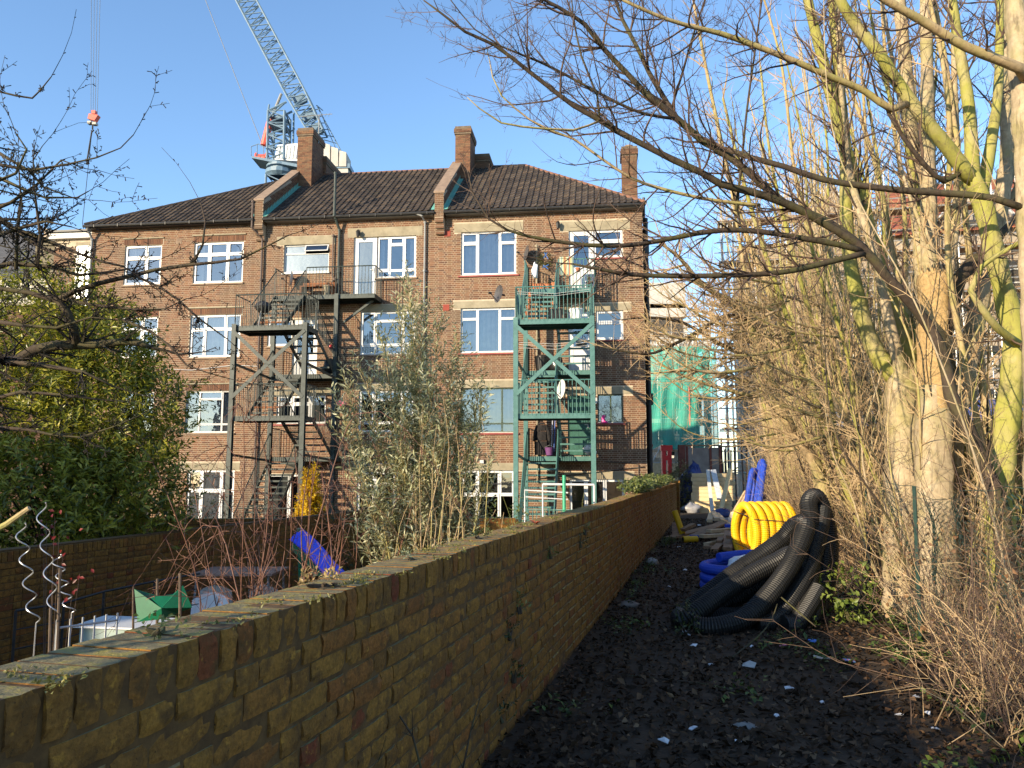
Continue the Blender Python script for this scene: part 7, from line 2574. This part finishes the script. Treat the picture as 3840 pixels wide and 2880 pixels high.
for (x, y, Y) in tops:
    e = at(x, y, Y) - ob
    s = Vector((rr.uniform(-.12, .12), rr.uniform(-.1, .1), 0))
    m_ = s.lerp(e, .45) + Vector((0, 0, .12 * e.length)) * .6
    pts, rad = curve([(s, .02), (m_, .012), (e, .003)], .1)
    mb.tube(pts, rad, 5)
    n = len(pts)
    for i in range(int(n * .30), n):
        d = (pts[i] - pts[i - 1]).normalized()
        for k in range(3):
            sd = rdir(rr, d, rr.uniform(.3, 1.0)); sd = (sd + Vector((0, 0, .45))).normalized()
            P_.append(pts[i]); D_.append(sd)
            mb.tube([pts[i], pts[i] + sd * .2], [.003, .0015], 3)
    P_.append(e); D_.append(d)
mb.build('stem', bk_tan, OT, smooth=True)
C, LD, NN = shoots(np.random.RandomState(8), np.array(P_), np.array(D_), 8, .27, .55)
rs = np.random.RandomState(9)
leafmesh('foliage', C, LD, NN, rs.uniform(.05, .08, len(C)), rs.uniform(.012, .019, len(C)), leafmat('olive_leaf', [(0, (.17, .185, .085)), (.5, (.38, .39, .21)), (1, (.58, .56, .38))], .35, .45, .45), OT, .1, rs.rand(len(C)))

# red brown bramble canes
BR = thing('bramble', 'tangle of arching red brown bramble canes behind the wall top', 'bramble', at(1080, 2170, 5.6) * 1)
bo_ = Vector(BR.location)
rr = random.Random(33)
mb, mt = MB(), MB()
for i in range(38):
    s = at(rr.uniform(880, 1330), 2170, rr.uniform(4.7, 7.2)) - bo_; s.z = -bo_.z + gz
    H = rr.uniform(1.4, 2.9); a = rr.uniform(0, 6.28); R_ = rr.uniform(.1, .8)
    r0 = rr.uniform(.0032, .007)
    e = s + Vector((math.cos(a) * R_, math.sin(a) * R_, H))
    pts = [(s, r0), (s.lerp(e, .35) + Vector((rr.gauss(0, .06), rr.gauss(0, .06), .1)), r0 * .95), (s.lerp(e, .7) + Vector((rr.gauss(0, .08), 0, .12)), r0 * .8), (e, r0 * .55)]
    if i % 2:
        pts.append((e + Vector((math.cos(a) * .35, math.sin(a) * .3, -.1)), r0 * .35)); pts.append((e + Vector((math.cos(a) * .65, math.sin(a) * .5, -.5)), r0 * .25))
    limb(mb, mt, pts, rr, start=.35, gap=.2, L=(.15, .6), lev=1, up=-.01, n=6)
bram = plain('bramble_cane', (.075, .032, .022), (.18, .082, .05), 7, .6)
mb.build('cane', bram, BR, smooth=True); mt.build('side_shoot', bram, BR, kind='stuff')
# tall thin bramble and tan canes in front of the olive
BR2 = thing('bramble', 'few tall pale canes standing among the olive leaves', 'bramble', at(1640, 2070, 6.0) * 1)
bo_ = Vector(BR2.location)
mb, mt = MB(), MB()
for i in range(16):
    s = at(rr.uniform(1400, 1760), 2070, rr.uniform(5.6, 6.6)) - bo_; s.z = -bo_.z + gz
    e = s + Vector((rr.uniform(-.25, .35), rr.uniform(-.2, .2), rr.uniform(1.6, 2.9)))
    limb(mb, mt, [(s, .007), (s.lerp(e, .5) + Vector((rr.gauss(0, .08), 0, 0)), .006), (e, .003)], rr, start=.5, gap=.3, L=(.1, .4), lev=0, n=5)
mb.build('cane', bk_tan, BR2, smooth=True); mt.build('side_shoot', tw_tan, BR2, kind='stuff')


def bushy(name, label, cat, c, r, n, leaf, mat, seed, stems=12, nl=7, group=None, stemmat=None, shell=.5, up=.5, wr=.35, cone=0.0):
    rs = np.random.RandomState(seed)
    T = thing(name, label, cat, c, 0, group)
    v = rs.randn(n, 3); v /= np.linalg.norm(v, axis=1)[:, None]
    lob = 1 + .22 * np.sin(v[:, :1] * 5 + seed) * np.cos(v[:, 2:] * 4 + seed * .7)
    p = v * np.array(r) * rs.uniform(shell, 1.05, (n, 1)) * lob + np.array([0, 0, r[2]])
    if cone: p[:, :2] *= (1.15 - cone * np.clip(p[:, 2:] / (2 * r[2]), 0, 1))
    d = v + np.array([0, 0, up]) + rs.randn(n, 3) * .35
    d /= np.linalg.norm(d, axis=1)[:, None]
    C, LD, NN = shoots(rs, p, d, nl, leaf * 1.8, .6)
    k = C[:, 2] > .02
    leafmesh('foliage', C[k], LD[k], NN[k], rs.uniform(.7, 1.2, k.sum()) * leaf, rs.uniform(.8, 1.2, k.sum()) * leaf * wr, mat, T, .12, rs.rand(k.sum()))
    rr = random.Random(seed); mb = MB()
    for i in range(stems):
        e = Vector(p[rr.randrange(n)]); s = Vector((rr.uniform(-.2, .2) * r[0], rr.uniform(-.2, .2) * r[1], 0))
        mb.tube([s, s.lerp(e, .5) + Vector((0, 0, .1 * r[2])), e], [.014, .009, .003], 5)
    mb.build('stem', stemmat or bk_dark, T)
    return T


dk = leafmat('dark_shrub_leaf', [(0, (.02, .032, .012)), (.7, (.045, .065, .02)), (1, (.085, .10, .03))], .2)
ivyl = leafmat('ivy_leaf', [(0, (.06, .09, .025)), (.6, (.14, .17, .045)), (1, (.26, .27, .10))], .3)
gold = leafmat('golden_leaf', [(0, (.50, .31, .012)), (.5, (.72, .48, .015)), (1, (.80, .60, .04))], .45)
p = at(1160, 1925, 19); p.z = gz
h = at(1160, 1765, 19).z - gz
bushy('golden_conifer', 'bright golden yellow conical conifer before the dark escape', 'conifer', p, (.46, .42, h / 2), 1700, .085, gold, 71, 10, 8, up=1.2, cone=.9, shell=.3)
for i, (x, y0, y1, Y, w_, lb) in enumerate(((820, 1880, 2010, 16.5, 1.1, 'dark ivy covered shrub left of the golden conifer'), (1010, 1900, 2010, 16.8, .9, 'dark low shrub in front of the golden conifer'), (1330, 1880, 2000, 15.5, 1.2, 'dark shrub between the golden conifer and the olive'), (1900, 1890, 2000, 9.6, .5, 'leafy green shrub right of the olive at the wall top'))):
    p = at(x, y1, Y); h = at(x, y0, Y).z - gz; p.z = gz
    bushy('garden_shrub', lb, 'shrub', p, (w_, .7, h / 2), 420 if i < 3 else 200, .06, dk if i < 3 else ivyl, 80 + i, 10, 7)
# unseen evergreens added behind the camera to shade the near wall and path
bushy('shade_shrub', 'unseen evergreen shrub added behind the camera to shade the near path', 'shrub', (-2.5, -.5, -.86), (1.15, 1.0, 1.6), 800, .09, leafmat('evergreen_leaf', [(0, (.02, .035, .012)), (1, (.06, .08, .025))], .2), 207, 30, 8)
bushy('shade_shrub', 'second unseen evergreen shrub added behind the camera for shade, nearer the wall', 'shrub', (-1.75, -1.6, -.86), (.95, .9, 1.6), 520, .09, bpy.data.materials['evergreen_leaf'], 208, 30, 8)
# ivy along the far end of the wall top
bi = 0
for (ly0, ly1, lb) in ((14.2, 16.4, 'nearest ivy clump creeping over the wall top'), (16.6, 20.0, 'middle ivy clump growing along the wall top'), (20.4, 25.5, 'farthest ivy clump on the wall top near the pier')):
    rs = np.random.RandomState(90 + bi); n = 260
    T = thing('ivy', lb, 'ivy', alley(-.1, (ly0 + ly1) / 2, 1.15), -AL, 'ivy on the wall top')
    hl = (ly1 - ly0) / 2
    P_ = np.stack([rs.uniform(-.3, .06, n), rs.uniform(-hl, hl, n), rs.uniform(0, .05, n)], 1)
    P_[:, 2] += (.22 if bi else .12) * np.abs(np.sin(P_[:, 1] * 2.2 + bi)) * rs.rand(n)
    D_ = np.stack([rs.uniform(-.5, .8, n), rs.randn(n) * .5, rs.uniform(.1, 1, n)], 1); D_ /= np.linalg.norm(D_, axis=1)[:, None]
    C, LD, NN = shoots(rs, P_, D_, 5, .13, .6)
    leafmesh('foliage', C, LD, NN + np.array([0, 0, 1.0]), rs.uniform(.05, .085, len(C)), rs.uniform(.04, .065, len(C)), ivyl, T, .1, rs.rand(len(C)))
    mb = MB(); rr = random.Random(bi)
    for i in range(14):
        y = rr.uniform(-hl, hl); mb.tube([(rr.uniform(-.25, 0), y, .0), (rr.uniform(-.2, .05), y + .2, .08), (rr.uniform(-.2, .08), y + .4, .03)], .004, 4)
    mb.build('stem', tw_red, T); bi += 1
# green rose stems by the clothes frame
RS_ = thing('rose_bush', 'bare yellow green rose stems beyond the wall by the clothes frame', 'rose bush', at(2040, 1980, 11.5) * 1)
o_ = Vector(RS_.location); mb, mt = MB(), MB(); rr = random.Random(5)
for i in range(14):
    s = at(rr.uniform(1960, 2200), 1990, rr.uniform(10.5, 12)) - o_; s.z = gz - o_.z
    e = s + Vector((rr.uniform(-.5, .5), rr.uniform(-.2, .2), rr.uniform(1.3, 1.75)))
    limb(mb, mt, [(s, .011), (s.lerp(e, .6) + Vector((rr.gauss(0, .1), 0, 0)), .009), (e, .004)], rr, start=.4, gap=.2, L=(.1, .45), lev=0, n=5)
rg = plain('rose_stem', (.20, .22, .06), (.32, .33, .11), 7, .5); mb.build('stem', rg, RS_, smooth=True); mt.build('side_shoot', rg, RS_, kind='stuff')
# trimmed bush and greenery at the end of the alley
p = at(2545, 1790, 31); p.z = 0
bushy('clipped_bush', 'sunlit dry topped bush in front of the hoarding gate post', 'bush', p, (.7, .6, .95), 700, .07, leafmat('dry_bush_leaf', [(0, (.06, .07, .02)), (.6, (.17, .16, .05)), (1, (.30, .25, .10))], .3), 95, 14, 7)
# red leaved stem between the spiral stakes
RL = thing('red_leaved_shrub', 'thin shrub with a few dark red leaves beside the spiral stakes', 'shrub', at(190, 2300, 5.6) * 1)
o_ = Vector(RL.location); rr = random.Random(6); C, D, Nn = [], [], []; mb = MB()
for (x, y) in ((175, 1960), (205, 1940), (222, 2010), (235, 2090), (300, 2150), (270, 2230), (200, 2190), (165, 2010)):
    e = at(x, y, 5.6) - o_; s = Vector((0, 0, gz - o_.z)); mb.tube([s, s.lerp(e, .6) + Vector((.02, 0, 0)), e], [.005, .004, .002], 4)
    for k in range(5): C.append(e + Vector((rr.gauss(0, .03), rr.gauss(0, .03), rr.gauss(0, .03)))); D.append((rr.uniform(-1, 1), rr.uniform(-1, 1), rr.uniform(-1, .3))); Nn.append((rr.uniform(-.5, .5), -1, .5))
mb.build('stem', tw_red, RL); leafmesh('foliage', C, D, Nn, .04, .024, leafmat('red_leaf', [(0, (.07, .008, .01)), (1, (.20, .018, .014))], .3), RL)
# low garden growth
rs = np.random.RandomState(44); n = 5200
P_ = np.stack([rs.uniform(-9, 0, n), rs.uniform(3.0, 20, n), np.full(n, gz)], 1)
kk = (P_[:, 0] < -1.6 + .258 * P_[:, 1] - .4) & (P_[:, 0] > -8 + .26 * P_[:, 1])
P_ = P_[kk]
D_ = np.stack([rs.randn(len(P_)) * .5, rs.randn(len(P_)) * .5, rs.uniform(.3, 1, len(P_))], 1); D_ /= np.linalg.norm(D_, axis=1)[:, None]
C, LD, NN = shoots(rs, P_, D_, 4, .22, .5)
leafmesh('garden_weeds', C, LD, NN, rs.uniform(.05, .14, len(C)), rs.uniform(.02, .05, len(C)), leafmat('weed_leaf', [(0, (.03, .045, .015)), (.7, (.06, .085, .025)), (1, (.12, .12, .05))], .25), None, .1, rs.rand(len(C)), kind='stuff')

# ---------------------------------------------------------------- chain link fence, brush and ground cover
CF = thing('chain_link_fence', 'sagging green chain link fence woven through the hedge stems', 'fence', AO, -AL)
mb = MB(); rr = random.Random(9)
fm = plain('green_wire', (.014, .034, .027), (.026, .06, .046), 5, .45)
FXo = 3.02
def warp(x, y, z):
    s = .5 + .5 * math.sin(y * 1.3)
    return (FXo + x + .07 * math.sin(y * 2.1 + z * 3) + .05 * math.sin(y * 5.3 - z * 4) + .10 * s * math.sin(z * 2.4), y + .03 * math.sin(z * 6 + y * 3), z * (1 - .05 * math.sin(y * 1.9)) + .02 * math.sin(y * 7))
PIT, NR = .056, 24
for i in range(int(12.5 / PIT)):
    y = 5.0 + i * PIT
    pts = []
    for j in range(NR * 2 + 1):
        pts.append(warp(.006 if (i % 2) else -.006, y + (PIT * .5 if j % 2 else -PIT * .5), .08 + j * PIT * .5 * .95))
    mb.tube(pts, .0028, 3, False)
mb.build('wire_mesh', fm, CF, kind='stuff')
for i in range(6):
    y = 5.4 + i * 2.6
    mb = MB(); a = warp(.03, y, 0); mb.tube([(a[0], a[1], -.1), (a[0] + .02, a[1], 1.42)], .018, 7); mb.build('post', fm, CF)
mb = MB()
for z in (.1, .75, 1.38):
    mb.tube([warp(.01, 5 + k * .25, z) for k in range(50)], .003, 4, False)
mb.build('line_wire', fm, CF)

# brush of thin dry stems all along the fence
rr = random.Random(14)
mb = MB(); mb2 = MB()
for i in range(3000):
    ly = 5.3 + 18 * rr.random() ** 1.3
    lx = 3.1 + rr.gauss(0, .28)
    if 6.6 < ly < 10 and lx < 3.1: continue
    p = alley(lx, ly, .02)
    d = Vector((rr.gauss(.05, .45), rr.gauss(-.05, .45), 1)).normalized()
    L = rr.uniform(.25, 1.0) if rr.random() < (.72 if ly > 9.6 else .86) else rr.uniform(1.2, 2.3)
    t = mb if rr.random() < .38 else mb2
    twig(t, p, d, L, rr.uniform(.0022, .0055), 1 if rr.random() < .55 else 0, rr, .02, .26, .75)
mb.build('brushwood', tw_tan, kind='stuff'); mb2.build('brushwood', tw_red, kind='stuff')
# a long bent cane across the right foreground and the dead stick on the pipe
for pts, lb in (([(3840, 2870, 4.3, 11), (3700, 2760, 4.6, 11), (3560, 2640, 5.0, 10), (3440, 2540, 5.4, 9), (3330, 2450, 5.8, 7), (3290, 2420, 6, 5)], 'long bent dry cane across the lower right foreground'), ([(2740, 2470, 6.6, 9), (2840, 2390, 6.8, 8), (2890, 2330, 6.9, 8), (2915, 2265, 7.0, 6)], 'dead stick lying against the front of the black pipe'), ([(2930, 2240, 7.2, 8), (3000, 2300, 7.0, 8), (3060, 2350, 6.9, 7)], 'short cut stick on the right part of the black pipe'), ([(2260, 2460, 6.2, 6), (2480, 2500, 6.0, 7), (2660, 2560, 5.8, 7), (2800, 2640, 5.5, 6)], 'thin fallen branch lying on the middle of the alley soil')):
    cp_, cr_ = curve(PX(pts), .08)
    if 'fallen' in lb: cp_ = [Vector((v.x, v.y, ground_h(v.x, v.y) + .02)) for v in cp_]
    mb = MB(); mb.tube(cp_, [r_k * .7 for r_k in cr_], 6); o = mb.build('dry_stick', bk_dark, smooth=True); tag(o, lb, 'stick')
# saplings against the near wall face
T = thing('wall_weed', 'dark leafless twigs growing at the foot of the near wall face', 'twig', (0, 0, 0))
mb, mt = MB(), MB()
for pts in ([(1390, 2880, 2.9, 10), (1375, 2680, 3.0, 9), (1350, 2560, 3.1, 7), (1362, 2400, 3.2, 4)], [(1560, 2880, 3.0, 9), (1530, 2760, 3.1, 8), (1440, 2620, 3.1, 6), (1280, 2520, 3.1, 4)], [(1720, 2880, 3.6, 7), (1750, 2740, 3.8, 6), (1790, 2600, 4.0, 3)]):
    P = PX(pts)
    P = [(v + AX * .02, r) for v, r in P]
    limb(mb, mt, P, random.Random(len(pts)), start=.3, gap=.2, L=(.05, .2), lev=0, n=6)
mb.build('stem', bk_dark, T, smooth=True); mt.build('side_shoot', bk_dark, T, kind='stuff')

# dead leaves on the alley floor
rs = np.random.RandomState(77); n = 26000
ly = 3.2 + 24 * rs.rand(n) ** 1.7; lx = rs.uniform(-.0, 3.3, n) + rs.randn(n) * .1
lx = np.abs(lx)
A0, A1, A2 = np.array(AO), np.array(AX), np.array(AY)
P_ = A0 + lx[:, None] * A1 + ly[:, None] * A2
P_[:, 2] = np.array([ground_h(a, b) for a, b in P_[:, :2]]) + rs.uniform(.004, .03, n) + .06 * np.maximum(0, lx - 2.6)
D_ = np.stack([rs.randn(n), rs.randn(n), rs.randn(n) * .4], 1)
NN = np.stack([rs.randn(n) * .5, rs.randn(n) * .5, np.ones(n)], 1)
leafmesh('leaf_litter', P_, D_, NN, rs.uniform(.02, .085, n) * rs.uniform(.6, 1.1, n), rs.uniform(.015, .055, n), leafmat('dead_leaf', [(0, (.014, .009, .005)), (.5, (.042, .025, .014)), (.85, (.085, .046, .024)), (1, (.17, .11, .065))], .05, .85, .15), None, .22, rs.rand(n), kind='stuff')
# living weeds low on the floor and along the hedge foot
cl = [(1.2 + rs.rand() * 1.6, 4.6 + rs.rand() * 5) for _ in range(9)] + [(2.5 + rs.rand() * .6, 5.2 + rs.rand() * 9) for _ in range(34)] + [(.1 + rs.rand() * .25, 4.5 + rs.rand() * 14) for _ in range(16)]
P_, D_ = [], []
for (a, b) in cl:
    m_ = rs.randint(6, 22)
    for _ in range(m_):
        x, y = a + rs.randn() * .12, b + rs.randn() * .14
        w = AO + AX * x + AY * y
        P_.append((w.x, w.y, ground_h(w.x, w.y) + .06 * max(0, x - 2.6))); D_.append((rs.randn() * .5, rs.randn() * .5, rs.uniform(.4, 1)))
D_ = np.array(D_); D_ /= np.linalg.norm(D_, axis=1)[:, None]
C, LD, NN = shoots(rs, np.array(P_), D_, 5, .12, .7)
leafmesh('weeds', C, LD, NN + np.array([0, 0, .8]), rs.uniform(.025, .06, len(C)), rs.uniform(.018, .04, len(C)), leafmat('ground_weed_leaf', [(0, (.03, .05, .012)), (.6, (.07, .11, .025)), (1, (.13, .18, .04))], .3), None, .1, rs.rand(len(C)), kind='stuff')
# bramble leaves at the right of the black pipe
p = alley(2.5, 8.9, .05)
bushy('weed_clump', 'bright green nettle clump at the right foot of the black pipe', 'weed', p, (.25, .25, .25), 60, .07, leafmat('nettle_leaf', [(0, (.08, .12, .02)), (1, (.2, .25, .05))], .35), 98, 8, 5, wr=.5)
bushy('weed_clump', 'small dark fern like weed left of the black pipe foot', 'weed', alley(.93, 7.95, .0), (.07, .07, .14), 26, .05, dk, 99, 5, 5, wr=.4)
# moss, dry grass and little plants on the wall top and in its joints
rs = np.random.RandomState(31); P_, D_ = [], []
for k in range(70):
    y = 1.2 + 14 * rs.rand() ** 1.6; x = rs.uniform(-.2, .0)
    for _ in range(rs.randint(8, 30)):
        w = AO + AX * (x + rs.randn() * .025 + wob(y)) + AY * (y + rs.randn() * .04)
        P_.append((w.x, w.y, ztop + .10)); D_.append((rs.randn() * .6, rs.randn() * .6, rs.uniform(.3, 1)))
D_ = np.array(D_); D_ /= np.linalg.norm(D_, axis=1)[:, None]
C, LD, NN = shoots(rs, np.array(P_), D_, 3, .012, .6)
leafmesh('wall_moss', C, LD, NN, rs.uniform(.006, .016, len(C)), rs.uniform(.004, .008, len(C)), leafmat('moss_leaf', [(0, (.09, .09, .02)), (.6, (.18, .17, .04)), (1, (.30, .26, .08))], .2), None, .1, rs.rand(len(C)), kind='stuff')
wp = [(1.95, 'low grey green rosette plant on the wall top nearest the left edge', ivyl, .055, 26), (2.75, 'dry straw coloured tuft on the wall top beside the green plastic', leafmat('straw_leaf', [(0, (.30, .20, .08)), (1, (.45, .34, .15))], .3), .07, 24), (3.6, 'pale sage leaved plant on the wall top under the slide', leafmat('sage_leaf', [(0, (.16, .19, .10)), (1, (.30, .33, .20))], .3), .05, 22), (4.7, 'small round leaved weed on the wall top before the olive', dk, .06, 26), (5.6, 'grey leaved sprig on the wall top beside the dead red leaf', ivyl, .05, 18)]
for i, (y, lb, mt_, sz, n_) in enumerate(wp):
    bushy('wall_plant', lb, 'plant', alley(-.12 + wob(y), y, ztop + .098), (sz * .8, sz * 1.3, sz * .22), n_, sz * .36, mt_, 120 + i, 6, 5, wr=.45)
for i, (y, z) in enumerate(((4.9, .55), (5.15, .66), (5.0, .28), (6.1, .9), (7.5, .85), (7.7, .95), (4.75, .12))):
    bushy('joint_weed', 'little green weed sprouting from a joint in the wall face', 'weed', alley(.012 + wob(y), y, z), (.03, .04, .05), 16, .028, ivyl if i % 2 else dk, 140 + i, 3, 4, group='weeds in the joints of the wall', wr=.45)
o = leafmesh('dead_leaf', [alley(-.1, 6.0, ztop + .105) + Vector((.01 * k, 0, 0)) for k in range(3)], [(1, .2, .5), (-.6, .5, .6), (.1, -1, .4)], [(0, 0, 1)] * 3, .06, .045, plain('rust_leaf', (.35, .07, .03), (.45, .12, .05), 20, .6)); tag(o, 'curled rust red dead leaf lying on the wall top', 'leaf')

# closeboard fence and shed behind the trees
WF = thing('board_fence', 'pale algae stained closeboard fence standing behind the tree trunks', 'fence', alley(4.75, 8.6, .1), -AL)
fb = [plain('fence_board_%d' % i, a, b, 4, .85, .3, vec_scale=(1, 1, .25)) for i, (a, b) in enumerate((((.34, .29, .15), (.46, .40, .22)), ((.36, .36, .10), (.46, .44, .14)), ((.24, .18, .12), (.34, .26, .18))))]
t = [MB() for _ in range(3)]
me3 = []
for i in range(3):
    m_ = MB(); m_.box(-.012, .012, -.062, .062, 0, 2.05); me3.append(m_.mesh('board', fb[i]))
for i in range(92):
    o = link('board', me3[(0, 1, 0, 2, 1)[i % 5]], WF); o.location = (rr.uniform(-.004, .004), i * .135, rr.uniform(-.02, .01)); o.rotation_euler = (rr.uniform(-.01, .01), 0, .06)
for z in (.35, 1.45):
    mb = MB(); mb.box(.025, .07, -.1, 12.4, z, z + .08); mb.build('rail', M['wood_old'], WF)
mb = MB(); mb.box(-.05, .06, -.1, 12.4, 2.06, 2.12); mb.build('capping', plain('mossy_capping', (.34, .26, .03), (.48, .36, .05), 8, .9, .4), WF)
SD = thing('garden_shed', 'small shed with white corrugated roof behind the hedge stems', 'shed', at(3290, 1640, 12.5) * 1, R(-14))
SD.location.z = .1
h = at(3290, 1570, 12.5).z - .1
mb = MB(); mb.box(-.55, .6, 0, 1.4, 0, h - .12); mb.build('wall', M['wood_old'], SD)
mb = MB()
for i in range(16):
    x0, x1 = -.65 + i * .085, -.65 + (i + 1) * .085
    z0, z1 = (0, .02) if i % 2 else (.02, 0)
    mb.poly([(x0, -.2, h - .14 + z0), (x1, -.2, h - .14 + z1), (x1, 1.5, h + .22 + z1), (x0, 1.5, h + .22 + z0)])
mb.build('roof', plain('white_sheet', (.5, .52, .55), (.6, .62, .66), 3, .5), SD)
# evergreen and red stemmed shrubs beyond the fence
bushy('conifer', 'dark green conifer boughs at the far right behind the trunks', 'conifer', (11.6, 16.5, .2), (1.2, 1.0, 2.6), 800, .10, dk, 201, 16, 7, up=-.1)
for i, (x, y, Y, lb) in enumerate(((3600, 1560, 12.5, 'bare red stemmed shrub behind the board fence at right'), (3180, 1500, 15.0, 'bare tan shrub behind the hedge left of the shed'))):
    T = thing('bare_shrub', lb, 'shrub', at(x, y, Y) * 1); T.location.z = .2
    mb = MB(); rr2 = random.Random(i + 60)
    for k in range(60):
        twig(mb, Vector((rr2.uniform(-1.2, 1.2), rr2.uniform(-.5, .5), 0)), Vector((rr2.gauss(0, .2), rr2.gauss(0, .2), 1)).normalized(), rr2.uniform(1.6, 3.0), .008, 1, rr2, .05, .12, .7)
    mb.build('stem', plain('red_stem_%d' % i, (.24, .07, .04) if i == 0 else (.2, .14, .08), None, 4, .8), T)
